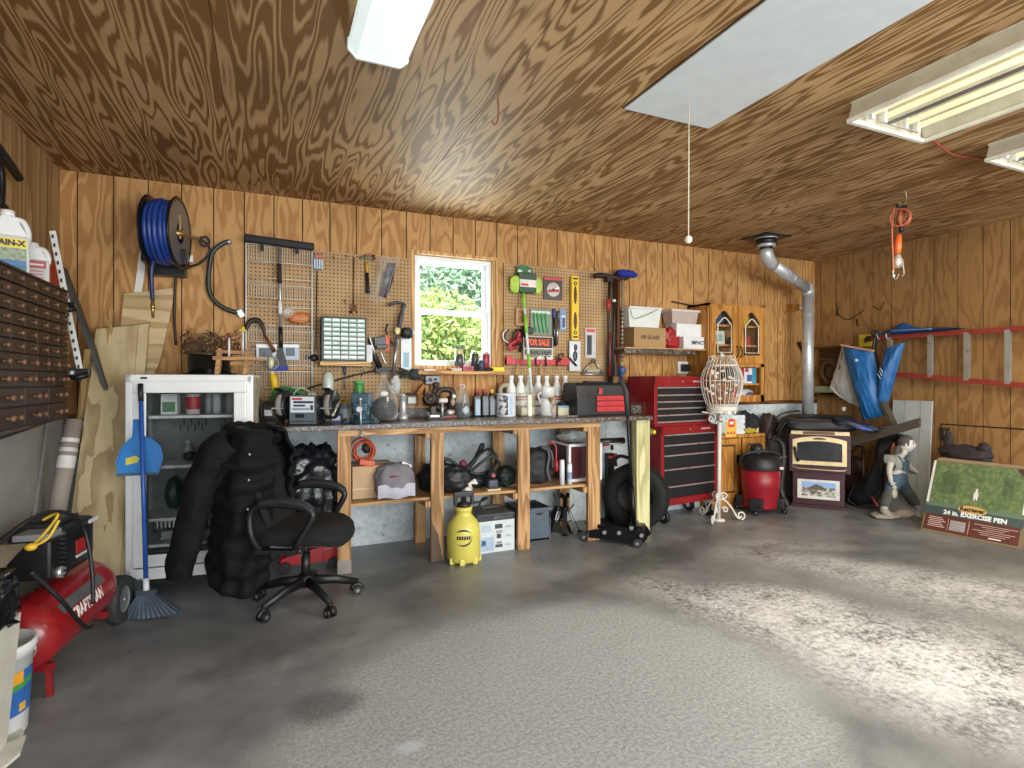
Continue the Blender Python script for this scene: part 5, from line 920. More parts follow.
mb=MB(M('#b9c0c6',.5));x0,x1=W(599,381,4.56).x,W(606,381,4.56).x;mb.bx(x0-.05,x1,4.55,4.57,0.001,.75,.004);one(mb,'grey_board','pale grey board standing against the wall behind the last post','board')
#   on the floor under the bench
p=WZ(462,559);p.y+=.0;t=thing('sprayer_jug','yellow plastic sprayer tank with black swoosh mark under the bench','sprayer',(1.325,3.905,0));c=V((1.325,3.905,0));YJ=M('#cfc55c',.4,var=.06,coat=.2);R=.123
mb=MB(YJ);mb.lathe([(0,.012),(R*.9,.012),(R,.03),(R,.22),(R*.95,.26),(R*.8,.3),(R*.55,.335),(R*.46,.35),(R*.46,.37),(R*.52,.375),(R*.52,.4),(0,.4)],c,n=32);mb.build('tank',t)
for a in(200,245,300,345,60,130):mb=MB(YJ);d=V((math.cos(math.radians(a)),math.sin(math.radians(a)),0));mb.obox(c+d*R*.88+V((0,0,.024)),(.04,.04,.048),None,.012);mb.build('foot',t)
mb=MB(M('#1d1d1d',.4));mb.lathe([(0,.4),(.05,.4),(.05,.425),(.02,.43),(.02,.5),(0,.5)],c);mb.bx(c.x-.075,c.x+.075,c.y-.02,c.y+.02,.47,.51,.008);mb.bx(c.x-.075,c.x-.055,c.y-.02,c.y+.02,.41,.49,.006);mb.bx(c.x+.055,c.x+.075,c.y-.02,c.y+.02,.41,.49,.006);mb.build('pump_handle',t)
mb=MB(M('#1c1c18',.5));
def onjug(u,z):a=-math.pi/2-.33+u;return c+V((math.cos(a)*(R+.0012),math.sin(a)*(R+.0012),z))
def swoosh(a0,a1,w0,rx,rz,zc,n=16):
 vs=[]
 for k in range(n+1):
  th=a0+(a1-a0)*k/n;w=w0*math.sin(math.pi*k/n)+.001
  vs+=[onjug(rx*math.cos(th),zc+rz*math.sin(th)),onjug((rx-w*4)*math.cos(th),zc+(rz-w)*math.sin(th))]
 mb.add(vs,[(2*k,2*k+2,2*k+3,2*k+1)for k in range(n)],True)
swoosh(.5,2.6,.012,.52,.06,.2);swoosh(-2.4,.35,.013,.52,.06,.2)
for k in range(6):a=-.4+k*.14;mb.add([onjug(a,.185),onjug(a+.11,.188),onjug(a+.12,.214),onjug(a+.015,.212)],[(0,1,2,3)])
mb.build('emblem',t)
mb=MB(BLK);mb.tube(spline([c+V((.05,0,.42)),c+V((.13,-.02,.43)),c+V((.2,.04,.44)),c+V((.17,.1,.40)),c+V((.12,.12,.2)),c+V((.12,.12,.05))]),.008,7);mb.build('hose',t)
a=WZ(478.5,554.5);b=WZ(514.5,549.5);ang=math.atan2(b.y-a.y,b.x-a.x);w=(b-a).length;n=V((-math.sin(ang),math.cos(ang),0));cc=(a+b)/2+n*.16
carton(cc,(w,.32,.29),ang,'#c6ced1','tool_carton','white and dark printed tool carton on the floor under the bench','box',((0,1,.84,1,'#2a2b33'),(.05,.36,.87,.97,'#5566a8'),(.42,.95,.88,.95,'#d6d6d6'),(.03,.42,.05,.42,'#9db4c8'),(.08,.2,.2,.34,'#5b7fb4'),(.45,.66,.62,.74,'#3b3d42'),(.5,.62,.36,.48,'#35373c'),(.48,.66,.50,.57,'#8b8f94'),(.46,.66,.12,.2,'#44464b'),(.5,.64,.22,.27,'#6e7277'),(.74,.9,.62,.68,'#9fb0bd'),(.74,.9,.38,.44,'#9fb0bd'),(.74,.9,.14,.2,'#9fb0bd'),(.08,.34,.55,.74,'#a9bccb')),flaps=False)
mb=MB(M('#6f6c66',.7));R3=Matrix.Rotation(ang,3,'Z')
mb.obox(cc+V((0,0,.292)),(w-.002,.318,.003),R3);mb.use(M('#2b2b2c',.6))
for k in range(6):mb.obox(cc+V((0,0,.2945))+R3@V((-.02,-.14+k*.035,0)),(w*.8,.014,.0015),R3)
mb.use(M('#b8b5ad',.6));mb.obox(cc+V((0,0,.2945))+R3@V((.05,.09,0)),(w*.5,.08,.0015),R3);one(mb,'printed_sheet','dark striped printed sheet lying on the white tool carton','sheet')
p=WZ(540,541);t=thing('storage_tote','slate blue open plastic tote under the bench','tote',(p.x,4.3,0));x0,x1=W(521,381,4.16).x,W(551,381,4.16).x;z1=W(538,508,4.16).z;mb=MB(M('#4c5865',.5))
T_=lambda x,y,z,k:V((x,y,z))
mb.prism([(.02,.001),(x1-x0-.02,.001),(x1-x0,z1),(0,z1)],(x0,4.16,0),(1,0,0),(0,0,1),(0,.012,0));mb.prism([(.02,.001),(x1-x0-.02,.001),(x1-x0,z1),(0,z1)],(x0,4.46,0),(1,0,0),(0,0,1),(0,.012,0));mb.bar((x0+.01,4.16,z1/2),(x0+.01,4.47,z1/2),.012,z1-.002);mb.bar((x1-.01,4.16,z1/2),(x1-.01,4.47,z1/2),.012,z1-.002);mb.bx(x0+.02,x1-.02,4.16,4.47,.001,.015);ring(mb,x0-.01,x1+.01,0,0,0,0,0)if 0 else mb.bx(x0-.01,x1+.01,4.145,4.16,z1-.025,z1,.003);mb.build('tub',t)
mb=MB(BLK);mb.prism([(.03*math.cos(k*math.pi/6)*1.3,-.022*math.sin(k*math.pi/6))for k in range(7)],((x0+x1)/2+.03,4.158,z1-.04),(1,0,0),(0,0,1),(0,.001,0));mb.build('hand_hole',t)
mb=MB(M('#1c1d20',.5,bump=.3));mb.blob(((x0+x1)/2,4.31,z1-.03),(.12,.12,.05),.2,3,3);mb.build('contents',t)
JB=M('#1f2022',.4,.4)
t=thing('jack_stand','black steel jack stand nearest the last bench post','jack stand',(0,0,0),0,'jack stands under the bench',True)
for sx in(-1,1):
 for sy in(-1,1):mb=MB(JB);mb.bar((sx*.095,sy*.085,.0),(sx*.025,sy*.025,.2),.035,.006);mb.obox((sx*.098,sy*.088,.006),(.035,.035,.012));mb.build('leg',t)
mb=MB(JB);mb.prism([(-.06,.09),(.06,.09),(.028,.2),(-.028,.2)],(0,-.055,0),(1,0,0),(0,.27,1),(0,.004,0));mb.prism([(-.06,.09),(.06,.09),(.028,.2),(-.028,.2)],(0,.055,0),(1,0,0),(0,-.27,1),(0,-.004,0));mb.lathe([(.03,.19),(.032,.215),(.02,.22)],n=14);mb.use(M('#b9bdc1',.4));mb.prism([(-.045,.1),(.045,.1),(.02,.175),(-.02,.175)],(0,-.062,0),(1,0,0),(0,.27,1),(0,.002,0));mb.build('tower',t)
mb=MB(M('#141416',.4,.4));mb.bx(-.013,.013,-.013,.013,.1,.3)
for k in range(6):mb.bx(.012,.02,-.01,.01,.215+k*.014,.223+k*.014)
mb.bx(-.035,.035,-.018,.018,.295,.315,.004);mb.bx(-.04,-.028,-.018,.018,.3,.335,.003);mb.bx(.028,.04,-.018,.018,.3,.335,.003);mb.tube([(.03,-.03,.2),(.06,-.05,.24)],.006,6);mb.build('ratchet_post',t)
q=WZ(568,533);t.location=(q.x,q.y+.05,0);t.rotation_euler.z=.3
q2=WZ(554,525);t2=dup(t,(q2.x-.06,4.36,0),-.25,'black steel jack stand standing behind, against the concrete');
j=WZ(632,540);t=thing('floor_jack','black floor jack with tall handle standing before the corner post','jack',(2.66,3.86,0),math.radians(-48),'floor jacks',True);J=M('#1a1b1d',.35,.4)
for s_ in(-1,1):mb=MB(J);mb.prism([(-.28,.03),(.2,.03),(.24,.07),(.2,.13),(.02,.15),(-.25,.085),(-.3,.06)],(0,s_*.085,0),(1,0,0),(0,0,1),(0,.008*s_,0));mb.build('side_plate',t)
for x in(-.27,.17):
 for s_ in(-1,1):mb=MB(M('#47474a',.4,.5));mb.cyl((x,s_*.095,.035),(x,s_*.125,.035),.035,n=18);mb.use(CHROME);mb.cyl((x,s_*.12,.035),(x,s_*.13,.035),.014,n=12);mb.build('wheel',t)
mb=MB(J);mb.bar((.05,0,.1),(-.26,0,.12),.06,.03,bev=.004);mb.cyl((-.26,0,.12),(-.26,0,.14),.035,n=16);mb.build('lift_arm',t)
mb=MB(J);mb.bx(.08,.2,-.06,.06,.06,.16,.012);mb.cyl((.16,-.1,.12),(.16,.1,.12),.02,n=12);mb.cyl((.05,-.1,.06),(.05,.1,.06),.016,n=12);mb.use(STEEL)
for x,z in((.2,.1),(.12,.15),(.02,.1),(-.1,.09)):mb.cyl((x,-.1,z),(x,-.115,z),.016,n=10);mb.cyl((x,.1,z),(x,.115,z),.016,n=10)
mb.build('hydraulic_unit',t)
base=V((2.66,3.86,0))+Matrix.Rotation(math.radians(-48),3,'Z')@V((.12,0,.13));top=RP(626,392,base+V((.0,-.03,0)),FW);up2=RP(620,377,base+V((0,.03,0)),FW);iR=Matrix.Rotation(math.radians(48),3,'Z');L_=lambda q:iR@(q-V((2.66,3.86,0)))
mb=MB(M('#131416',.35,.3));mb.tube([L_(base),L_(base+(top-base)*.3)],.018,10);mb.tube([L_(base+(top-base)*.25),L_(top)],.013,10);mb.build('handle',t)
mb=MB(M('#2e3032',.6));mb.tube([L_(base+(top-base)*.82),L_(top),L_(top+(up2-top)*.7),L_(up2)],[.02,.022,.02,.016],10);mb.build('grip',t)
t=thing('tire','large black rubber tire standing beside the red tool chest','tire',(0,0,0));n=V((-.774,-.633,0));c=V((3.05,4.17,.288));TR=M('#131314',.8,bump=.3)
mb=MB(TR);mb.lathe([(.16,-.06),(.22,-.08),(.265,-.075),(.282,-.055),(.287,0),(.282,.055),(.265,.075),(.22,.08),(.16,.06)],c,n,48)
for k in range(60):a=k/60*2*math.pi;u=n.orthogonal().normalized();w_=n.cross(u);d=u*math.cos(a)+w_*math.sin(a);tn=-u*math.sin(a)+w_*math.cos(a);mb.bar(c+d*.285-n*.055,c+d*.285+n*.055,.02,.012,up=d)
mb.build('tread',t);mb=MB(M('#121214',.6));mb.lathe([(0,.03),(.13,.035),(.16,.06),(.165,.072)],c,n,36);mb.lathe([(0,-.03),(.13,-.035),(.16,-.06)],c,n,36);mb.build('hub_disc',t)
mb=MB(TR);mb.tube(spline([W(616,466,4.3),W(615.5,459,4.3),W(621,456,4.28),W(629,458,4.25)]),.016,8);mb.build('valve_loop',t)
p=WZ(313,530);c=V((W(311,381,4.2).x,4.22,0));mb=MB(M('#1a1c20',.22,var=.4,bump=.7,bscale=30));zt=W(311,449,4.2).z;zb=W(311,506,4.2).z;mb.blob(c+V((0,0,(zt+zb)/2-.1)),(.24,.16,(zt-zb)/2+.1),.16,4,21,n=60,m=44,fold=.1,pw=.8,flat=.16);one(mb,'trash_bag','shiny black plastic trash bag propped behind the office chair','bag')
p=WZ(325,566);c=V((W(324,381,4.2).x,4.2,0));t=thing('floor_jack','low red floor jack on the floor behind the office chair','jack',c,group='floor jacks');RJ=M('#9c1d24',.35)
mb=MB(RJ)
for s_ in(-1,1):mb.prism([(-.3,.05),(.1,.05),(.12,.12),(.0,.16),(-.28,.1)],(c.x,c.y+s_*.06,0),(1,0,0),(0,0,1),(0,.008,0))
mb.bx(c.x-.01,c.x+.06,c.y-.065,c.y+.065,.05,.14,.004);mb.build('chassis',t)
for x in(-.26,.06):
 for s_ in(-1,1):mb=MB(BLK);mb.cyl((c.x+x,c.y+s_*.075,.04),(c.x+x,c.y+s_*.1,.04),.04,n=16);mb.build('wheel',t)
mb=MB(RJ);mb.tube([c+V((.05,0,.12)),V((W(326,505,4.22).x,4.24,W(326,505,4.22).z))],.02,8);mb.build('handle_socket',t)
mb=MB(STEEL);mb.tube([c+V((-.25,-.02,.1)),c+V((-.1,-.03,.16)),c+V((.0,-.03,.15))],.008,6);mb.build('linkage',t)
#   office chair and the jacket over its back
CO=V((.215,3.55,0));CH=math.radians(-24)
CMr=Matrix.Rotation(CH,3,'Z');cw_=lambda x,y,z:CO+CMr@V((x,y,z))
t=thing('office_chair','black office chair with loop arms in front of the white cabinet','chair',CO,CH,local=True);CB=M('#151618',.45);FAB=M('#0f1013',.9,var=.2,bump=.3,bscale=300)
casts=[(254,618),(328,616),(360,588),(287,598)]
angs=[]
for px,py in casts:q=CMr.inverted()@(WZ(px,py)-CO);angs.append(math.atan2(q.y,q.x))
a0=angs[1];
for k in range(5):
 a=a0+k*2*math.pi/5;d=V((math.cos(a),math.sin(a),0));mb=MB(CB)
 mb.tube([d*.03+V((0,0,.13)),d*.16+V((0,0,.115)),d*.305+V((0,0,.075))],[.032,.027,.02],8,flat=.7);leg=mb.build('base_leg',t)
 mb=MB(CB);pn=V((-d.y,d.x,0));
 mb.tube([d*.3+V((0,0,.085)),d*.3+V((0,0,.045))],.01,8)
 for s_ in(-1,1):mb.cyl(d*.3+pn*s_*.008+V((0,0,.028)),d*.3+pn*s_*.027+V((0,0,.028)),.028,n=16);mb.use(M('#8d8f92',.3,.7));mb.cyl(d*.3+pn*s_*.027+V((0,0,.028)),d*.3+pn*s_*.029+V((0,0,.028)),.012,n=10);mb.use(CB)
 mb.tube(arc(d*.3+V((0,0,.03)),d,(0,0,1),.031,0,180,8),[.014]*9,6,flat=1.0);mb.build('caster',leg)
mb=MB(CB);mb.cyl((0,0,.1),(0,0,.17),.04,n=18);mb.cyl((0,0,.15),(0,0,.3),.026,n=16);mb.cyl((0,0,.28),(0,0,.37),.016,n=12);mb.build('gas_column',t)
mb=MB(CB);mb.bx(-.12,.1,-.08,.08,.355,.385,.008);mb.use(M('#5e6165',.4,.5));mb.tube([(.02,-.08,.365),(.06,-.24,.35)],.006,6);mb.build('tilt_mechanism',t)
def seatf(u,v):
 a=2*math.pi*u;sg=lambda x,e:math.copysign(abs(x)**e,x);x=.255*sg(math.cos(a),.55);yv=.245*sg(math.sin(a),.55)
 prof=[(0,0),(.75,0),(.97,.02),(1,.05),(.97,.085),(.85,.105),(.5,.1),(0,.093)];f=v*(len(prof)-1);i=min(int(f),len(prof)-2);r=prof[i][0]+(prof[i+1][0]-prof[i][0])*(f-i);z=prof[i][1]+(prof[i+1][1]-prof[i][1])*(f-i)
 xx=x*r;return V((xx+.01,yv*r,.385+z-(.045*max(0,(xx-.12)/.14)**2)))
mb=MB(FAB);mb.grid(seatf,40,28);mb.build('seat',t)
def backf(u,v):
 a=2*math.pi*u;sg=lambda x,e:math.copysign(abs(x)**e,x);y=.235*sg(math.cos(a),.6);z=.30*sg(math.sin(a),.6)
 prof=[(0,-.03),(.8,-.03),(1,0),(.9,.03),(.5,.028),(0,.024)];f=v*5;i=min(int(f),4);r=prof[i][0]+(prof[i+1][0]-prof[i][0])*(f-i);x=prof[i][1]+(prof[i+1][1]-prof[i][1])*(f-i)
 yy,zz=y*r,z*r;return V((-.26+x-.10*(zz/.3)+.05*(yy/.235)**2,yy,.74+zz))
mb=MB(FAB);mb.grid(backf,40,15);mb.build('backrest',t)
mb=MB(CB);mb.bar((-.1,0,.37),(-.27,0,.42),.09,.02);mb.bar((-.26,0,.4),(-.29,0,.68),.09,.02,up=(1,0,0));mb.build('back_bracket',t)
for s_ in(-1,1):
 y=s_*.285;mb=MB(CB);mb.tube(spline([V((-.16,y-s_*.04,.38)),V((-.19,y,.47)),V((-.2,y,.58)),V((-.16,y,.635)),V((-.04,y,.645)),V((.1,y,.625)),V((.145,y,.59)),V((.115,y,.52)),V((.06,y,.43)),V((.03,y-s_*.04,.385))],5),.0185,10);mb.bx(-.18,.05,min(y-s_*.05,y),max(y-s_*.05,y),.37,.395,.004);arm=mb.build('armrest',t)
 mb=MB(M('#1c1d20',.6));mb.tube(spline([V((-.14,y,.655)),V((-.03,y,.667)),V((.09,y,.645)),V((.14,y,.61))],5),[.02]+[.03]*14+[.022],10,flat=.45)if False else mb.tube(spline([V((-.15,y,.652)),V((-.03,y,.664)),V((.09,y,.643)),V((.145,y,.603))],5),[.024]*15+[.018],10);mb.build('arm_pad',arm)
JM=M('#08090e',.8,var=.3,bump=.8,bscale=26,spec=.25)
t=thing('jacket','black padded winter jacket draped over the office chair back','jacket',CO,CH,local=True)
def jac(u,v):
 a=math.radians(-150+300*u);ca,sa=math.cos(a),math.sin(a);sh_=min(1,v/.16)
 wx=.08+.10*sh_**.7+.02*v;wy=.12+.165*sh_**.6-.03*v
 z=1.045-.075*sh_**1.5-(.66+.24*max(0,-math.sin(a+.25))+.05*max(0,ca))*max(0,v-.06)+.012*ca
 nf=noise.noise(V((u*13,v*3.2,3)))*.035*min(1,v*2)+noise.noise(V((u*9,v*13,7)))*.02+.009*math.sin(v*46)
 return V((-.265-.07*v-(wx+nf)*ca,(wy+nf)*sa,z+.025*noise.noise(V((u*6,1,2)))*v))
mb=MB(JM);mb.grid(jac,72,60);o=mb.build('body',t,open_=True);sd=o.modifiers.new('thick','SOLIDIFY');sd.thickness=.02
def sleeve(pts,rr,nm,seed):
 P_=spline(pts,10);n_=len(P_);mb=MB(JM)
 def f(u,v):
  k=v*(n_-1);i=min(int(k),n_-2);c=P_[i]+(P_[i+1]-P_[i])*(k-i);q=v*(len(rr)-1);j=min(int(q),len(rr)-2);R=rr[j]+(rr[j+1]-rr[j])*(q-j)
  T=(P_[i+1]-P_[i]).normalized();A=T.cross(V((0,1,0))).normalized();B=V((0,1,0));a=u*2*math.pi
  R*=1+.22*noise.noise(V((math.cos(a)*1.3+seed,math.sin(a)*1.3,v*6)))+.10*noise.noise(V((math.cos(a)*3,math.sin(a)*3+seed,v*16)))+.025*math.sin(v*36)
  return c+A*R*math.cos(a)+B*R*.8*math.sin(a)
 mb.grid(f,28,60);o=mb.build(nm,t,open_=True);sd=o.modifiers.new('thick','SOLIDIFY');sd.thickness=.012;return o
sleeve([V((-.33,-.2,.975)),V((-.40,-.26,.91)),V((-.465,-.29,.75)),V((-.51,-.3,.55)),V((-.56,-.3,.38)),V((-.58,-.29,.25))],[.07,.08,.07,.064,.068,.056],'sleeve',0)
sleeve([V((-.34,.17,.965)),V((-.38,.2,.88)),V((-.40,.21,.72)),V((-.40,.2,.54)),V((-.39,.19,.4)),V((-.38,.18,.3))],[.07,.085,.08,.078,.075,.065],'sleeve',2)
mb=MB(JM);mb.tube(spline([V((-.22,-.13,.96)),V((-.30,-.17,1.01)),V((-.40,-.10,1.03)),V((-.43,0,1.035)),V((-.39,.11,1.03)),V((-.29,.16,1.01)),V((-.22,.12,.96))],6),[.03]+[.04+.006*math.sin(k*1.7)for k in range(35)]+[.03],10);mb.build('collar',t)
mb=MB(M('#0d0e12',.8));mb.blob(V((-.27,-.06,.93)),(.06,.11,.08),.25,4,3,fold=.1);mb.build('hood_lining',t)
mb=MB(STEEL)
for z in(.92,.78,.62):mb.ball(V((-.20-.03*(.95-z),-.285,z)),.007,8,6)
mb.build('snap',t)
mb=MB(JM);mb.obox((-.29,-.31,.86),(.1,.02,.035),Matrix.Rotation(.35,3,'X'),.006);mb.build('pocket_flap',t)
#   side wall: drawer cabinet, jugs, boards, compressor
DX=-1.0;DW=M('#2c1c10',.55,var=.3);zt=1.815;zb=1.115
t=thing('drawer_cabinet','dark wooden cabinet of many small knobbed drawers on the side wall','cabinet',(LEFT,3.1,zb));y1=3.80;y0=2.2
mb=MB(DW);mb.bx(LEFT+.021,DX-.012,y0,y1,zb,zt,.003);mb.bx(LEFT+.021,DX+.004,y0,y1+.004,zt-.012,zt,.002);mb.bx(LEFT+.021,DX+.003,y0,y1+.003,zb,zb+.012,.002);mb.build('case',t)
rows=[.06]*6+[.075,.075,.085,.09];z=zt-.014;KN=M('#70503a',.45,var=.3);DRM=M('#33200f',.5,var=.35);DRM2=M('#3a2614',.5,var=.35)
for ri,h in enumerate(rows):
 w=.15 if ri<7 else(.23,.3,.3)[ri-7];n=int(1.0/w);ys_=[y1-.006-w*k for k in range(n)]
 for k,ye in enumerate(ys_):
  mb=MB(DRM if(k+ri)%3 else DRM2);mb.bx(DX-.013,DX+.004,ye-w+.004,ye-.004,z-h+.005,z-.003,.003);d=mb.build('drawer',t)
  r=.0105 if ri<6 else.014
  for yy in((ye-w/2,)if ri<7 else(ye-w*.36,ye-w*.64)):kn=MB(KN);kn.lathe([(r*.5,0),(r*.45,r*.8),(r,r*1.3),(r*.95,r*1.9),(0,r*2.2)],(DX+.004,yy,z-h/2),(1,0,0),12);kn.build('knob',d)
 z-=h
def jug(py_px,px,xx,w,h,lab,name,caph,art):
 p=V((xx,WX(px,381,xx).y,zt+.001));t=thing(name,lab,'jug',p,math.radians(18),group='chemical jugs on the drawer cabinet',local=True);Bm=M('#d6d8d6',.4,var=.06)
 mb=MB(Bm);mb.bx(-w/2,w/2,-.06,.06,0,h*.62,.025);mb.prism([(-w/2+.004,h*.58),(w/2-.004,h*.58),(w*.2,h*.86),(-w*.15,h*.9),(-w/2+.01,h*.72)],(0,-.045,0),(1,0,0),(0,0,1),(0,.09,0));mb.lathe([(.024,h*.84),(.024,h*.93),(0,h*.93)],(-.005,0,0));mb.build('body',t)
 mb=MB(Bm);mb.tube(spline([V((w*.08,0,h*.88)),V((w*.33,0,h*.86)),V((w*.46,0,h*.7)),V((w*.44,0,h*.55))]),.014,8);mb.build('handle',t)
 mb=MB(M(caph,.4));mb.lathe([(0,h*.9),(.028,h*.9),(.027,h),(0,h)],(-.005,0,0));mb.build('cap',t);mb=MB();art(mb,w,h);mb.build('label',t)
def art1(mb,w,h):
 y=-.0612;mb.use(M('#2c6f62',.4));mb.bx(-w/2+.012,w/2-.012,y,y+.001,.02,h*.16);mb.use(M('#2c66a3',.4));mb.bx(-w/2+.012,w/2-.012,y,y+.001,h*.15,h*.24);mb.use(M('#8a9a7d',.5,var=.5,scale=60));mb.bx(-w/2+.012,w/2-.012,y,y+.001,h*.24,h*.42);mb.use(M('#e0c81f',.4));mb.bx(-w/2+.012,w/2-.012,y,y+.001,h*.42,h*.56);mb.use(BLK);mb.text('RAIN-X',.036,(0,y,h*.49),(1,0,0),(0,0,1),.95,bold=.002)
def art2(mb,w,h):
 y=-.0612;mb.use(M('#b6bab8',.5));mb.bx(-w/2+.015,w/2-.015,y,y+.001,.03,h*.4);mb.use(M('#a52a32',.4));mb.bx(-w/2+.015,w/2-.015,y,y+.001,h*.4,h*.57);mb.use(M('#e6dcdc',.5));mb.bx(-w*.3,w*.3,y-.0006,y,h*.465,h*.5);mb.use(M('#b5686c',.5))
 for zz in(.18,.25,.32):mb.bx(-w*.3,w*.3,y-.0006,y,h*zz,h*(zz+.03))
jug(0,9,-1.13,.15,.32,'white jug with yellow and green label on the drawer cabinet','washer_fluid_jug','#e4e5e3',art1)
jug(0,33.5,-1.13,.13,.235,'white jug with red banded grey label on the drawer cabinet','cleaner_jug','#dededc',art2)
q=WX(53,270,-1.18);mb=MB(M('#a2391d',.5));mb.blob(V((-1.18,q.y-.03,zt+.115)),(.045,.1,.115),.1,3,2,flat=zt+.001,pw=.7);one(mb,'red_canister','rust red canister behind the white jugs on the drawer cabinet','canister')
t=thing('pruning_shears','black handled shears hung high on the side wall','shears',WX(4,200,-1.2));mb=MB(M('#141417',.5));mb.tube([WX(-14,132,-1.2),WX(2,154,-1.2),WX(19,178,-1.2)],[.02,.024,.022],10);mb.build('handle',t);mb=MB(M('#1a1a1d',.4,.4));mb.tube(spline([WX(-6,150,-1.2),WX(1,165,-1.2),WX(3,182,-1.2),WX(2,205,-1.2)]),.022,10,flat=.5);mb.ball(WX(3,206,-1.19),(.02,.05,.012));mb.build('blade',t)
a,b=W(52.5,231,3.95),W(81,375,3.98);t=thing('bar_clamp','white perforated bar clamp with black jaws leaning beside the drawer cabinet','clamp',b);mb=MB(M('#d9d9d4',.4));mb.bar(a,b,.03,.007,up=(0,1,.2));mb.use(BLK);d=b-a
for k in range(16):q=a+d*(.04+k*.06);mb.obox(q+V((0,-.016,0)),(.009,.003,.02))
mb.build('bar',t)
for f,e in((.52,.05),(.985,.03)):mb=MB(M('#17181b',.4,.3));q=a+d*f;mb.bar(q+V((-.05,-.01,0)),q+V((.05,-.01,0)),.04,.05,bev=.008);mb.tube([q+V((-.06,-.02,-.01)),q+V((-.01,-.06,-.03)),q+V((.05,-.05,-.01))],.018,8);mb.use(STEEL);mb.ball(q+V((-.03,-.05,-.0)),.018);mb.build('jaw',t)
mb=MB(M('#3c403f',.6,var=.2));mb.bar(W(63,268,4.4),W(108,390,4.4),.02,.10,up=(0,1,0));one(mb,'dark_plank','dark grey plank leaning across the room corner','plank')
mb=MB(WOOD('stick_wood','#9a7a4a','#cdb07a',2,10,.8,5));mb.bar(W(112,309,4.5),W(103,440,4.45),.02,.028,up=(0,1,0));one(mb,'wooden_stick','thin pale wooden stick behind the wide raw board','stick')
mb=MB(WOOD('lath_wood','#6d5434','#9c8152',2,10,.8,5));mb.bar(W(89,350,4.36),W(77,455,4.3),.03,.07,up=(0,1,0));one(mb,'wooden_lath','brown wooden lath leaning behind the clamp and the raw board','lath')
RAW=WOOD('raw_board','#a08a63','#c9b68f',2,6,.3,5,.7,False,.2,None,(.2,.95))
t=thing('wide_board','wide raw pine board leaning between compressor and white cabinet','board',WZ(95,590));tl,tr,br,bl=W(96,329,4.5),W(138,325,4.52),WZ(120,590,.001),WZ(60,612,.001)
br=W(118,588,3.98);br.z=.002;bl=W(58,600,3.93);bl.z=.002
mb=MB(RAW);nrm=V((0,.04,.01));mb.add([tl,tr,br,bl,tl+nrm,tr+nrm,br+nrm,bl+nrm],[(0,1,2,3),(7,6,5,4),(0,4,5,1),(1,5,6,2),(2,6,7,3),(3,7,4,0)]);mb.build('board',t)
tl2,tr2,br2,bl2=tr+V((.002,.005,0)),W(149,323,4.54),W(125,588,4.0),br+V((.002,.004,0));br2.z=.002;mb=MB(RAW);mb.add([tl2,tr2,br2,bl2,tl2+nrm,tr2+nrm,br2+nrm,bl2+nrm],[(0,1,2,3),(7,6,5,4),(0,4,5,1),(1,5,6,2),(2,6,7,3),(3,7,4,0)]);mb.build('edge_strip',t)
PLYB=WOOD('raw_plywood','#b0966a','#cfb98f',0,6,.4,4,.7,False,.2,None,(.3,.85))
q=[W(124,294,4.59),W(176,287.5,4.59),W(160,362,4.585),W(122,440,4.57),W(108,440,4.57)];mb=MB(PLYB);k=len(q);nn=V((0,.018,0));mb.add(q+[a+nn for a in q],[list(range(k)),list(range(2*k-1,k-1,-1))]+[(i,(i+1)%k,k+(i+1)%k,k+i)for i in range(k)]);one(mb,'plywood_offcut','pale plywood offcut with slanted edge behind the raw board','plywood')
a,b=W(74,420,3.9),WZ(42,575,.02);b=W(48,560,3.72);t=thing('cardboard_tube','grey brown cardboard tube with white labels leaning in the corner','tube',b);mb=MB(M('#8b8178',.7,var=.12));mb.tube([a,b],.042,18);mb.use(M('#5b544d',.7));mb.tube([a+(a-b)*.0005,a+(a-b)*.003],.036,16);mb.build('roll',t)
for f0,f1,c in((.14,.17,'#c4c2bd'),(.21,.24,'#b9b5b0'),(.27,.36,'#c4c1bc')):mb=MB(M(c,.5));p0,p1=a+(b-a)*f0,a+(b-a)*f1;mb.tube([p0,p1],.0426,18,caps=False);mb.build('label',t)
for q,lab in(([(-20,447),(45,424),(34,503),(20,560),(-30,580)],'wide grey panel leaning under the drawer cabinet near the compressor'),([(49,423),(66,418),(58,470),(47,520),(35,520)],'narrow grey panel leaning beside the cardboard tube')):
 pts=[]
 for i,(px,py)in enumerate(q):pts.append(WX(px,py,-1.19+.0006*(py-420)))
 mb=MB(M('#8f8e88',.7,var=.1));k=len(pts);nn=V((-.016,0,0));mb.add(pts+[a_+nn for a_ in pts],[list(range(k)),list(range(2*k-1,k-1,-1))]+[(i,(i+1)%k,k+(i+1)%k,k+i)for i in range(k)]);one(mb,'grey_sheet',lab,'panel')
t=thing('air_compressor','red tank air compressor with black motor shroud by the side wall','compressor',(-.86,3.3,0));a,b=V((-.935,2.93,.25)),V((-.85,3.49,.262));d=(b-a).normalized();R=.145
mb=MB(M('#8d1a20',.3,var=.15,coat=.3));L=(b-a).length;mb.lathe([(0,-.085),(R*.45,-.078),(R*.8,-.05),(R*.97,-.015),(R,.02),(R,L-.02),(R*.97,L+.015),(R*.8,L+.05),(R*.45,L+.078),(0,L+.085)],a,d,40);mb.build('tank',t)
side=V((d.y,-d.x,0));mid=a+d*(L*.47)
def ontank(u,v):ang=.34+v;return mid+d*u+side*(R+.0015)*math.cos(ang)+V((0,0,1))*(R+.0015)*math.sin(ang)
mb=MB(M('#5b5f63',.4));vs=[]
for k in range(9):vs+=[ontank(-.2,.14+.055*k*.7),ontank(.2,.12+.055*k*.8)]
mb.add(vs,[(2*k,2*k+1,2*k+3,2*k+2)for k in range(8)],True);mb.build('decal',t)
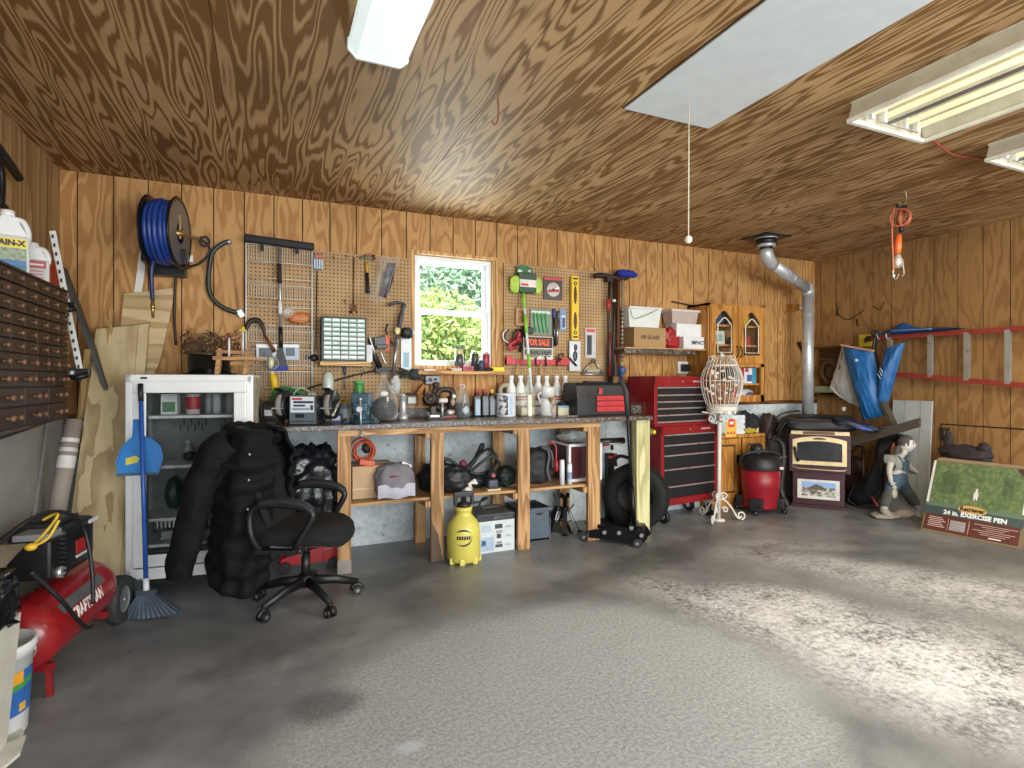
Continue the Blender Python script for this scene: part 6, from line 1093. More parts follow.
m2=MB(M('#ded8d6',.4));m2.text('CRAFTSMAN',.07,(0,0,0),(1,0,0),(0,1,0),.72,bold=.003)
xs=[q.x for q in m2.v];cxm=(min(xs)+max(xs))/2;m2.v=[ontank((q.x-cxm)*1.0,-.10+q.y/R)for q in m2.v]
m2.v=[q+side*.001 for q in m2.v];m2.build('lettering',t,open_=True)
SHM=M('#1b1c1e',.4);mc=a+d*(L*.46)+V((0,0,.30));
mb=MB(SHM);Rz=Matrix.Rotation(math.atan2(d.y,d.x),3,'Z');mb.obox(mc+d*.08+V((-.03,0,-.005)),(.30,.22,.22),Rz,.04);mb.obox(mc+d*.05+V((-.03,0,.105)),(.2,.16,.05),Rz,.02);mb.build('motor_shroud',t)
mb=MB(M('#121214',.5));
for k in range(9):mb.obox(mc+d*(-.1-.012)+V((0,0,-.09+k*.021))+d*-.0,(.035,.2,.009),Rz)
mb.obox(mc-d*.15+V((0,0,.0)),(.08,.16,.17),Rz,.015);mb.build('cylinder_fins',t)
mb=MB(M('#7e8286',.5));mb.obox(mc-d*.12+V((0.0,0,.085)),(.12,.13,.05),Rz,.008);mb.build('intake_cover',t)
mb=MB(M('#a3282e',.4));q=mc+side*.083+d*.08+V((0,0,-.01));mb.obox(q,(.1,.006,.06),Rz);mb.use(M('#c9c9c9',.5));mb.obox(q+V((0,0,.085))+d*.12,(.09,.006,.018),Rz);mb.obox(q+V((0,0,-.045)),(.1,.006,.012),Rz);mb.build('decal',t)
mb=MB(CHROME);mb.cyl(mc-d*.13+side*.075+V((0,0,-.07)),mc-d*.13+side*.10+V((0,0,-.07)),.026,n=16);mb.build('gauge',t)
for f in(.02,.93):
 mb=MB(M('#7a171c',.4));q=a+d*L*f;mb.bar(q-side*.12+V((0,0,-.125)),q+side*.12+V((0,0,-.125)),.03,.03);
 if f<.5:
  for s_ in(-1,1):mb.bar(q+side*.10*s_+V((0,0,-.125)),V(((q+side*.105*s_).x,(q+side*.105*s_).y,.001)),.022,.022)
 mb.build('foot',t)
wc=WZ(117,622);wc=V((-.735,3.66,.128));mb=MB(M('#2c2d2e',.7));mb.lathe([(.07,-.028),(.12,-.03),(.127,-.02),(.127,.02),(.12,.03),(.07,.028)],wc,side,36);mb.use(M('#6d7072',.4));mb.lathe([(0,.02),(.03,.03),(.07,.015),(.075,.028)],wc,side,24);mb.lathe([(0,-.02),(.075,-.028)],wc,side,24);mb.use(STEEL);mb.tube([wc-side*.2,wc+side*.03],.01,8);mb.build('wheel',t)
for(pts,c,r,lab)in(([W(-12,552,2.6),W(20,526,2.75),W(45,513,2.95),W(70,514,3.05),W(85,532,3.15),W(92,570,3.12),W(93,604,3.1)],'#18181a',.0085,'black air hose arching over the compressor motor'),([W(30,572,2.72),W(46,586,2.76),W(62,601,2.8),W(77,619,2.9),W(86,627,2.98),W(92,626,3.02)],'#161618',.009,'black power cord drooping from the compressor to the floor')):
 mb=MB(M(c,.5));mb.tube(spline(pts,6),r,8);one(mb,'compressor_hose',lab,'hose')
mb=MB(M('#c9a72a',.45));
for off in(0,.025):mb.tube(spline([W(30,548,2.72),W(45,533,2.72+off),W(57,517,2.75),W(55,514,2.78),W(43,520,2.8)],6),.0055,7)
mb.tube(spline([W(32,547,2.7),W(48,538,2.7),W(59,520,2.72)]),.0055,7);mb.ball(W(31,547,2.7),(.02,.018,.015));one(mb,'yellow_rope','yellow cord tied in a loop over the compressor','cord')
t=thing('trash_bin','tall white plastic bin lined with a black bag at the frame edge','bin',(-1.02,2.4,0));mb=MB(M('#c6c6bd',.5,var=.08));X1=-.797;Y1=2.52
mb.add([(-1.18,2.2,.0),(X1-.035,2.2,0),(X1-.035,Y1-.03,0),(-1.18,Y1-.03,0),(-1.2,2.18,.5),(X1,2.18,.5),(X1,Y1,.5),(-1.2,Y1,.5)],[(0,1,2,3),(4,5,6,7),(0,1,5,4),(1,2,6,5),(2,3,7,6),(3,0,4,7)]);mb.build('bin_body',t)
mb=MB(M('#17181b',.25,var=.4,bump=.6,bscale=30));mb.blob((-.995,2.36,.575),(.2,.2,.10),.16,4,5,fold=.12,pw=.6,n=48,m=32);mb.build('bag_liner',t)
mb=MB(M('#a79f8c',.7,var=.1));mb.add([WZ(-20,548,.66),WZ(26,545,.66),WZ(0,572,.66),WZ(-40,590,.66)],[(0,1,2,3)]);q=[V(v_)+V((0,0,.006))for v_ in mb.v[:4]];mb.add(q,[(0,1,2,3)]);one(mb,'cardboard_sheet','beige board lying on the black lined white bin','board')
p=V((-.905,2.86,0));p=V((-.935,2.675,0));t=thing('bucket','white plastic pail with blue and yellow printed label beside the compressor','bucket',p);mb=MB(M('#d2d6d6',.4,var=.06));mb.lathe([(0,.002),(.1,.002),(.105,.01),(.122,.30),(.13,.30),(.13,.315),(.134,.32),(.134,.345),(.12,.345),(.1,.02),(0,.02)],p,n=36);mb.build('pail',t)
def onp(a_,z):r=.1055+.0168*z/.3+.0015;return p+V((math.cos(a_)*r,math.sin(a_)*r,z))
def patch(c,a0_,a1_,z0_,z1_,slant=0,n=10,e=.0):
 mb=MB(c)if not isinstance(c,MB)else c;vs=[]
 for k in range(n+1):aa=a0_+(a1_-a0_)*k/n;vs+=[onp(aa,z0_+slant*k/n)+V((math.cos(aa),math.sin(aa),0))*e,onp(aa,z1_+slant*k/n)+V((math.cos(aa),math.sin(aa),0))*e]
 mb.add(vs,[(2*k,2*k+2,2*k+3,2*k+1)for k in range(n)],True);return mb
mb=patch(M('#2f62a8',.4),-1.35,.1,.09,.25);mb.use(M('#d99a2a',.4));patch(mb,-1.35,-.4,.205,.25,.0,e=.0008);mb.use(M('#3f8f4a',.4));patch(mb,-1.35,0.0,.165,.19,.03,e=.0008);mb.use(M('#cfd6d8',.4));patch(mb,-1.35,-.95,.1,.15,e=.0008);mb.use(M('#c9a23f',.5));patch(mb,-.5,-.25,.1,.13,e=.0008);mb.build('label',t)
mb=MB(STEEL);mb.tube(arc(p+V((0,0,.31)),(1,0,0),(0,.5,-.75),.132,0,180,14),.0025,5);mb.build('bail',t)
for i,(q,lab)in enumerate((([(-12,742),(14,728),(24,734),(12,752),(-10,768)],'broken white plastic piece on the floor by the bin'),([(-14,755),(10,745),(26,738),(20,756),(-6,778)],'second white plastic shard lying against the bin foot'))):
 P_=[WZ(x,y_,.02+.03*i)for x,y_ in q];k=len(P_);mb=MB(M('#c2c3b9',.5));nn=V((0,0,.012));mb.add(P_+[a_+nn for a_ in P_],[list(range(k)),list(range(2*k-1,k-1,-1))]+[(i_,(i_+1)%k,k+(i_+1)%k,k+i_)for i_ in range(k)]);one(mb,'plastic_shard',lab,'debris piece')
#   red tool chest
RP_=M('#7f141b',.35,var=.12,coat=.3);DRW=M('#17191c',.4);TRIM=M('#b9bcc0',.3,.7)
CRZ=math.radians(7);co3=V((3.30,4.15,0))
def chest(name,label,loc,w,d,z0,z1,rows,casters,dark_base):
 t=thing(name,label,'tool chest',loc,CRZ,'red tool chests',True);top=z1
 mb=MB(RP_);mb.bx(0,w,.004,d,z0,z1,.008);mb.bx(0,.04,-.012,.01,z0,z1,.004);mb.bx(w-.04,w,-.012,.01,z0,z1,.004);mb.bx(0,w,-.012,.01,z1-rows[0],z1,.004);mb.bx(0,w,-.012,.01,z0,z0+rows[1],.004)
 if not casters:mb.use(M('#7b3a3c',.5));mb.bx(-.002,0,d*.3,d*.7,z0+.1,z0+.22)
 mb.build('case',t);z=z1-rows[0]
 for h in rows[2]:
  m=MB(DRW);m.bx(.042,w-.042,-.008,.1,z-h+.004,z-.012,.002);dr=m.build('drawer',t);m=MB(TRIM);m.bx(.042,w-.042,-.02,-.004,z-.013,z-.001,.003);m.build('pull_trim',dr);z-=h
 m=MB(M('#d8cfcf',.4));m.text('CRAFTSMAN',.022,(w*.78,-.012,z1-rows[0]*.5),(1,0,0),(0,0,1),bold=.0005);m.build('lettering',t)
 m=MB(TRIM);m.cyl((w*.5,-.011,z1-rows[0]*.5),(w*.5,-.018,z1-rows[0]*.5),.008,n=12);m.build('lock',t);return t
rz0,rz1=.165,.9
t=chest('rolling_tool_chest','red rolling tool chest with five black drawers, the lower chest',co3,.765,.36,rz0,rz1,(.075,.065,(.095,.095,.13,.16,.115)),True,False)
for x,y in((.08,.05),(.69,.05),(.08,.3),(.69,.3)):
 m=MB(BLK);m.cyl((x-.017,y-.02,.06),(x+.017,y-.02,.06),.06,n=22);m.use(STEEL);m.cyl((x-.02,y-.02,.06),(x+.02,y-.02,.06),.024,n=14);m.bx(x-.03,x+.03,y-.02,y+.03,.125,rz0,.004);m.bar((x-.024,y,.14),(x-.024,y-.02,.06),.025,.004);m.bar((x+.024,y,.14),(x+.024,y-.02,.06),.025,.004)
 if x<.1:m.use(M('#b01f26',.4));m.bx(x-.026,x-.022,y-.03,y+.0,.06,.13)
 m.build('caster',t)
tc=co3+Matrix.Rotation(CRZ,3,'Z')@V((-.075,.01,0))
chest('top_tool_chest','red top tool chest with six slim black drawers stacked above the rolling chest',tc,.73,.34,rz1+.002,1.365,(.1,.02,(.07,.062,.062,.062,.062,.02)),False,True)
p=co3+Matrix.Rotation(CRZ,3,'Z')@V((.5,.03,rz1+.001));
p=W(650,432,4.12);mb=MB(M('#6d6a2c',.5));mb.blob(p,(.035,.03,.03),.3,4,3);mb.use(YEL);mb.ball(p+V((.03,-.02,.0)),(.018,.015,.02));one(mb,'yellow_fitting','small yellow and olive fitting hung at the edge of the rolling chest','fitting')
#   wall shelf with boxes
SY0=4.36;x0,x1=W(625,381,SY0).x,W(714,381,SY0).x;z=W(668,348,SY0).z
t=thing('wall_shelf','speckled wall shelf holding boxes above the red tool chest','shelf',(x0,4.5,z));mb=MB(WOOD('shelf_board','#9c7a50','#c9ad80',0,8,.8));mb.bx(x0,x1,SY0,BACK-.001,z-.014,z,.002);mb.build('board',t);mb=MB(GRAN);mb.bx(x0+.01,x1-.22,SY0+.02,BACK-.001,z-.058,z-.0145,.004);mb.bx(x1-.23,x1-.12,SY0+.1,BACK-.001,z-.045,z-.0145,.02);mb.build('underside',t)
sz2=z+.0008
def shb(a,b,y,top,bot=None,dep=.2):X0,X1=W(a,381,y).x,W(b,381,y).x;Z1=W((a+b)/2,top,y).z;Z0=sz2 if bot is None else W((a+b)/2,bot,y).z;return X0,X1,Z0,Z1
X0,X1,Z0,Z1=shb(639,668,4.38,327.5);kz=Z1
carton(((X0+X1)/2-.03,4.49,sz2),(X1-X0+.03,.19,Z1-sz2),-.0,'#a08156','carton','kraft carton with dark print on the wall shelf under the white bin','box',text='HP GLASS',tcol='#4a3626',tsize=.05,flaps=False)
c=thing('white_bin','white plastic bin with wire handle stacked on the kraft carton','bin',(0,0,0));X0,X1,_,Z1=shb(629,661,4.4,307);Z0=kz+.001;c.location=(0,0,0);mb=MB(M('#cfd3ce',.4,var=.05));xm=X0+(X1-X0)*.3
mb.add([(X0+.02,4.42,Z0),(X1-.03,4.4,Z0),(X1-.03,4.58,Z0),(X0+.02,4.58,Z0),(X0,4.41,Z1),(X1,4.39,Z1),(X1,4.59,Z1),(X0,4.59,Z1)],[(3,2,1,0),(0,1,5,4),(1,2,6,5),(2,3,7,6),(3,0,4,7)]);mb.bx(X0-.006,X1+.006,4.385,4.595,Z1-.022,Z1,.004);mb.build('tub',c)
mb=MB(GREY);mb.tube(spline([V((X0+.02,4.4,Z1-.03)),V((X0+.03,4.385,Z1-.1)),V((X0+.1,4.38,Z1-.11)),V((X1-.05,4.38,Z1-.02))]),.003,5);mb.build('handle',c)
X0,X1,Z0,Z1=shb(684,713,4.38,337);carton(((X0+X1)/2,4.45,sz2),(X1-X0,.13,Z1-sz2),0,'#d5d8d8','carton','small white carton with black print at the front of the wall shelf','box',text='IMPACT',tcol='#2d2d33',tsize=.05,flaps=False);wz=Z1
X0,X1,Z0,Z1=shb(677,712,4.42,324);bxz=Z1;carton(((X0+X1)/2,4.51,wz+.001),(X1-X0,.17,Z1-wz-.002),0,'#d9dcdc','carton','wide plain white carton lying on the small printed carton','box',flaps=False)
c=thing('clear_tote','cloudy clear storage tote on top of the wide white carton','tote',(0,0,0));X0,X1,_,Z1=shb(672,699,4.44,310);mb=MB(M('#b3a49b',.35,var=.1));Z0=bxz+.001
mb.add([(X0+.02,4.46,Z0),(X1-.02,4.46,Z0),(X1-.02,4.58,Z0),(X0+.02,4.58,Z0),(X0,4.44,Z1),(X1,4.44,Z1),(X1,4.6,Z1),(X0,4.6,Z1)],[(3,2,1,0),(0,1,5,4),(1,2,6,5),(2,3,7,6),(3,0,4,7),(4,5,6,7)]);mb.build('tub',c);mb=MB(M('#c9c2bb',.35));mb.bx(X0-.012,X1+.012,4.43,4.61,Z1-.02,Z1+.004,.004);mb.build('lid',c)
X0,X1,Z0,Z1=shb(667,683,4.42,327);mb=MB(M('#9c1f22',.45,var=.25));mb.blob(((X0+X1)/2,4.5,sz2+(Z1-sz2)*.48),((X1-X0)/2,.07,(Z1-sz2)*.5),.3,4,3,flat=sz2,pw=.7);one(mb,'red_bag','red crinkled bag between the kraft and white cartons','bag')
X0,X1,Z0,Z1=PR(672,303.5,702,306.5,BACK-.03);mb=MB(M('#2a231d',.5));mb.bar((X0,BACK-.03,Z1+.01),(X1,BACK-.03,Z0),.012,.012);one(mb,'metal_rod','thin dark rod lying against the wall above the clear tote','rod')
t=thing('wall_outlet','white wall outlet with black plug above the red tool chest','outlet',W(683,372,BACK-.01));X0,X1,Z0,Z1=PR(678,361.5,688,373.5,BACK-.01);mb=MB(WHT);mb.bx(X0,X1,BACK-.012,BACK-.0005,Z0,Z1,.004);mb.build('cover_plate',t);mb=MB(BLK);mb.bx(X0+.03,X1-.02,BACK-.06,BACK-.012,Z0+.02,Z1-.03,.006);mb.tube(spline([V((X1-.03,BACK-.05,Z0+.05)),V((X1+.02,BACK-.05,Z0+.03)),V((X1+.04,BACK-.04,Z0-.06))]),.006,6);mb.build('plug',t)
#   oak wall cabinet
OAKC=WOOD('honey_oak','#9c672c','#c08a45',2,7,.7,8,.45,False,.3,None,(.3,.85))
KY=4.33;KX0,KX1=W(708,381,KY).x,W(764,381,KY).x;KZ1=W(736,304.7,KY).z;KZm=W(736,364,KY).z;KZ0=STEM+.045
t=thing('oak_wall_cabinet','honey oak wall cabinet with two arched glass doors and open shelves','cabinet',(KX0,4.5,KZ0));mb=MB(OAKC);T1=.02
mb.bx(KX0,KX0+T1,KY+.02,BACK,KZ0,KZ1);mb.bx(KX1-T1,KX1,KY+.02,BACK,KZ0,KZ1);mb.bx(KX0,KX1,KY+.02,BACK,KZ1-T1,KZ1);mb.bx(KX0,KX1,KY+.02,BACK,KZ0,KZ0+.03);mb.bx(KX0,KX1,BACK-.012,BACK-.001,KZ0,KZ1)
mb.bx(KX0,KX0+.045,KY,KY+.02,KZ0,KZ1);mb.bx(KX1-.045,KX1,KY,KY+.02,KZ0,KZ1);mb.bx(KX0,KX1,KY,KY+.02,KZm-.03,KZm+.02);mb.bx(KX0,KX1,KY,KY+.02,KZ1-.03,KZ1);mb.bx(KX0,KX1,KY,KY+.02,KZ0,KZ0+.07);mb.build('carcass',t)
for zz in(KZm-.02,(KZ0+KZm)/2-.005,KZm+.2,KZm+.4):mb=MB(OAKC);mb.bx(KX0+T1,KX1-T1,KY+.03,BACK-.012,zz-.018,zz);mb.build('shelf',t)
km=(KX0+KX1)/2
for(a,b,hs)in((KX0+.012,km-.003,1),(km+.003,KX1-.012,-1)):
 z0_,z1_=KZm+.005,KZ1-.012;sw=.07;w_=b-a;mb=MB(OAKC);y=KY-.02
 mb.bx(a,a+sw,y,KY-.001,z0_,z1_,.003);mb.bx(b-sw,b,y,KY-.001,z0_,z1_,.003);mb.bx(a+sw,b-sw,y,KY-.001,z0_,z0_+.085,.003)
 pl=[(sw-.002,z1_),(w_-sw+.002,z1_)];n=14;lo=[]
 for k in range(n+1):
  u=k/n;lo.append((w_-sw+.002-u*(w_-2*sw+.004),z1_-.155+.095*(math.sin(math.pi*u)**1.3)))
 for k in range(n):mb.prism([(lo[k][0],z1_),lo[k],lo[k+1],(lo[k+1][0],z1_)],(a,y,0),(1,0,0),(0,0,1),(0,.019,0))
 d=mb.build('door',t);mb=MB(CLEAR('#cfd6d6',.01,.03,.08));mb.bx(a+sw,b-sw,y+.008,y+.011,z0_+.08,z1_-.05);mb.build('glass_pane',d)
 mb=MB(M('#ded4bd',.5));i0,i1=a+sw+.022,b-sw-.022;s_=lambda u:z1_-.2+.1*max(0,math.sin(math.pi*min(1,max(0,u*1.15-.05))))
 pts=[V((i0,y-.002,z0_+.11)),V((i0,y-.002,z1_-.2))]+[V((i0+(i1-i0)*k/8,y-.002,z1_-.2+.07*math.sin(math.pi*k/8)**1.5+.0))for k in range(9)]+[V((i1,y-.002,z1_-.2)),V((i1,y-.002,z0_+.11))]
 mb.tube(pts,.007,6,closed=True);mb.build('white_inlay',d)
 mb=MB(M('#3d3023',.4,.7));hx=b-.022 if hs>0 else a+.022;mb.tube(spline([V((hx,y,z0_+.06)),V((hx,y-.025,z0_+.085)),V((hx,y-.025,z0_+.15)),V((hx,y,z0_+.18))]),.006,6);mb.build('handle',d)
def incab(fx,w_,zz,h,c,name,label,cat,blob_=False,dy=.1):
 x=KX0+(KX1-KX0)*fx;mb=MB(M(c,.5,var=.2));zz+=.0006
 if blob_:mb.blob((x,KY+dy+.03,zz+h/2),(w_/2,.06,h/2),.2,3,len(name),flat=zz,pw=.7)
 else:mb.bx(x-w_/2,x+w_/2,KY+dy-.03,KY+dy+.08,zz,zz+h,.004)
 return mb
z3=KZm+.4;z2=KZm+.2;z1b=KZm-.02
mb=incab(.28,.2,z3,.13,'#2f3d66','a','','',True);one(mb,'blue_pouch','dark blue pouch on the upper shelf behind the cabinet door','pouch')
mb=incab(.73,.2,z3,.15,'#cfa51c','bb','','',True);one(mb,'yellow_pouch','yellow pouch on the upper shelf behind the cabinet door','pouch')
mb=incab(.27,.17,z2,.14,'#b9bfb2','c','','');mb.use(M('#7f9a96',.5));x=KX0+(KX1-KX0)*.27;mb.bx(x-.06,x+.05,KY+.069,KY+.0702,z2+.03,z2+.1);one(mb,'pale_box','pale printed box on the middle shelf behind the cabinet door','box')
mb=incab(.72,.2,z2,.09,'#8e2d23','d','','');one(mb,'red_box','flat red box on the middle shelf behind the cabinet door','box')
mb=incab(.28,.22,z1b,.1,'#31283a','e','','');one(mb,'dark_case','dark violet case on the lowest shelf behind the cabinet door','case')
mb=incab(.72,.22,z1b,.08,'#3a3142','f','','');mb.use(M('#b0411f',.5));one(mb,'dark_case','low dark case on the lowest shelf under the red box','case')
zb1=(KZ0+KZm)/2-.005
for k,(f,w_,h,c,lab)in enumerate(((.55,.09,.17,'#7f7f80','grey spined book on the open cabinet shelf'),(.645,.045,.17,'#a32730','thin red book on the open cabinet shelf'),(.75,.11,.175,'#cfd4da','white covered book with picture on the open cabinet shelf'),(.86,.055,.18,'#2f8fb0','turquoise book at the end of the open cabinet shelf'))):
 mb=incab(f,w_,zb1,h,c,'book','','',dy=.06)
 if k==2:x=KX0+(KX1-KX0)*f;mb.use(M('#3f5a86',.5));mb.bx(x-.02,x+.05,KY+.0285,KY+.03,zb1+.02,zb1+.09);mb.use(M('#b33f45',.5));mb.bx(x-.045,x-.0,KY+.0285,KY+.03,zb1+.12,zb1+.16)
 one(mb,'book',lab,'book','books on the open cabinet shelf')
x=KX0+(KX1-KX0)*.76;mb=MB(M('#c3c6d2',.35));mb.blob((x,KY+.09,KZ0+.03+.052),(.11,.06,.05),.1,3,3,flat=KZ0+.0306);mb.use(M('#44507c',.4));mb.blob((x+.015,KY+.045,KZ0+.08),(.06,.025,.022),.3,5,4);one(mb,'wrapped_roll','white and blue wrapped bundle on the bottom cabinet shelf','bundle')
#   bird cage on a wrought stand
IR=M('#d3cfc6',.45,.0,var=.1);g=V((3.925,4.075,0));t=thing('plant_stand','white wrought iron stand with scrolled feet under the bird cage','stand',g);hz=W(717,413,g.y).z
mb=MB(IR);mb.cyl(g+V((0,0,.01)),g+V((.015,0,hz)),.019,n=12);mb.lathe([(0,0),(.06,0),(.055,.012),(.02,.02)],g);mb.build('pole',t)
def scroll(c,U,r,turns,a0,n=30,s=1):return[c+U*(r*(1-.75*k/n)*math.cos(a0+s*turns*2*math.pi*k/n))+V((0,0,1))*(r*(1-.75*k/n)*math.sin(a0+s*turns*2*math.pi*k/n))for k in range(n+1)]
for ang in(-28,92,212):
 U=V((math.cos(math.radians(ang)),math.sin(math.radians(ang)),0));mb=MB(IR)
 mb.tube(spline([g+U*.02+V((0,0,.2)),g+U*.06+V((0,0,.19)),g+U*.12+V((0,0,.12)),g+U*.17+V((0,0,.035)),g+U*.2+V((0,0,.02))]),.009,7);mb.tube(scroll(g+U*.205+V((0,0,.05)),U,.042,1.2,-1.5),.008,6);mb.tube(scroll(g+U*.05+V((0,0,.23)),U,.038,1.2,3.3,s=-1),.008,6);mb.tube(scroll(g+U*.06+V((0,0,.1)),U,.03,1.2,2.8,s=-1),.007,6);mb.build('scroll_foot',t)
for ang in(-20,70,160,250):
 U=V((math.cos(math.radians(ang)),math.sin(math.radians(ang)),0));mb=MB(IR);mb.tube(scroll(g+U*.07+V((0,0,hz-.05)),U,.05,1.1,1.2),.007,6);mb.tube(spline([g+V((0,0,hz-.02)),g+U*.1+V((0,0,hz+.0)),g+U*.16+V((0,0,hz+.01))]),.007,6);mb.build('top_scroll',t)
mb=MB(IR);mb.lathe([(0,hz+.004),(.11,hz+.004),(.11,hz+.016),(0,hz+.016)],g,n=28);mb.build('plate',t)
cz0=hz+.018;czt=W(722,357,4.08).z;CHt=czt-cz0;cc2=g+V((.04,.0,cz0));Rm=.188
t=thing('bird_cage','white wire bird cage with bulging sides and white blossoms inside','bird cage',cc2);prof=[(.66,0),(.72,.1),(.9,.3),(1.0,.5),(1.0,.6),(.9,.74),(.74,.84),(.72,.9),(.5,.97),(.2,1.0)]
mb=MB(IR)
for k in range(26):a=2*math.pi*k/26;d=V((math.cos(a),math.sin(a),0));mb.tube(spline([cc2+d*r*Rm+V((0,0,z_*CHt))for r,z_ in prof],3),.0035,5)
mb.build('wire_body',t);mb=MB(IR)
for r,z_,w_ in((.735,.12,.006),(.745,.84,.008),(1.0,.56,.004)):mb=MB(IR);mb.torus(cc2+V((0,0,z_*CHt)),(0,0,1),r*Rm,w_,36,6);mb.build('hoop',t)
mb=MB(IR);mb.lathe([(0,0),(.68*Rm,0),(.74*Rm,.012),(.74*Rm,.05),(.71*Rm,.05),(.71*Rm,.012),(0,.012)],cc2,n=36);mb.build('floor_tray',t)
for k in range(8):a=2*math.pi*k/8;d=V((math.cos(a),math.sin(a),0));mb=MB(IR);mb.tube(scroll(cc2+d*Rm*.5+V((0,0,CHt*.985)),d,.03,.9,-1.8),.0055,5);mb.build('crown_scroll',t)
mb=MB(IR)
for k in range(12):a=2*math.pi*k/12;d=V((math.cos(a),math.sin(a),0));b=2*math.pi*(k+1)/12;e=V((math.cos(b),math.sin(b),0));mb.add([cc2+d*.745*Rm+V((0,0,.012)),cc2+e*.745*Rm+V((0,0,.012)),cc2+(d+e)*.38*Rm+V((0,0,-.03))],[(0,1,2)])
mb.torus(cc2+V((0,0,.012)),(0,0,1),.745*Rm,.005,36,6);mb.build('scalloped_skirt',t,open_=True)
mb=MB(IR);mb.lathe([(.03,CHt-.01),(.035,CHt+.01),(.015,CHt+.025),(.01,CHt+.04),(0,CHt+.05)],cc2);mb.build('finial',t)
t=thing('flower_spray','white blossoms with pink stems filling the bird cage','flowers',cc2+V((0,0,.01)));rn=random.Random(8);mb=MB(M('#e4ddd2',.6));m2=MB(M('#a8775f',.7))
for k in range(34):a=rn.uniform(0,6.28);r=Rm*rn.uniform(.3,.8);z_=rn.uniform(.2,.75);q=cc2+V((r*math.cos(a),r*math.sin(a),z_*CHt));mb.blob(q,(.02,.02,.014),.4,4,k,8,6);m2.tube([cc2+V((0,0,.01)),(cc2+q)/2+V((0,0,.02)),q],.003,4)
mb.use(M('#b8383a',.5));
for k in range(3):q=cc2+V((.06,-.1,CHt*(.3+.05*k)));mb.blob(q,(.014,.012,.02),.2,4,k,8,6)
mb.build('blossoms',t);m2.build('stems',t)
p=W(731,428,4.06);t=thing('price_tag','orange and red tag hanging from the white stand','tag',p);U=V((.97,-.1,0)).normalized();mb=MB(M('#dba33a',.5));mb.prism([(-.06,-.085),(.06,-.085),(.065,.08),(-.055,.08)],p,U,(0,0,1),(0,.002,0));mb.use(M('#c23a33',.5));mb.prism([(-.03,.01),(.04,.01),(.04,.085),(-.03,.085)],p-V((0,.0015,0)),U,(0,0,1),(0,.001,0));mb.use(M('#a34a2a',.5))
for k in(-1,0,1):mb.prism([(k*.035-.01,-.06),(k*.035+.012,-.06),(k*.035+.012,-.035),(k*.035-.01,-.035)],p-V((0,.0015,0)),U,(0,0,1),(0,.001,0))
mb.use(M('#e8d8c8',.5));mb.prism([(-.015,.035),(.025,.035),(.025,.06),(-.015,.06)],p-V((0,.003,0)),U,(0,0,1),(0,.001,0));mb.build('card',t);mb=MB(IR);mb.tube([p+V((0,0,.08)),p+V((-.02,.03,.16))],.002,4);mb.build('string',t)
BX0,BX1=W(712,381,4.42).x,W(765,381,4.42).x;BZ1=W(745,434,4.42).z
t=thing('oak_base_cabinet','honey oak base cabinet standing behind the red shop vacuum','cabinet',(BX0,4.5,0));mb=MB(OAKC);mb.bx(BX0,BX1,4.42,4.598,.001,BZ1,.004);mb.bx(BX1-.14,BX1,4.5,4.598,BZ1,BZ1+.13,.004);mb.build('carcass',t)
bm_=(BX0+BX1)/2
for a,b in((BX0+.02,bm_-.01),(bm_+.03,BX1-.02)):
 mb=MB(OAKC);mb.use(M('#4a2f14',.6));ring(mb,a-.006,b+.006,.094,BZ1-.034,.02,4.41,4.4195);ring(mb,a+.05,b-.05,.15,BZ1-.09,.03,4.405,4.4195);mb.use(OAKC);ring(mb,a,b,.1,BZ1-.04,.06,4.4,4.419,.003);mb.bx(a+.055,b-.055,4.408,4.419,.15,BZ1-.09);mb.bx(a+.075,b-.075,4.402,4.41,.18,BZ1-.13,.012);mb.build('door',t)  # dark rings paint shade into the door grooves and panel recess
mb=MB(BLK);mb.bx(bm_-.06,bm_+.1,4.392,4.4,.47,.55,.002);mb.use(M('#3a4a6a',.4));mb.bx(bm_+.02,bm_+.08,4.392,4.4,.4,.465,.002);mb.build('black_patch',t)
q=W(722,425,4.5);mb=MB(M('#c3d0d4',.35,var=.15));mb.blob((W(724,381,4.46).x,4.5,BZ1+.14),(.15,.085,.14),.2,3.5,7,flat=BZ1+.001,fold=.12,n=44,m=30);one(mb,'white_plastic_bag','pale crumpled plastic bag on the oak base cabinet under the bird cage','bag')
X0,X1=W(732,381,4.44).x,W(743,381,4.44).x;mb=MB(M('#d5dde0',.4));mb.bx(X0,X1+.02,4.43,4.5,BZ1+.001,BZ1+.2,.006);mb.use(M('#44474c',.5));mb.bx(X1-.0,X1+.012,4.428,4.43,BZ1+.03,BZ1+.055);mb.bx(X1-.0,X1+.012,4.428,4.43,BZ1+.09,BZ1+.115);one(mb,'white_box','white box with dark marks on the oak base cabinet','box')
p=V((W(750,381,4.5).x,4.5,BZ1));mb=MB(M('#201e26',.8,bump=.4));mb.blob(p+V((0,.0,.1)),(.11,.075,.1),.3,3,4,flat=p.z+.001,fold=.12);mb.blob(p+V((-.06,.02,.19)),(.05,.03,.05),.4,4,7);one(mb,'black_cloth','black cloth heaped on the oak base cabinet','cloth')
p=V((W(752,381,4.44).x,4.44,BZ1+.001));mb=MB(M('#b9a23a',.5,var=.3));mb.blob(p+V((-.03,0,.03)),(.1,.02,.03),.3,4,3,flat=p.z);mb.use(M('#d7c9a5',.5));mb.ball(p+V((.07,0,.045)),(.02,.018,.045));one(mb,'yellow_rag','yellow rag at front edge of the oak base cabinet','rag')
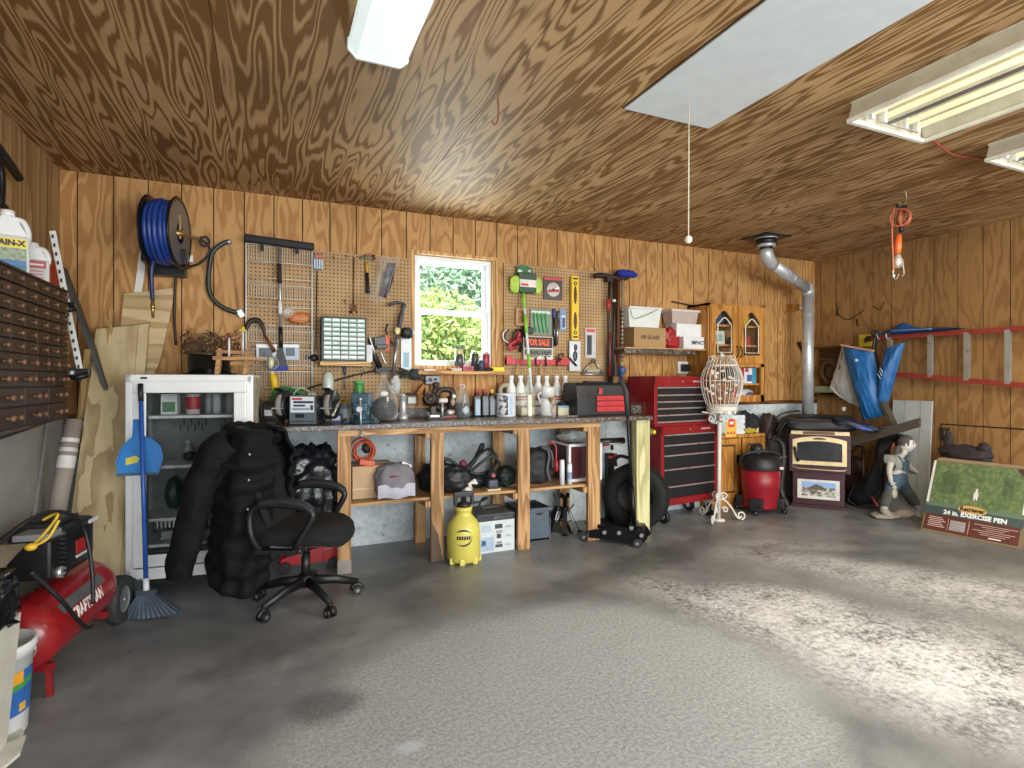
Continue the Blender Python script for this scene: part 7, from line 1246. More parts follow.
#   shop vacuum
v=V((4.575,4.18,0));R=.19;t=thing('shop_vacuum','red shop vacuum with black lid and caster feet','vacuum',v);z0_=.05;zt_=W(759,467,v.y).z;VR=M('#8f1626',.4,var=.06)
mb=MB(VR);mb.lathe([(0,z0_),(R*.86,z0_),(R*.9,z0_+.02),(R*.93,zt_*.55),(R*.945,zt_*.56),(R*.99,zt_),(0,zt_)],v,n=44);mb.build('drum',t)
mb=MB(BLK);mb.lathe([(R*1.03,zt_-.015),(R*1.05,zt_),(R*1.05,zt_+.05),(R*1.0,zt_+.07),(R*.97,zt_+.09),(R*.85,zt_+.12),(R*.5,zt_+.135),(0,zt_+.14)],v,n=44);mb.lathe([(.06,zt_+.13),(.065,zt_+.19),(.055,zt_+.225),(0,zt_+.225)],v+V((-.03,.02,0)),n=20);mb.build('lid',t)
mb=MB(M('#222326',.5));fx=RT*-1
mb.tube(spline([v+RT*-.2+V((0,0,zt_+.06)),v+RT*-.17-FW*.03+V((0,0,zt_+.13)),v-FW*.06+V((0,0,zt_+.165)),v+RT*.17-FW*.03+V((0,0,zt_+.13)),v+RT*.2+V((0,0,zt_+.06))]),.018,8,flat=.8);mb.build('carry_handle',t)
mb=MB(M('#c9c9c9',.4));q=v+RT*.14-FW*.155+V((0,0,zt_+.01));mb.obox(q,(.04,.02,.025),Matrix.Rotation(-YAW,3,'Z'),.004);mb.build('drain_label',t)
for a in(-148,-55,35,125):
 d=V((math.cos(math.radians(a)),math.sin(math.radians(a)),0));mb=MB(BLK);Rz=Matrix.Rotation(math.radians(a),3,'Z');mb.obox(v+d*R*.98+V((0,0,.11)),(.07,.12,.10),Rz,.012);mb.obox(v+d*(R+.01)+V((0,0,.065)),(.09,.1,.03),Rz,.006);mb.cyl(v+d*(R+.03)+V((-.014,0,.028)),v+d*(R+.03)+V((.014,0,.028)),.027,n=16);mb.use(M('#c2c2c2',.3));mb.cyl(v+d*(R+.03)-FW*.012+V((.0,0,.028)),v+d*(R+.03)-FW*.017+V((.0,0,.028)),.012,n=10);mb.build('caster_foot',t)
mb=MB(M('#1d1d1f',.5));P_=spline([v+RT*.12+V((0,0,zt_+.12)),W(771,441,4.2),W(778,440,4.2),W(783,448,4.18),W(783,466,4.16),W(781,490,4.1),W(787,505,4.05)],12)
mb.tube(P_,[.024+.003*(i%2)for i in range(len(P_))],10);mb.build('hose',t);mb=MB(M('#6b6660',.4,.5));mb.tube([W(772,459,4.05),W(786,457,4.05)],.012,8);mb.build('hose_clip',t)
#   pellet stove
SB=M('#3e1a20',.4,.2,var=.1);BR=M('#d9c596',.35,.3);so_=V((5.225,4.02,0));SR=math.radians(-50);t=thing('pellet_stove','maroon pellet stove with brass framed glass door in the room corner','stove',so_,SR,local=True)
w_=.56;sR=Matrix.Rotation(SR,3,'Z');zt_,zm_=.805,.372
mb=MB(SB);mb.bx(-w_/2,w_/2,0,.5,zm_,zt_-.03,.008);mb.bx(-w_/2+.02,w_/2-.02,.01,.48,zt_-.06,zt_,.006);mb.build('body',t)
mb=MB(SB);mb.bx(-w_/2+.035,w_/2-.05,.03,.45,.03,zm_,.006);mb.bx(-w_/2+.02,w_/2-.03,.015,.47,.001,.03,.003);mb.build('pedestal',t)
mb=MB(BR);mb.bx(-w_/2+.02,w_/2-.01,-.006,.02,zt_-.042,zt_-.004,.003);mb.use(M('#6d4c33',.4));mb.bx(-w_/2+.13,w_/2-.14,-.008,.0,zt_-.038,zt_-.008,.002);mb.build('top_trim',t)
dz0,dz1=.452,.728;a_=.245;mb=MB(BR);iw=.205;lo_=[]
def prof_(h,ww,zb_,zs):return[(-ww,zb_),(ww,zb_),(ww,zs)]+[(ww-2*ww*k/12,zs+h*math.sin(math.pi*k/12)**.8)for k in range(1,12)]+[(-ww,zs)]
po=prof_(.04,a_,dz0,dz1-.02);pi_=prof_(.025,iw,dz0+.04,dz1-.052);k=len(po)
vs=[V((x,-.02,z_))for x,z_ in po]+[V((x,-.02,z_))for x,z_ in pi_]+[V((x,.0,z_))for x,z_ in po]+[V((x,-.004,z_))for x,z_ in pi_]
mb.add(vs,[(i,(i+1)%k,k+(i+1)%k,k+i)for i in range(k)]+[(i,(i+1)%k,2*k+(i+1)%k,2*k+i)for i in range(k)]+[(k+i,k+(i+1)%k,3*k+(i+1)%k,3*k+i)for i in range(k)]);d=mb.build('door_frame',t)
mb=MB(M('#2a2c31',.12,var=.4,scale=4));mb.prism(pi_,(0,-.006,0),(1,0,0),(0,0,1),(0,.003,0));mb.build('door_glass',d)
mb=MB(M('#4d2a20',.5));mb.prism(prof_(.012,.06,dz1-.012,dz1-.004),(0,-.0215,0),(1,0,0),(0,0,1),(0,.001,0));mb.build('arch_vent',d);mb=MB(BLK);mb.tube([(-.225,-.03,.62),(-.215,-.045,.56),(-.19,-.05,.485)],.013,8);mb.cyl((-.225,0,.625),(-.225,-.04,.625),.014,n=10);mb.build('latch_handle',d)
mb=MB(M('#b59a8a',.3,.6));mb.tube(spline([V((-.26,-.006,.435)),V((-.2,-.03,.415)),V((0,-.038,.41)),V((.2,-.03,.41)),V((.24,-.006,.425))]),.009,8);mb.build('lower_trim',t)
def tile():
 t_=NT('stove_tile');co_=t_.coord('Object');sp_=t_.n('SeparateXYZ');t_.l(co_,sp_.inputs[0]);nz=t_.noise(co_,16,4,.6)
 h=t_.math('ADD',sp_.outputs[2],t_.math('MULTIPLY_ADD',nz,.05,-.025));ground=t_.ramp(nz,[(.35,lin('#3d4a3a')),(.45,lin('#8a8378')),(.55,lin('#d5d2cb')),(.65,lin('#6d7a5c'))])
 m=t_.math('GREATER_THAN',h,.215);c=t_.mix(m,ground,lin('#8fb0dc'));t_.set(Base_Color=c,Roughness=.25);return t_.mat
mb=MB(M('#d9d6d0',.3));mb.bx(-.2,.185,.018,.029,.095,.295,.003);mb.use(tile());mb.bx(-.16,.15,.016,.019,.125,.272);mb.use(M('#5c5346',.6));mb.prism([(-.11,.2),(-.06,.235),(-.03,.252),(.01,.24),(.07,.205),(.05,.19),(-.08,.19)],(0,.0155,0),(1,0,0),(0,0,1),(0,.001,0));mb.build('painted_tile',t)
T2=M('#18191b',.45,bump=.2)
t=thing('black_cover','black plastic cover lying over the top of the pellet stove','cover',so_+V((0,0,zt_)),SR,local=True)
mb=MB(T2)
def cov(u,v_):x=-w_/2-.12+u*(w_+.17);y=-.05+v_*.52;z_=.03+.10*(math.sin(math.pi*min(1,u*1.1))**.5 if u<.91 else.3)+.012*noise.noise(V((u*8,v_*6,2)));z_-=.1*max(0,.14-u)/.14;return V((x,y,z_+.005))
mb.grid(cov,30,14);o=mb.build('sheet',t,open_=True);s_=o.modifiers.new('thick','SOLIDIFY');s_.thickness=.015
mb=MB(T2);mb.blob((0.0,.2,.07),(.34,.27,.085),.12,3,5,pw=.45,flat=.006);mb.build('bulk',t);mb=MB(T2);mb.tube(spline([V((-.4,-.05,-.02)),V((-.3,-.065,.12)),V((-.1,-.065,.1)),V((.1,-.065,.11)),V((.33,-.06,.06))]),.012,8);mb.tube(spline([V((-.28,.1,.07)),V((-.1,.0,.075)),V((.1,.05,.08)),V((.25,.0,.07))]),.01,8);mb.build('ridge',t)
p=so_+sR@V((.3,-.04,zt_+.05));mb=MB(M('#23253a',.5,var=.3));U=sR@V((1,0,0));Nn=sR@V((0,-1,0))
mb.T=Matrix.Translation(p+V((0,0,.03)))@Matrix.Rotation(SR,4,'Z')@Matrix.Rotation(.22,4,'Y');mb.blob((0.02,0,.0),(.19,.11,.035),.25,3,4,pw=.6,fold=.08);mb.use(M('#3f57a0',.5));mb.blob((.07,-.09,-.012),(.1,.03,.02),.3,5,2);mb.T=Matrix();mb.use(BLK);mb.tube(spline([p+U*.22+V((0,0,.0)),p+U*.3+V((0,0,.02)),p+U*.34+V((0,0,-.02))]),.012,6);one(mb,'blue_pouch','dark blue pouch draped over the corner of the stove cover','pouch')
mb=MB(M('#1b1a1a',.6));mb.tube(spline([W(768,447,4.4),W(769,432,4.4),W(776,418,4.4),W(786,412.5,4.4),W(800,411,4.4)]),.008,6);one(mb,'black_cable','thin black cable arching behind the vacuum up to the stove top','cable')
mb=MB(M('#3a2b26',.6,var=.2));mb.blob((5.03,4.48,.5),(.11,.09,.46),.1,2,3,flat=.001,pw=.6);one(mb,'pellet_bag','dark brown sack standing between wall and stove','sack')
GV=M('#c3c7c8',.38,.45,var=.15);a=V((5.46,4.34,.95));b=V((5.46,4.34,W(806,289,4.34).z));e1=V((4.55,4.05,W(770,262,4.05).z));fl_=V((4.49,4.03,CEIL))
t=thing('stove_pipe','galvanized stove pipe rising from the stove to the ceiling','pipe',(5.46,4.34,.95));mb=MB(GV);mb.tube([a,b-V((0,0,.06))],.058,22);mb.build('riser',t)
for zz in(1.5,1.72,2.05):mb=MB(GV);mb.torus((a.x,a.y,zz),(0,0,1),.0585,.005,24,6);mb.build('joint_band',t)
dd=(e1-b).normalized();mb=MB(GV);mb.tube([b-V((0,0,.07)),b-V((0,0,.02)),b+dd*.03+V((0,0,.015)),b+dd*.08],[.062,.064,.066,.062],20);mb.build('lower_elbow',t)
mb=MB(GV);mb.tube([b+dd*.06,e1-dd*.06],.058,22);mb.torus(b+dd*.45,dd,.0585,.004,24,6);mb.torus(e1-dd*.3,dd,.0585,.004,24,6);mb.build('slanted_run',t)
mb=MB(GV);mb.tube([e1-dd*.09,e1-dd*.03,e1+V((-.02,0,.03)),V((fl_.x,fl_.y,e1.z+.08)),V((fl_.x,fl_.y,e1.z+.13))],[.062,.066,.07,.066,.06],20);mb.build('upper_elbow',t)
mb=MB(M('#1b1b1d',.35));mb.cyl((fl_.x,fl_.y,e1.z+.11),(fl_.x,fl_.y,CEIL-.08),.062,n=24);mb.cyl((fl_.x,fl_.y,CEIL-.07),(fl_.x,fl_.y,CEIL-.02),.1,n=28);mb.bx(fl_.x-.17,fl_.x+.17,fl_.y-.15,fl_.y+.15,CEIL-.012,CEIL-.001,.003);mb.build('ceiling_thimble',t)
mb=MB(GV);mb.cyl((fl_.x,fl_.y,CEIL-.1),(fl_.x,fl_.y,CEIL-.066),.085,n=28);mb.cyl((fl_.x,fl_.y,CEIL-.022),(fl_.x,fl_.y,CEIL-.012),.104,n=28);mb.build('storm_collar',t)
X0,X1,Z0,Z1=PR(790,305,803,311.5,BACK-.05);mb=MB(OAKC);mb.bx(X0,X0+.07,BACK-.12,BACK-.001,Z0,Z1,.003);mb.use(M('#c9c9c6',.4));mb.cyl((X0+.06,BACK-.08,(Z0+Z1)/2),(X1+.03,BACK-.08,(Z0+Z1)/2),.022,n=14);one(mb,'pipe_bracket','wood block with pale strap bracing the stove pipe to the wall','bracket')
mb=MB(M('#2c231c',.5));mb.bar(W(799,342,BACK-.03),W(805,354,BACK-.03),.02,.03);one(mb,'angle_iron','short dark angle iron on the wall beside the stove pipe','bracket')
#   right wall
def RB(px,py,d=.0):return WX(px,py,RIGHT-d)
t=thing('wall_crate','open brown wooden frame with dark coiled vine inside on the side wall','crate',RB(830,395,.1));a=RB(845,346,.02);c=RB(842,395,.02);DKW=WOOD('dark_frame','#3f2816','#66452a',1,6,.8)
ya,yb=4.55,a.y;mb=MB(DKW);mb.bx(RIGHT-.02,RIGHT-.001,yb-.1,ya,c.z,a.z);mb.bx(RIGHT-.12,RIGHT-.001,yb-.1,ya,a.z-.02,a.z);mb.bx(RIGHT-.12,RIGHT-.001,yb-.1,ya,c.z-.02,c.z);mb.build('frame',t)
m_=RB(831,372,.09);mb=MB(M('#5b4328',.9,var=.3));
for k in range(7):mb.torus(m_+V((-.02+.006*k,.0,0)),(1,.15*(k%3-1),.1),.10+.008*k,.007,26,5)
mb.blob(m_+V((.03,.02,-.0)),(.02,.09,.08),.3,4,2);one(mb,'vine_coil','brown coiled vine wreath resting in the wooden frame','wreath')
mb=MB(M('#8d9a7a',.7));q=RB(825,388,.1);mb.bx(q.x-.02,q.x+.03,q.y-.18,q.y+.12,q.z-.05,q.z+.02);one(mb,'green_box','pale green box under the coiled vine in the wooden frame','box')
X=RIGHT-.06
LX=.11;t=thing('ladder','red fiberglass ladder section hung sideways along the wall','ladder',RB(960,383,LX));LR=M('#8f372d',.45,var=.12)
A,B=RB(871,338.5,LX),RB(1075,325,LX);Cc,Dd=RB(893,374,LX),RB(1075,390,LX)
mb=MB(LR);mb.bar(A,B,.03,.045,bev=.004);mb.build('upper_rail',t);mb=MB(LR);mb.bar(Cc,Dd,.03,.045,bev=.004);mb.build('lower_rail',t)
for px in(890,930.5,967,1008,1056):
 f=lambda P0,P1:P0+(P1-P0)*((RB(px,360,LX).y-P0.y)/(P1.y-P0.y));mb=MB(M('#b7b8b2',.3,.7,var=.15));p0,p1=f(A,B),f(Cc,Dd);mb.bar(p0,p1,.045,.032,up=(1,0,0),bev=.006);mb.build('rung',t)
for P0,sgn in((A,1),(Cc,1)):mb=MB(M('#1c1c1c',.6));mb.obox(P0+V((0,.02,0)),(.04,.05,.055),None,.006);mb.build('end_cap',t)
mb=MB(STEEL)
for px in(880,889):q=RB(px,336 if px<885 else 336,LX);mb.tube(spline([RB(px,330,.001),RB(px,333,.06),q+V((0,0,-.03)),q+V((-.04,0,-.02)),q+V((-.05,0,.04))]),.007,6)
mb.build('hook',t)
t0=RB(925,330,LX);mb=MB(M('#224f8c',.5,var=.2));A2,B2=RB(886,337,LX),RB(962,331,LX)
def tarp(u,v_):q=A2+(B2-A2)*u;h=(.035+.065*math.exp(-((u-.26)/.13)**2)+.02*noise.noise(V((u*14,v_*4,1))))*math.sin(math.pi*min(1,max(0,v_)))**.6*(1-u**4);return q+V((-.09+.19*v_,0,.025+max(0,h)))
mb.grid(tarp,34,10);mb.use(M('#5f88bd',.5));mb.tube(spline([A2+(B2-A2)*.15+V((-.09,0,.05)),A2+(B2-A2)*.4+V((-.1,0,.045)),A2+(B2-A2)*.7+V((-.09,0,.035))]),.008,5);one(mb,'blue_tarp','folded blue tarp lying along the top ladder rail','tarp')
def sack(name,label,corners,mat,d0,cat,seed,puff=.05,extra=None):
 t=thing(name,label,cat,RB(corners[2][0],corners[2][1],d0));P4=[RB(x,y_,d0)for x,y_ in corners]
 def f(u,v_,sgn):
  l=P4[0]+(P4[3]-P4[0])*v_;r=P4[1]+(P4[2]-P4[1])*v_;q=l+(r-l)*u;pf=puff*(math.sin(math.pi*u)**.6)*(math.sin(math.pi*min(1,v_*.9+.08))**.5);wr=.018*noise.noise(V((u*4+seed,v_*3,seed)))+.012*noise.noise(V((u*11+seed,v_*8,seed)));return q+V((-sgn*pf+wr,0,0))
 mb=MB(mat);mb.grid(lambda u,v_:f(u,v_,1),22,26);mb.grid(lambda u,v_:f(u,v_,-.3),12,14);mb.build('sack',t,open_=True);return t,f
BLS=M('#1d64a3',.45,var=.18);
t,f=sack('chair_bag','blue nylon chair bag slanting from the ladder end, the wider sleeve',[(843,347),(873,352),(886,416),(863,420)],BLS,.26,'bag',3,.1);mb=MB(M('#cfe0ea',.5));q=f(.55,.16,1)-V((.006,0,0));mb.ball(q,(.004,.02,.015));mb.build('logo',t)
mb=MB(M('#d6a68e',.5));mb.bar(RB(841,345,.27),RB(874,351,.27),.015,.02);mb.build('hem',t)
t,f=sack('chair_bag','blue nylon chair bag hanging from the ladder rung, the narrower sleeve',[(885,350),(905,343),(888,402),(874,416)],M('#1a5c98',.45,var=.2),.24,'bag',8,.09)
mb=MB(M('#bcd6e8',.5));
for k in range(3):q0=f(.55-k*.05,.42+k*.04,1)-V((.008,0,0));mb.tube([q0,q0+V((0,.03,.05))],.004,5)
mb.build('logo',t)
t,f=sack('mesh_laundry_bag','grey white mesh bag hanging behind the blue chair bags',[(842,347),(866,352),(868,412),(829,390)],M('#d3d8da',.6,var=.12),.15,'bag',5,.08);mb=MB(M('#e4e6e6',.5));mb.tube(spline([f(.02,.9,1),f(.3,.97,1),f(.6,1,1)]),.008,6);mb.tube([RB(844,407,.2),RB(843.5,411,.2)],.02,8);mb.build('drawstring',t);mb=MB(BLK);mb.tube([f(.2,.1,1.1),f(.22,.45,1.1)],.004,5);mb.build('cord',t)
mb=MB(BLK);mb.tube(spline([RB(876,336,.2),RB(874,350,.22),RB(879,375,.2),RB(880,395,.2)]),[.018,.022,.025,.028,.03,.03,.032,.034,.034,.034,.034,.034,.034,.03,.03,.028,.025,.02,.015],8,flat=.5);mb.tube(spline([RB(874,337,.2),RB(872,333,.2),RB(876,331,.18),RB(880,335,.16)]),.012,6);one(mb,'black_strap','black strap hanging between the two blue chair bags','strap')
mb=MB(M('#d8c83a',.5));a=RB(865,341,.02);mb.bx(RIGHT-.03,RIGHT-.001,a.y-.07,a.y+.06,a.z-.06,a.z+.07,.003);mb.use(BLK);mb.bx(RIGHT-.031,RIGHT-.03,a.y-.02,a.y+.0,a.z-.02,a.z+.03);one(mb,'yellow_card','yellow card fixed to the wall above the mesh bag','card')
mb=MB(M('#3d2712',.9));mb.tube(spline([RB(836,303,.001),RB(840,316,.001),RB(850,319,.001),RB(864,310,.001)]),.006,5);mb.tube(spline([RB(838,308,.001),RB(837,316,.001)]),.012,5);mb.tube(spline([RB(857,319,.001),RB(858,326,.001)]),.01,5);mb.tube(spline([RB(873,306,.001),RB(880,310,.001),RB(884,302,.001)]),.005,5);one(mb,'dark_vine','thin dark vine strands stuck on the upper side wall','vine')
a0,a1=RB(893,400,.04),RB(932,401,.04);b1=RB(921,492,.16);mb=MB(M('#b1b5b4',.6,var=.12));ztop=a0.z
mb.add([(RIGHT-.04,a0.y,ztop),(RIGHT-.04,a1.y,ztop),(RIGHT-.12,a1.y,.002),(RIGHT-.12,a0.y,.002),(RIGHT-.02,a0.y,ztop),(RIGHT-.02,a1.y,ztop),(RIGHT-.10,a1.y,.002),(RIGHT-.10,a0.y,.002)],[(0,1,2,3),(7,6,5,4),(0,4,5,1),(1,5,6,2),(2,6,7,3),(3,7,4,0)]);mb.use(M('#8d9190',.7));m_=(a0.y+a1.y)/2
for yy in(m_-.08,m_+.07):mb.add([(RIGHT-.042,yy,ztop),(RIGHT-.042,yy-.006,ztop),(RIGHT-.122,yy-.006,.004),(RIGHT-.122,yy,.004)],[(0,1,2,3)])
one(mb,'white_board','whitewashed wooden board leaning on the side wall behind the statue','board')
DPK=M('#4b4339',.7,var=.2)
mb=MB(DPK);mb.bar(RB(850,440,.42),RB(921,420,.3),.03,.1,up=(1,0,0.1))if 0 else mb.prism([(0,0),(1,0),(1,1),(0,1)],RB(851,446,.42),RB(919,427,.34)-RB(851,446,.42),V((0,0,.085)),V((.03,0,0)));one(mb,'dark_plank','dark plank slanting from the stove across the whitewashed board','plank')
mb=MB(DPK);q0,q1=RB(883,402,.28),RB(896,430,.3);mb.bar(q0,q1,.03,.08,up=(1,0,0));one(mb,'dark_plank','short dark plank hanging below the blue chair bag','plank')
GBm=M('#191a1d',.75,var=.2,bump=.3,bscale=200);t=thing('guitar_bag','black padded guitar bag leaning behind the garden statue','guitar bag',WX(868,505,5.6));X1=5.74
def gb(px,py,d=0):f=(505-py)/110;return WX(px,py,X1+.14*f-d)
out=[(852,499),(862,506),(876,503),(884,490),(884,470),(888,450),(898,440),(906,440),(902,434),(892,432),(884,434),(880,445),(879,460),(872,475),(858,484)]
P_=[gb(x,y_)for x,y_ in out];cen=sum(P_,V((0,0,0)))/len(P_);k=len(P_)
mb=MB(GBm);fr=[p+V((-.09,-.02,0))for p in P_];inn=[cen+(p-cen)*.8+V((-.12,-.03,0))for p in P_];mb.add(P_+fr+inn,[(i,(i+1)%k,k+(i+1)%k,k+i)for i in range(k)]+[(k+i,k+(i+1)%k,2*k+(i+1)%k,2*k+i)for i in range(k)]+[[2*k+i for i in range(k)]]+[[k-1-i for i in range(k)]],True);mb.build('case',t)
mb=MB(M('#3c3e44',.6));mb.tube([p+V((-.092,-.02,0))for p in P_],.007,6,closed=True);mb.build('piping',t)
for(x0,y0,x1,y1,lab)in((894,443,891,453,0),(872,497,878,507,1)):mb=MB(M('#b5653a' if not lab else '#b0476a',.5));mb.tube([gb(x0,y0,.14),gb(x1,y1,.14)],.012,6);mb.build('zipper_pull',t)
t=thing('wooden_stool','dark wooden chair partly hidden between stove and guitar bag','chair',WX(850,500,5.78));DC_=M('#2e1c16',.5);
mb=MB(DC_);mb.blob(WX(853,465,5.78),(.06,.16,.1),.1,2,4);mb.blob(WX(856,487,5.78),(.06,.14,.09),.1,2,6);mb.build('seat',t);mb=MB(DC_);mb.tube([WX(863,450,5.76),WX(864,500,5.76)],.02,8);mb.tube(spline([WX(851,453,5.8),WX(856,447,5.8),WX(862,447,5.8),WX(866,452,5.8)]),.012,8);mb.tube([WX(845,470,5.8),WX(845,503,5.8)],.018,8);mb.build('leg',t)
p=WX(962,452,5.68);
#   pen box
b0,b1=WZ(920.6,530),WZ(1019,549.5);u=(b1-b0).normalized();n=V((-u.y,u.x,0));n=n if n.x>0 else-n;Wd=(b1-b0).length+.005
tl=RP(934.7,460,b0,u.cross(V((0,0,1)))if 0 else u);k=(tl-b0).dot(n);hgt=tl.z;up=(n*k+V((0,0,hgt)));Hh=up.length;up=up.normalized();nn=u.cross(up).normalized();nn=nn if nn.dot(n)>0 else-nn
t=thing('exercise_pen_box','green and brown printed exercise pen carton leaning on the side wall','box',b0);dep=.115;C0=b0+V((0,0,.002))
def pb(a,b,o=0):return C0+u*(a*Wd)+up*(b*Hh)-nn*o
mb=MB(M('#7d6b52',.7));vs=[pb(0,0),pb(1,0),pb(1,1),pb(0,1)];vs+=[q+nn*dep+V((0,0,.0 if i_>1 else max(0,.002)))for i_,q in enumerate(vs)];
mb.add(vs,[(0,1,2,3),(7,6,5,4),(0,4,5,1),(1,5,6,2),(2,6,7,3),(3,7,4,0)]);mb.build('carton',t)
def grass():
 t_=NT('printed_grass');co_=t_.coord('Object');nz=t_.noise(co_,26,5,.75);n2=t_.noise(co_,5,3);c=t_.ramp(nz,[(.3,lin('#42533a')),(.5,lin('#667a50')),(.68,lin('#8a9a6a'))]);t_.set(Base_Color=t_.mix(t_.math('MULTIPLY',n2,.35),c,lin('#3f5c33')),Roughness=.4);return t_.mat
mb=MB(grass());Q=lambda a0_,a1_,b0_,b1_,o:mb.quad(pb(a0_,b0_,o),pb(a1_,b0_,o),pb(a1_,b1_,o),pb(a0_,b1_,o))
Q(.03,.985,.38,.985,.001);mb.use(M('#41504f',.45));Q(.0,1,.24,.40,.0012);mb.use(M('#5f7663',.45));Q(.0,1,.36,.42,.0014);mb.use(M('#5a3026',.5));Q(0.02,.98,.03,.25,.0016)
mb.use(M('#4d6343',.5,var=.3,scale=30));Q(.13,.30,.55,.84,.0018);Q(.76,.86,.62,.86,.0018)
mb.use(M('#d8dcd8',.5));Q(0,.028,.4,.99,.0018);Q(.972,1,.42,.95,.0018);mb.build('printed_panel',t,open_=True)
mb=MB(M('#b79a58',.4));
el=lambda ca,cb,ra,rb,o,m_:(mb.use(m_),mb.add([pb(ca+ra*math.cos(2*math.pi*i/28),cb+rb*math.sin(2*math.pi*i/28),o)for i in range(28)],[list(range(28))]))
el(.5,.375,.155,.062,.002,M('#6d552b',.4));el(.5,.375,.148,.055,.0024,M('#c9a968',.4));mb.use(M('#2f2118',.5));mb.text('Retriever',.05,pb(.5,.375,.003),u,up,.9,bold=.002,lift=-.0);
mb.use(M('#e6e9ea',.5));mb.text('24 in. EXERCISE PEN',.052,pb(.53,.295,.003),u,up,.95,bold=.0025,lift=0)
mb.use(M('#c3a79b',.5))
for kk in range(6):Q(.06+.01*(kk%2),.25-.02*(kk%3),.085+kk*.024,.096+kk*.024,.0022)
mb.use(M('#a8a3a8',.5));Q(.30,.46,.07,.2,.0022);mb.use(M('#5a3026',.5))
for kk in range(6):Q(.305,.455,.08+kk*.02,.085+kk*.02,.0026)
mb.use(M('#c58a7c',.5));Q(.275,.281,.06,.22,.0022);Q(.49,.498,.05,.23,.0022);mb.use(M('#c3a79b',.5))
for kk,(s0,s1)in enumerate(((.62,.86),(.6,.9),(.54,.94),(.66,.84),(.62,.88),(.54,.96))):Q(s0,s1,.085+kk*.024,.092+kk*.024,.0022)
mb.use(M('#dfd6d0',.5));mb.text('1-800',.022,pb(.76,.062,.003),u,up,1,lift=0)if 0 else Q(.7,.82,.05,.066,.0024)
mb.build('lettering',t,open_=True)
mb=MB(M('#4e2a22',.5));mb.add([pb(.86,.99,.0024),pb(1,.99,.0024),pb(1,.82,.0024)],[(0,1,2)]);mb.use(M('#c9b3a8',.5));mb.add([pb(.93,.965,.003),pb(.955,.965,.003),pb(.985,.925,.003),pb(.985,.9,.003)],[(0,1,2,3)]);mb.build('corner_flash',t,open_=True)
mb=MB(M('#e3e0dc',.5));el(.51,.58,.025,.05,.0022,M('#dcd8d4',.5));el(.512,.655,.02,.03,.0024,M('#8a8280',.5));el(.512,.64,.009,.026,.0026,M('#e8e6e4',.5));mb.use(M('#5a5250',.5))
for s_ in(-1,1):mb.add([pb(.512+s_*.008,.675,.0028),pb(.512+s_*.026,.67,.0028),pb(.512+s_*.022,.715,.0028)],[(0,1,2)])
mb.use(M('#e8e6e4',.5));
for xx in(.495,.525):Q(xx-.006,xx+.006,.51,.56,.0026)
mb.build('printed_dog',t,open_=True)
mb=MB(M('#a08d70',.7));q=pb(.02,1);mb.add([pb(.02,1.0),pb(1,1.0),pb(1,1.05,-.03),pb(.04,1.06,-.03)],[(0,1,2,3)]);mb.build('top_flap',t,open_=True)
p=RB(966,452,.22);mb=MB(M('#33292b',.8,bump=.3));mb.blob(p+V((-.02,-.0,-.01)),(.06,.2,.07),.25,3,5,fold=.1);mb.blob(p+V((-.0,.14,.08)),(.03,.04,.09),.2,3,5);mb.blob(p+V((-.02,-.15,.05)),(.04,.05,.05),.3,3,9);one(mb,'dark_boots','dark brown cloth bundle behind the top of the exercise pen carton','bundle')
p=WX(1014,552,5.6)
#   garden statue of a child
so2=WZ(886,517)+V((.0,.0,0));so2.z=0;D0=so2.dot(FW)
def S(px,py,dd=0.0):d_=ray(px,py);return EYE+d_*((D0+dd))
STN=M('#b9b4ac',.7,var=.12);
t=thing('child_statue','garden statue of a walking child in blue overalls','statue',so2)
def rel(px,py,dd=0.0):return S(px,py,dd)
J=dict(pel=rel(897,479),bel=rel(897,469.5),che=rel(898,461),nek=rel(903,455.5),hed=rel(906.5,447),s1=rel(891.5,459,-.06),e1=rel(889,471,-.09),w1=rel(891,482,-.10),h1=rel(893.5,486,-.10),s2=rel(905,459,.06),e2=rel(910,468,.08),w2=rel(917,472,.07),h2=rel(922,471,.06),t1=rel(893,483,-.04),k1=rel(888.5,496,-.07),a1=rel(883.5,509,-.06),f1=rel(890,515,-.07),t2=rel(901,483,.04),k2=rel(908,493,.05),a2=rel(916,504,.06),f2=rel(922,509,.05))
nm=list(J);ix={k_:i_ for i_,k_ in enumerate(nm)}
E_=[('pel','bel'),('bel','che'),('che','nek'),('nek','hed'),('che','s1'),('s1','e1'),('e1','w1'),('w1','h1'),('che','s2'),('s2','e2'),('e2','w2'),('w2','h2'),('pel','t1'),('t1','k1'),('k1','a1'),('a1','f1'),('pel','t2'),('t2','k2'),('k2','a2'),('a2','f2')]
rad=dict(pel=.078,bel=.072,che=.07,nek=.032,hed=.03,s1=.036,e1=.026,w1=.02,h1=.018,s2=.036,e2=.026,w2=.02,h2=.016,t1=.06,k1=.043,a1=.032,f1=.028,t2=.06,k2=.043,a2=.034,f2=.03)
def sub(names,grow,nm_,mat):
 keep=[k_ for k_ in nm if k_ in names];id_={k_:i_ for i_,k_ in enumerate(keep)};return skin(nm_,[J[k_]for k_ in keep],[(id_[a_],id_[b_])for a_,b_ in E_ if a_ in id_ and b_ in id_],[rad[k_]*grow for k_ in keep],mat,t,2)
body=sub(set(nm),1.0,'body',STN)
OV=M('#44596a',.75,var=.35,scale=14);OV2=M('#4a4c46',.75,var=.25,scale=14)
sub({'pel','bel','t1','k1','t2','k2'},1.13,'overalls',OV)
J['c1']=J['k1']+(J['a1']-J['k1'])*.62;J['c2']=J['k2']+(J['a2']-J['k2'])*.9
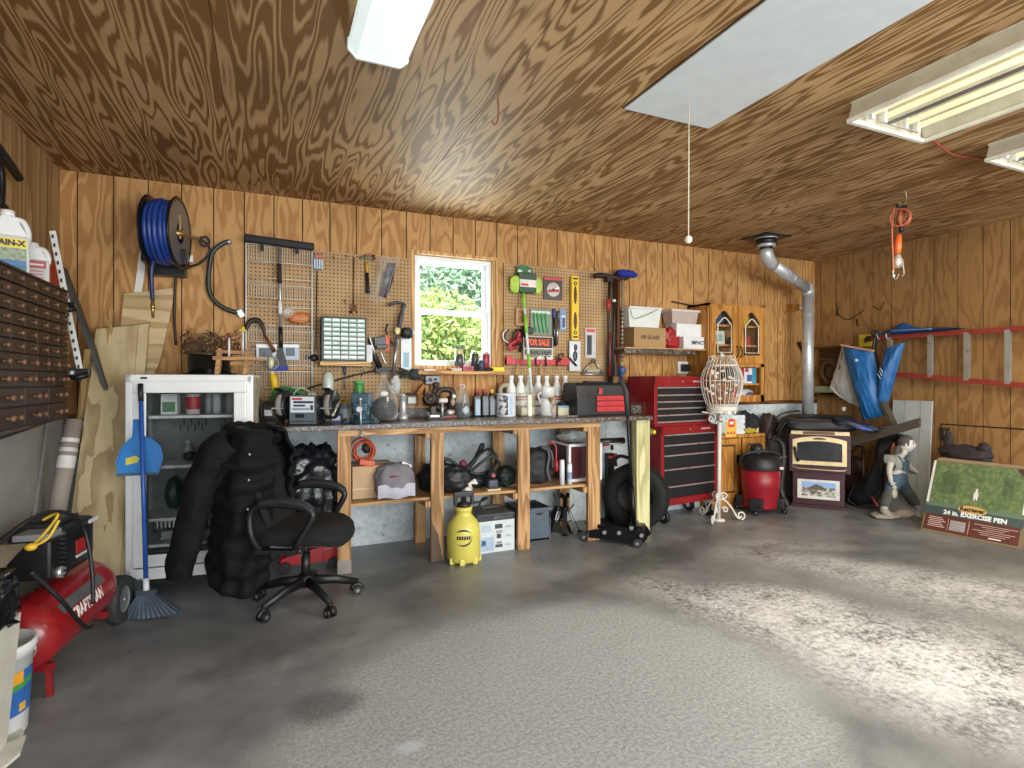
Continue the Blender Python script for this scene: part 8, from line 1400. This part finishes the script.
skin('trouser_cuff',[J['k1']+(J['t1']-J['k1'])*.55,J['k1'],J['c1'],J['c1']+V((0,0,-.02))],[(0,1),(1,2),(2,3)],[.062,.055,.056,.056],OV2,t,2);skin('trouser_cuff',[J['k2']+(J['t2']-J['k2'])*.55,J['k2'],J['c2'],J['c2']+V((0,0,-.02))],[(0,1),(1,2),(2,3)],[.062,.055,.054,.054],OV2,t,2)
skin('shirt',[(J['bel']+J['pel'])/2,J['che'],J['s1'],J['s1']+(J['e1']-J['s1'])*.45,J['s2'],J['s2']+(J['e2']-J['s2'])*.45],[(0,1),(1,2),(2,3),(1,4),(4,5)],[.078,.074,.05,.045,.05,.044],M('#8a8a82',.75,var=.2),t,2)
mb=MB(OV);q=(J['che']+J['bel'])/2-FW*.07+RT*.03;mb.obox(q,(.085,.03,.085),Matrix.Rotation(-YAW+.5,3,'Z'),.01)
for s_ in(-1,1):mb.tube(spline([q+RT*.03*s_+V((0,0,.03)),J['che']+RT*.035*s_-FW*.07+V((0,0,.04)),J['nek']+RT*.05*s_+V((0,0,-.005)),J['che']+RT*.03*s_+FW*.07]),.011,6)
mb.build('overall_bib',t);mb=MB(M('#a8a795',.8));mb.blob(J['k1']+(J['t1']-J['k1'])*.25-FW*.045+RT*.015,(.035,.02,.045),.1,3,3,14,10);mb.build('knee_patch',t)
hd=J['hed']+V((0,0,.03));fx_=(RT*.82-FW*.57).normalized();fy_=V((-fx_.y,fx_.x,0));
def hp(a,b,c_):return hd+fx_*a+fy_*b+V((0,0,c_))
def headmesh():
 vs=[];n,m=28,22
 for i in range(m+1):
  p_=math.pi*i/m
  for k in range(n):
   th=2*math.pi*k/n;d_=V((math.sin(p_)*math.cos(th),math.sin(p_)*math.sin(th),-math.cos(p_)));r=V((.066,.058,.078));x,y_,z_=d_.x*r.x,d_.y*r.y,d_.z*r.z
   if d_.x>0:
    x*=1-.10*d_.x*(1 if z_>.03 else 0);
    x+=.017*math.exp(-((y_/.011)**2+((z_+.012)/.016)**2))
    x-=.010*(math.exp(-(((y_-.024)/.014)**2+((z_-.006)/.012)**2))+math.exp(-(((y_+.024)/.014)**2+((z_-.006)/.012)**2)))
    x+=.006*math.exp(-((y_/.018)**2+((z_+.036)/.007)**2))
    x+=.006*math.exp(-((y_/.02)**2+((z_+.062)/.012)**2))
   if z_<-.03:y_*=1-.25*min(1,(-.03-z_)/.05)
   vs.append(hp(x,y_,z_))
 return vs,[(i*n+k,i*n+(k+1)%n,(i+1)*n+(k+1)%n,(i+1)*n+k)for i in range(m)for k in range(n)]
mb=MB(M('#d4d0c9',.6,var=.06));vs,fs=headmesh();mb.add(vs,fs,True)
for s_ in(-1,1):mb.ball(hp(-.004,s_*.058,-.004),(.012,.012,.02),10,8)
mb.use(M('#2a2724',.4))
for s_ in(-1,1):mb.ball(hp(.053,s_*.023,.006),(.008,.009,.006),10,8)
mb.use(M('#6d625a',.6))
for s_ in(-1,1):mb.tube([hp(.058,s_*.012,.02),hp(.056,s_*.024,.025),hp(.048,s_*.036,.02)],.003,5)
mb.use(M('#a08078',.6));mb.tube([hp(.062,-.013,-.036),hp(.0665,0,-.0355),hp(.062,.013,-.036)],.0035,5);mb.build('head',t)
HR=M('#4f4a45',.75,var=.2,bump=.4);mb=MB(HR)
mb.grid(lambda u_,v_:hp(.072*math.cos(u_*2*math.pi)*math.sin(v_*1.75 if abs(u_-.5)<.32 else v_*1.08)-.008,.066*math.sin(u_*2*math.pi)*math.sin(v_*1.75 if abs(u_-.5)<.32 else v_*1.08),.086*math.cos(v_*1.75 if abs(u_-.5)<.32 else v_*1.08)+.003),32,14);mb.tube(spline([hp(-.06,-.03,-.02),hp(-.075,-.045,-.07),hp(-.07,-.055,-.13),hp(-.06,-.05,-.18)]),[.022]*6+[.024]*6+[.02]*4+[.014,.012,.008],8);mb.build('hair',t)
for hk,wk,s_ in(('h1','w1',1),('h2','w2',-1)):
 d_=(J[hk]-J[wk]).normalized();sd_=d_.cross(FW).normalized();
 for k,(o,L_)in enumerate(((-.013,.03),(-.004,.035),(.005,.033),(.013,.026))):b_=J[hk]+sd_*o;skin('finger',[b_,b_+d_*L_*.6-FW*.003,b_+d_*L_-FW*.012*s_+sd_*.002],[(0,1),(1,2)],[.006,.0055,.004],STN,t,1)
 skin('thumb',[J[wk]+d_*.012+sd_*.012,J[wk]+d_*.025+sd_*.026,J[wk]+d_*.042+sd_*.03],[(0,1),(1,2)],[.007,.006,.0045],STN,t,1)
BT=M('#9c968c',.8,var=.15)
for a_,f_ in(('a1','f1'),('a2','f2')):skin('boot',[J[a_]+V((0,0,.03)),J[a_]+V((0,0,-.025)),J[f_]-V((0,0,.004)),J[f_]+RT*.02-V((0,0,.008))],[(0,1),(1,2),(2,3)],[.038,.04,.036,.028],BT,t,2)
mb=MB(M('#a59f94',.85,var=.2,bump=.4));mb.blob(so2+RT*.0+V((0,0,.02)),(.17,.11,.028),.15,3,4,flat=.001);mb.blob(J['f2']+V((0,0,-.06))+FW*.02,(.09,.07,.05),.2,3,6);mb.blob((so2+V((J['f2'].x,J['f2'].y,0)))/2+V((0,0,.03)),(.1,.08,.04),.2,3,8,flat=.001);mb.build('rock_base',t)
t['label']='garden statue of a walking child in blue overalls and boots'
#   ceiling
AH=(1.685,2.245);ye=2.405;t=thing('attic_hatch','pale grey attic hatch panel with pull cord in the ceiling','hatch',(1.96,1.7,CEIL));mb=MB(M('#d2d8da',.55,var=.05));mb.bx(AH[0],AH[1],.9,ye,CEIL-.012,CEIL-.001,.002);mb.build('panel',t);mb=MB(M('#4a3320',.8));ring_=((AH[0]-.008,AH[0]),(AH[1],AH[1]+.008));mb.bx(AH[0]-.008,AH[0],.9,ye+.006,CEIL-.006,CEIL-.0005);mb.bx(AH[1],AH[1]+.008,.9,ye+.006,CEIL-.006,CEIL-.0005);mb.bx(AH[0],AH[1],ye,ye+.006,CEIL-.006,CEIL-.0005);mb.build('gap_trim',t)
p=WZ(689,103,CEIL-.012);e=W(688.5,236,p.y);mb=MB(M('#d9cdb5',.6));mb.tube([p,e],.003,6);mb.build('pull_cord',t);mb=MB(M('#e6dccb',.4));mb.ball(W(688.5,239.5,p.y),(.018,.018,.02));mb.build('pull_knob',t)
mb=MB(M('#dfeaea',.35,var=.03));L0=WZ(349,55,CEIL-.075);L1=WZ(407,68.5,CEIL-.075);t=thing('wrap_light','white diffused ceiling light above the chair side of the garage','ceiling light',((L0.x+L1.x)/2,1.8,CEIL));xa,xb,yf=L0.x,L1.x,L0.y
dif=M('#cfdedd',.3,var=.04,emit=.55);mb=MB(dif);mb.prism([(0,0),(.0,-.045),(.03,-.075),(xb-xa-.03,-.075),(xb-xa,-.045),(xb-xa,0)],(xa,yf,CEIL-.001),(1,0,0),(0,0,1),(0,-1.22,0));mb.build('diffuser',t);mb=MB(M('#e6e9e8',.4));mb.prism([(-.006,0),(-.006,-.048),(.028,-.08),(xb-xa-.028,-.08),(xb-xa+.006,-.048),(xb-xa+.006,0)],(xa,yf+.012,CEIL-.001),(1,0,0),(0,0,1),(0,-.012,0));mb.build('end_plate',t)  # unlit fixture; glow added so the diffuser looks brighter
def troffer(x0,x1,yf,lit,label):
 zb_=CEIL-.1;t=thing('tube_light',label,'ceiling light',((x0+x1)/2,yf-.6,CEIL),group='open tube lights');w_=x1-x0;y0=yf-1.22
 mb=MB(M('#cfc9b4',.4));
 mb.bx(x0+.02,x1-.02,y0,yf,CEIL-.012,CEIL-.001);mb.add([(x0,yf,zb_),(x0+.03,yf-.0,CEIL-.012),(x0+.03,y0,CEIL-.012),(x0,y0,zb_)],[(0,1,2,3)]);mb.add([(x1,yf,zb_),(x1-.03,yf,CEIL-.012),(x1-.03,y0,CEIL-.012),(x1,y0,zb_)],[(0,1,2,3)]);mb.bx(x0+.03,x1-.03,yf-.004,yf,zb_+.004,CEIL-.004);mb.bx(x0+.03,x1-.03,y0,y0+.004,zb_+.004,CEIL-.004);mb.build('housing',t)
 mb=MB(M('#e4e1d4',.35));ring_z=zb_
 mb.bx(x0-.008,x0+.016,y0,yf,zb_-.008,zb_+.008,.002);mb.bx(x1-.016,x1+.008,y0,yf,zb_-.008,zb_+.008,.002);mb.bx(x0,x1,yf-.012,yf+.01,zb_-.008,zb_+.012,.002);mb.build('rim',t)
 mb=MB(M('#e0d9bf',.3));mb.prism([(-.05,0),(.05,0),(.02,-.045),(-.02,-.045)],((x0+x1)/2,y0,CEIL-.012),(1,0,0),(0,0,1),(0,yf-y0,0));mb.use(M('#6b6a66',.4));mb.bx((x0+x1)/2-.018,(x0+x1)/2+.018,y0,yf,CEIL-.060,CEIL-.0565);mb.build('ballast_cover',t)
 for f in(.2,.36,.64,.8):
  x=x0+w_*f;mb=MB(M('#fff0c4',.3,emit=.42 if lit else.35));mb.tube([(x,y0+.03,CEIL-.055),(x,yf-.05,CEIL-.055)],.014,12);tb=mb.build('tube',t)
  mb=MB(WHT);mb.bx(x-.012,x+.012,yf-.05,yf-.03,CEIL-.085,CEIL-.012,.003);mb.build('tube_holder',t)
 mb=MB(M('#8d8a80',.4));mb.tube([(x0+w_*.25,yf-.06,zb_-.002),(x0+w_*.75,yf-.06,zb_-.002)],.003,5);mb.build('wire_guard',t);return t
pA,pB=WZ(848,121,CEIL-.1),WZ(923,142,CEIL-.1);troffer(pA.x,pB.x,pA.y,True,'lit open tube light with bare tubes, the larger one in view')
pC=WZ(986,160,CEIL-.1);troffer(pC.x,pC.x+.62,pC.y,True,'second open tube light mostly cut off by the frame edge')
mb=MB(M('#9a4a34',.5));mb.tube(spline([WZ(931,138,CEIL-.01),WZ(945,150,CEIL-.02),WZ(958,156,CEIL-.012),WZ(985,158,CEIL-.02)]),.007,6);one(mb,'red_cable','red cord running along the ceiling between the tube lights','cable')
h=WZ(905,191,CEIL);t=thing('trouble_light','orange trouble light with coiled cord hanging from a ceiling hook','lamp',W(898,280,h.y));Y=h.y;w=lambda x,y_,d=0:W(x,y_,Y-d)
OC=M('#a95a3c',.5);mb=MB(OC);c=w(902,218)
for k in range(5):mb.tube([c+V((-.03+k*.014,(k%2)*.02-.01,.06)),c+V((-.034+k*.014,.0,.0)),c+V((-.03+k*.013,(k%2)*.02-.01,-.065))],.008,6)
mb.torus(c+V((-.028,0,0)),(1,.4,0),.062,.0085,24,6);mb.torus(c+V((.02,0,0)),(1,-.3,0),.062,.0085,24,6);mb.tube(spline([w(894,207),w(892,225),w(892.5,250),w(893.5,272)]),.006,6);mb.build('cord',t)
mb=MB(BLK);mb.tube([w(897,206),w(906,206.5)],.012,8);mb.tube([w(901,226),w(901.5,232)],.016,8);mb.build('cord_tie',t)
mb=MB(M('#d9652a',.4));mb.tube([w(898.5,235),w(898,246),w(897.5,254)],[.02,.024,.02],12);mb.build('handle',t)
mb=MB(CLEAR('#e3dfd6',.25));mb.lathe([(.014,.04),(.02,.02),(.034,-.01),(.034,-.035),(.02,-.055),(0,-.06)],w(898,260));mb.build('bulb_guard',t,open_=True);mb=MB(M('#e9e3d2',.3));mb.ball(w(898,262),(.016,.016,.028));mb.build('bulb',t)
mb=MB(STEEL);mb.tube(spline([w(893.5,268),w(893,276),w(896,279),w(899,274)]),.004,6);mb.tube(spline([w(903,264),w(904,274),w(902,276)]),.003,5);mb.ball(w(893.5,276),(.012,.012,.016));mb.build('hang_hook',t)
mb=MB(M('#a89a78',.4,.6));mb.tube(spline([V((h.x,h.y,CEIL+.0)),w(906.5,197),w(905,203),w(901.5,205),w(898.5,202)]),.005,6);one(mb,'ceiling_hook','pale wire hook in the ceiling holding the trouble light','hook')
p=WZ(498,98,CEIL);mb=MB(M('#7a4e34',.5));mb.tube(spline([p,W(498.5,112,p.y),W(497.5,121,p.y),W(494.5,125,p.y),W(492.5,121,p.y)]),.005,6);one(mb,'ceiling_hook','small brown wire hook in the ceiling above the window','hook')
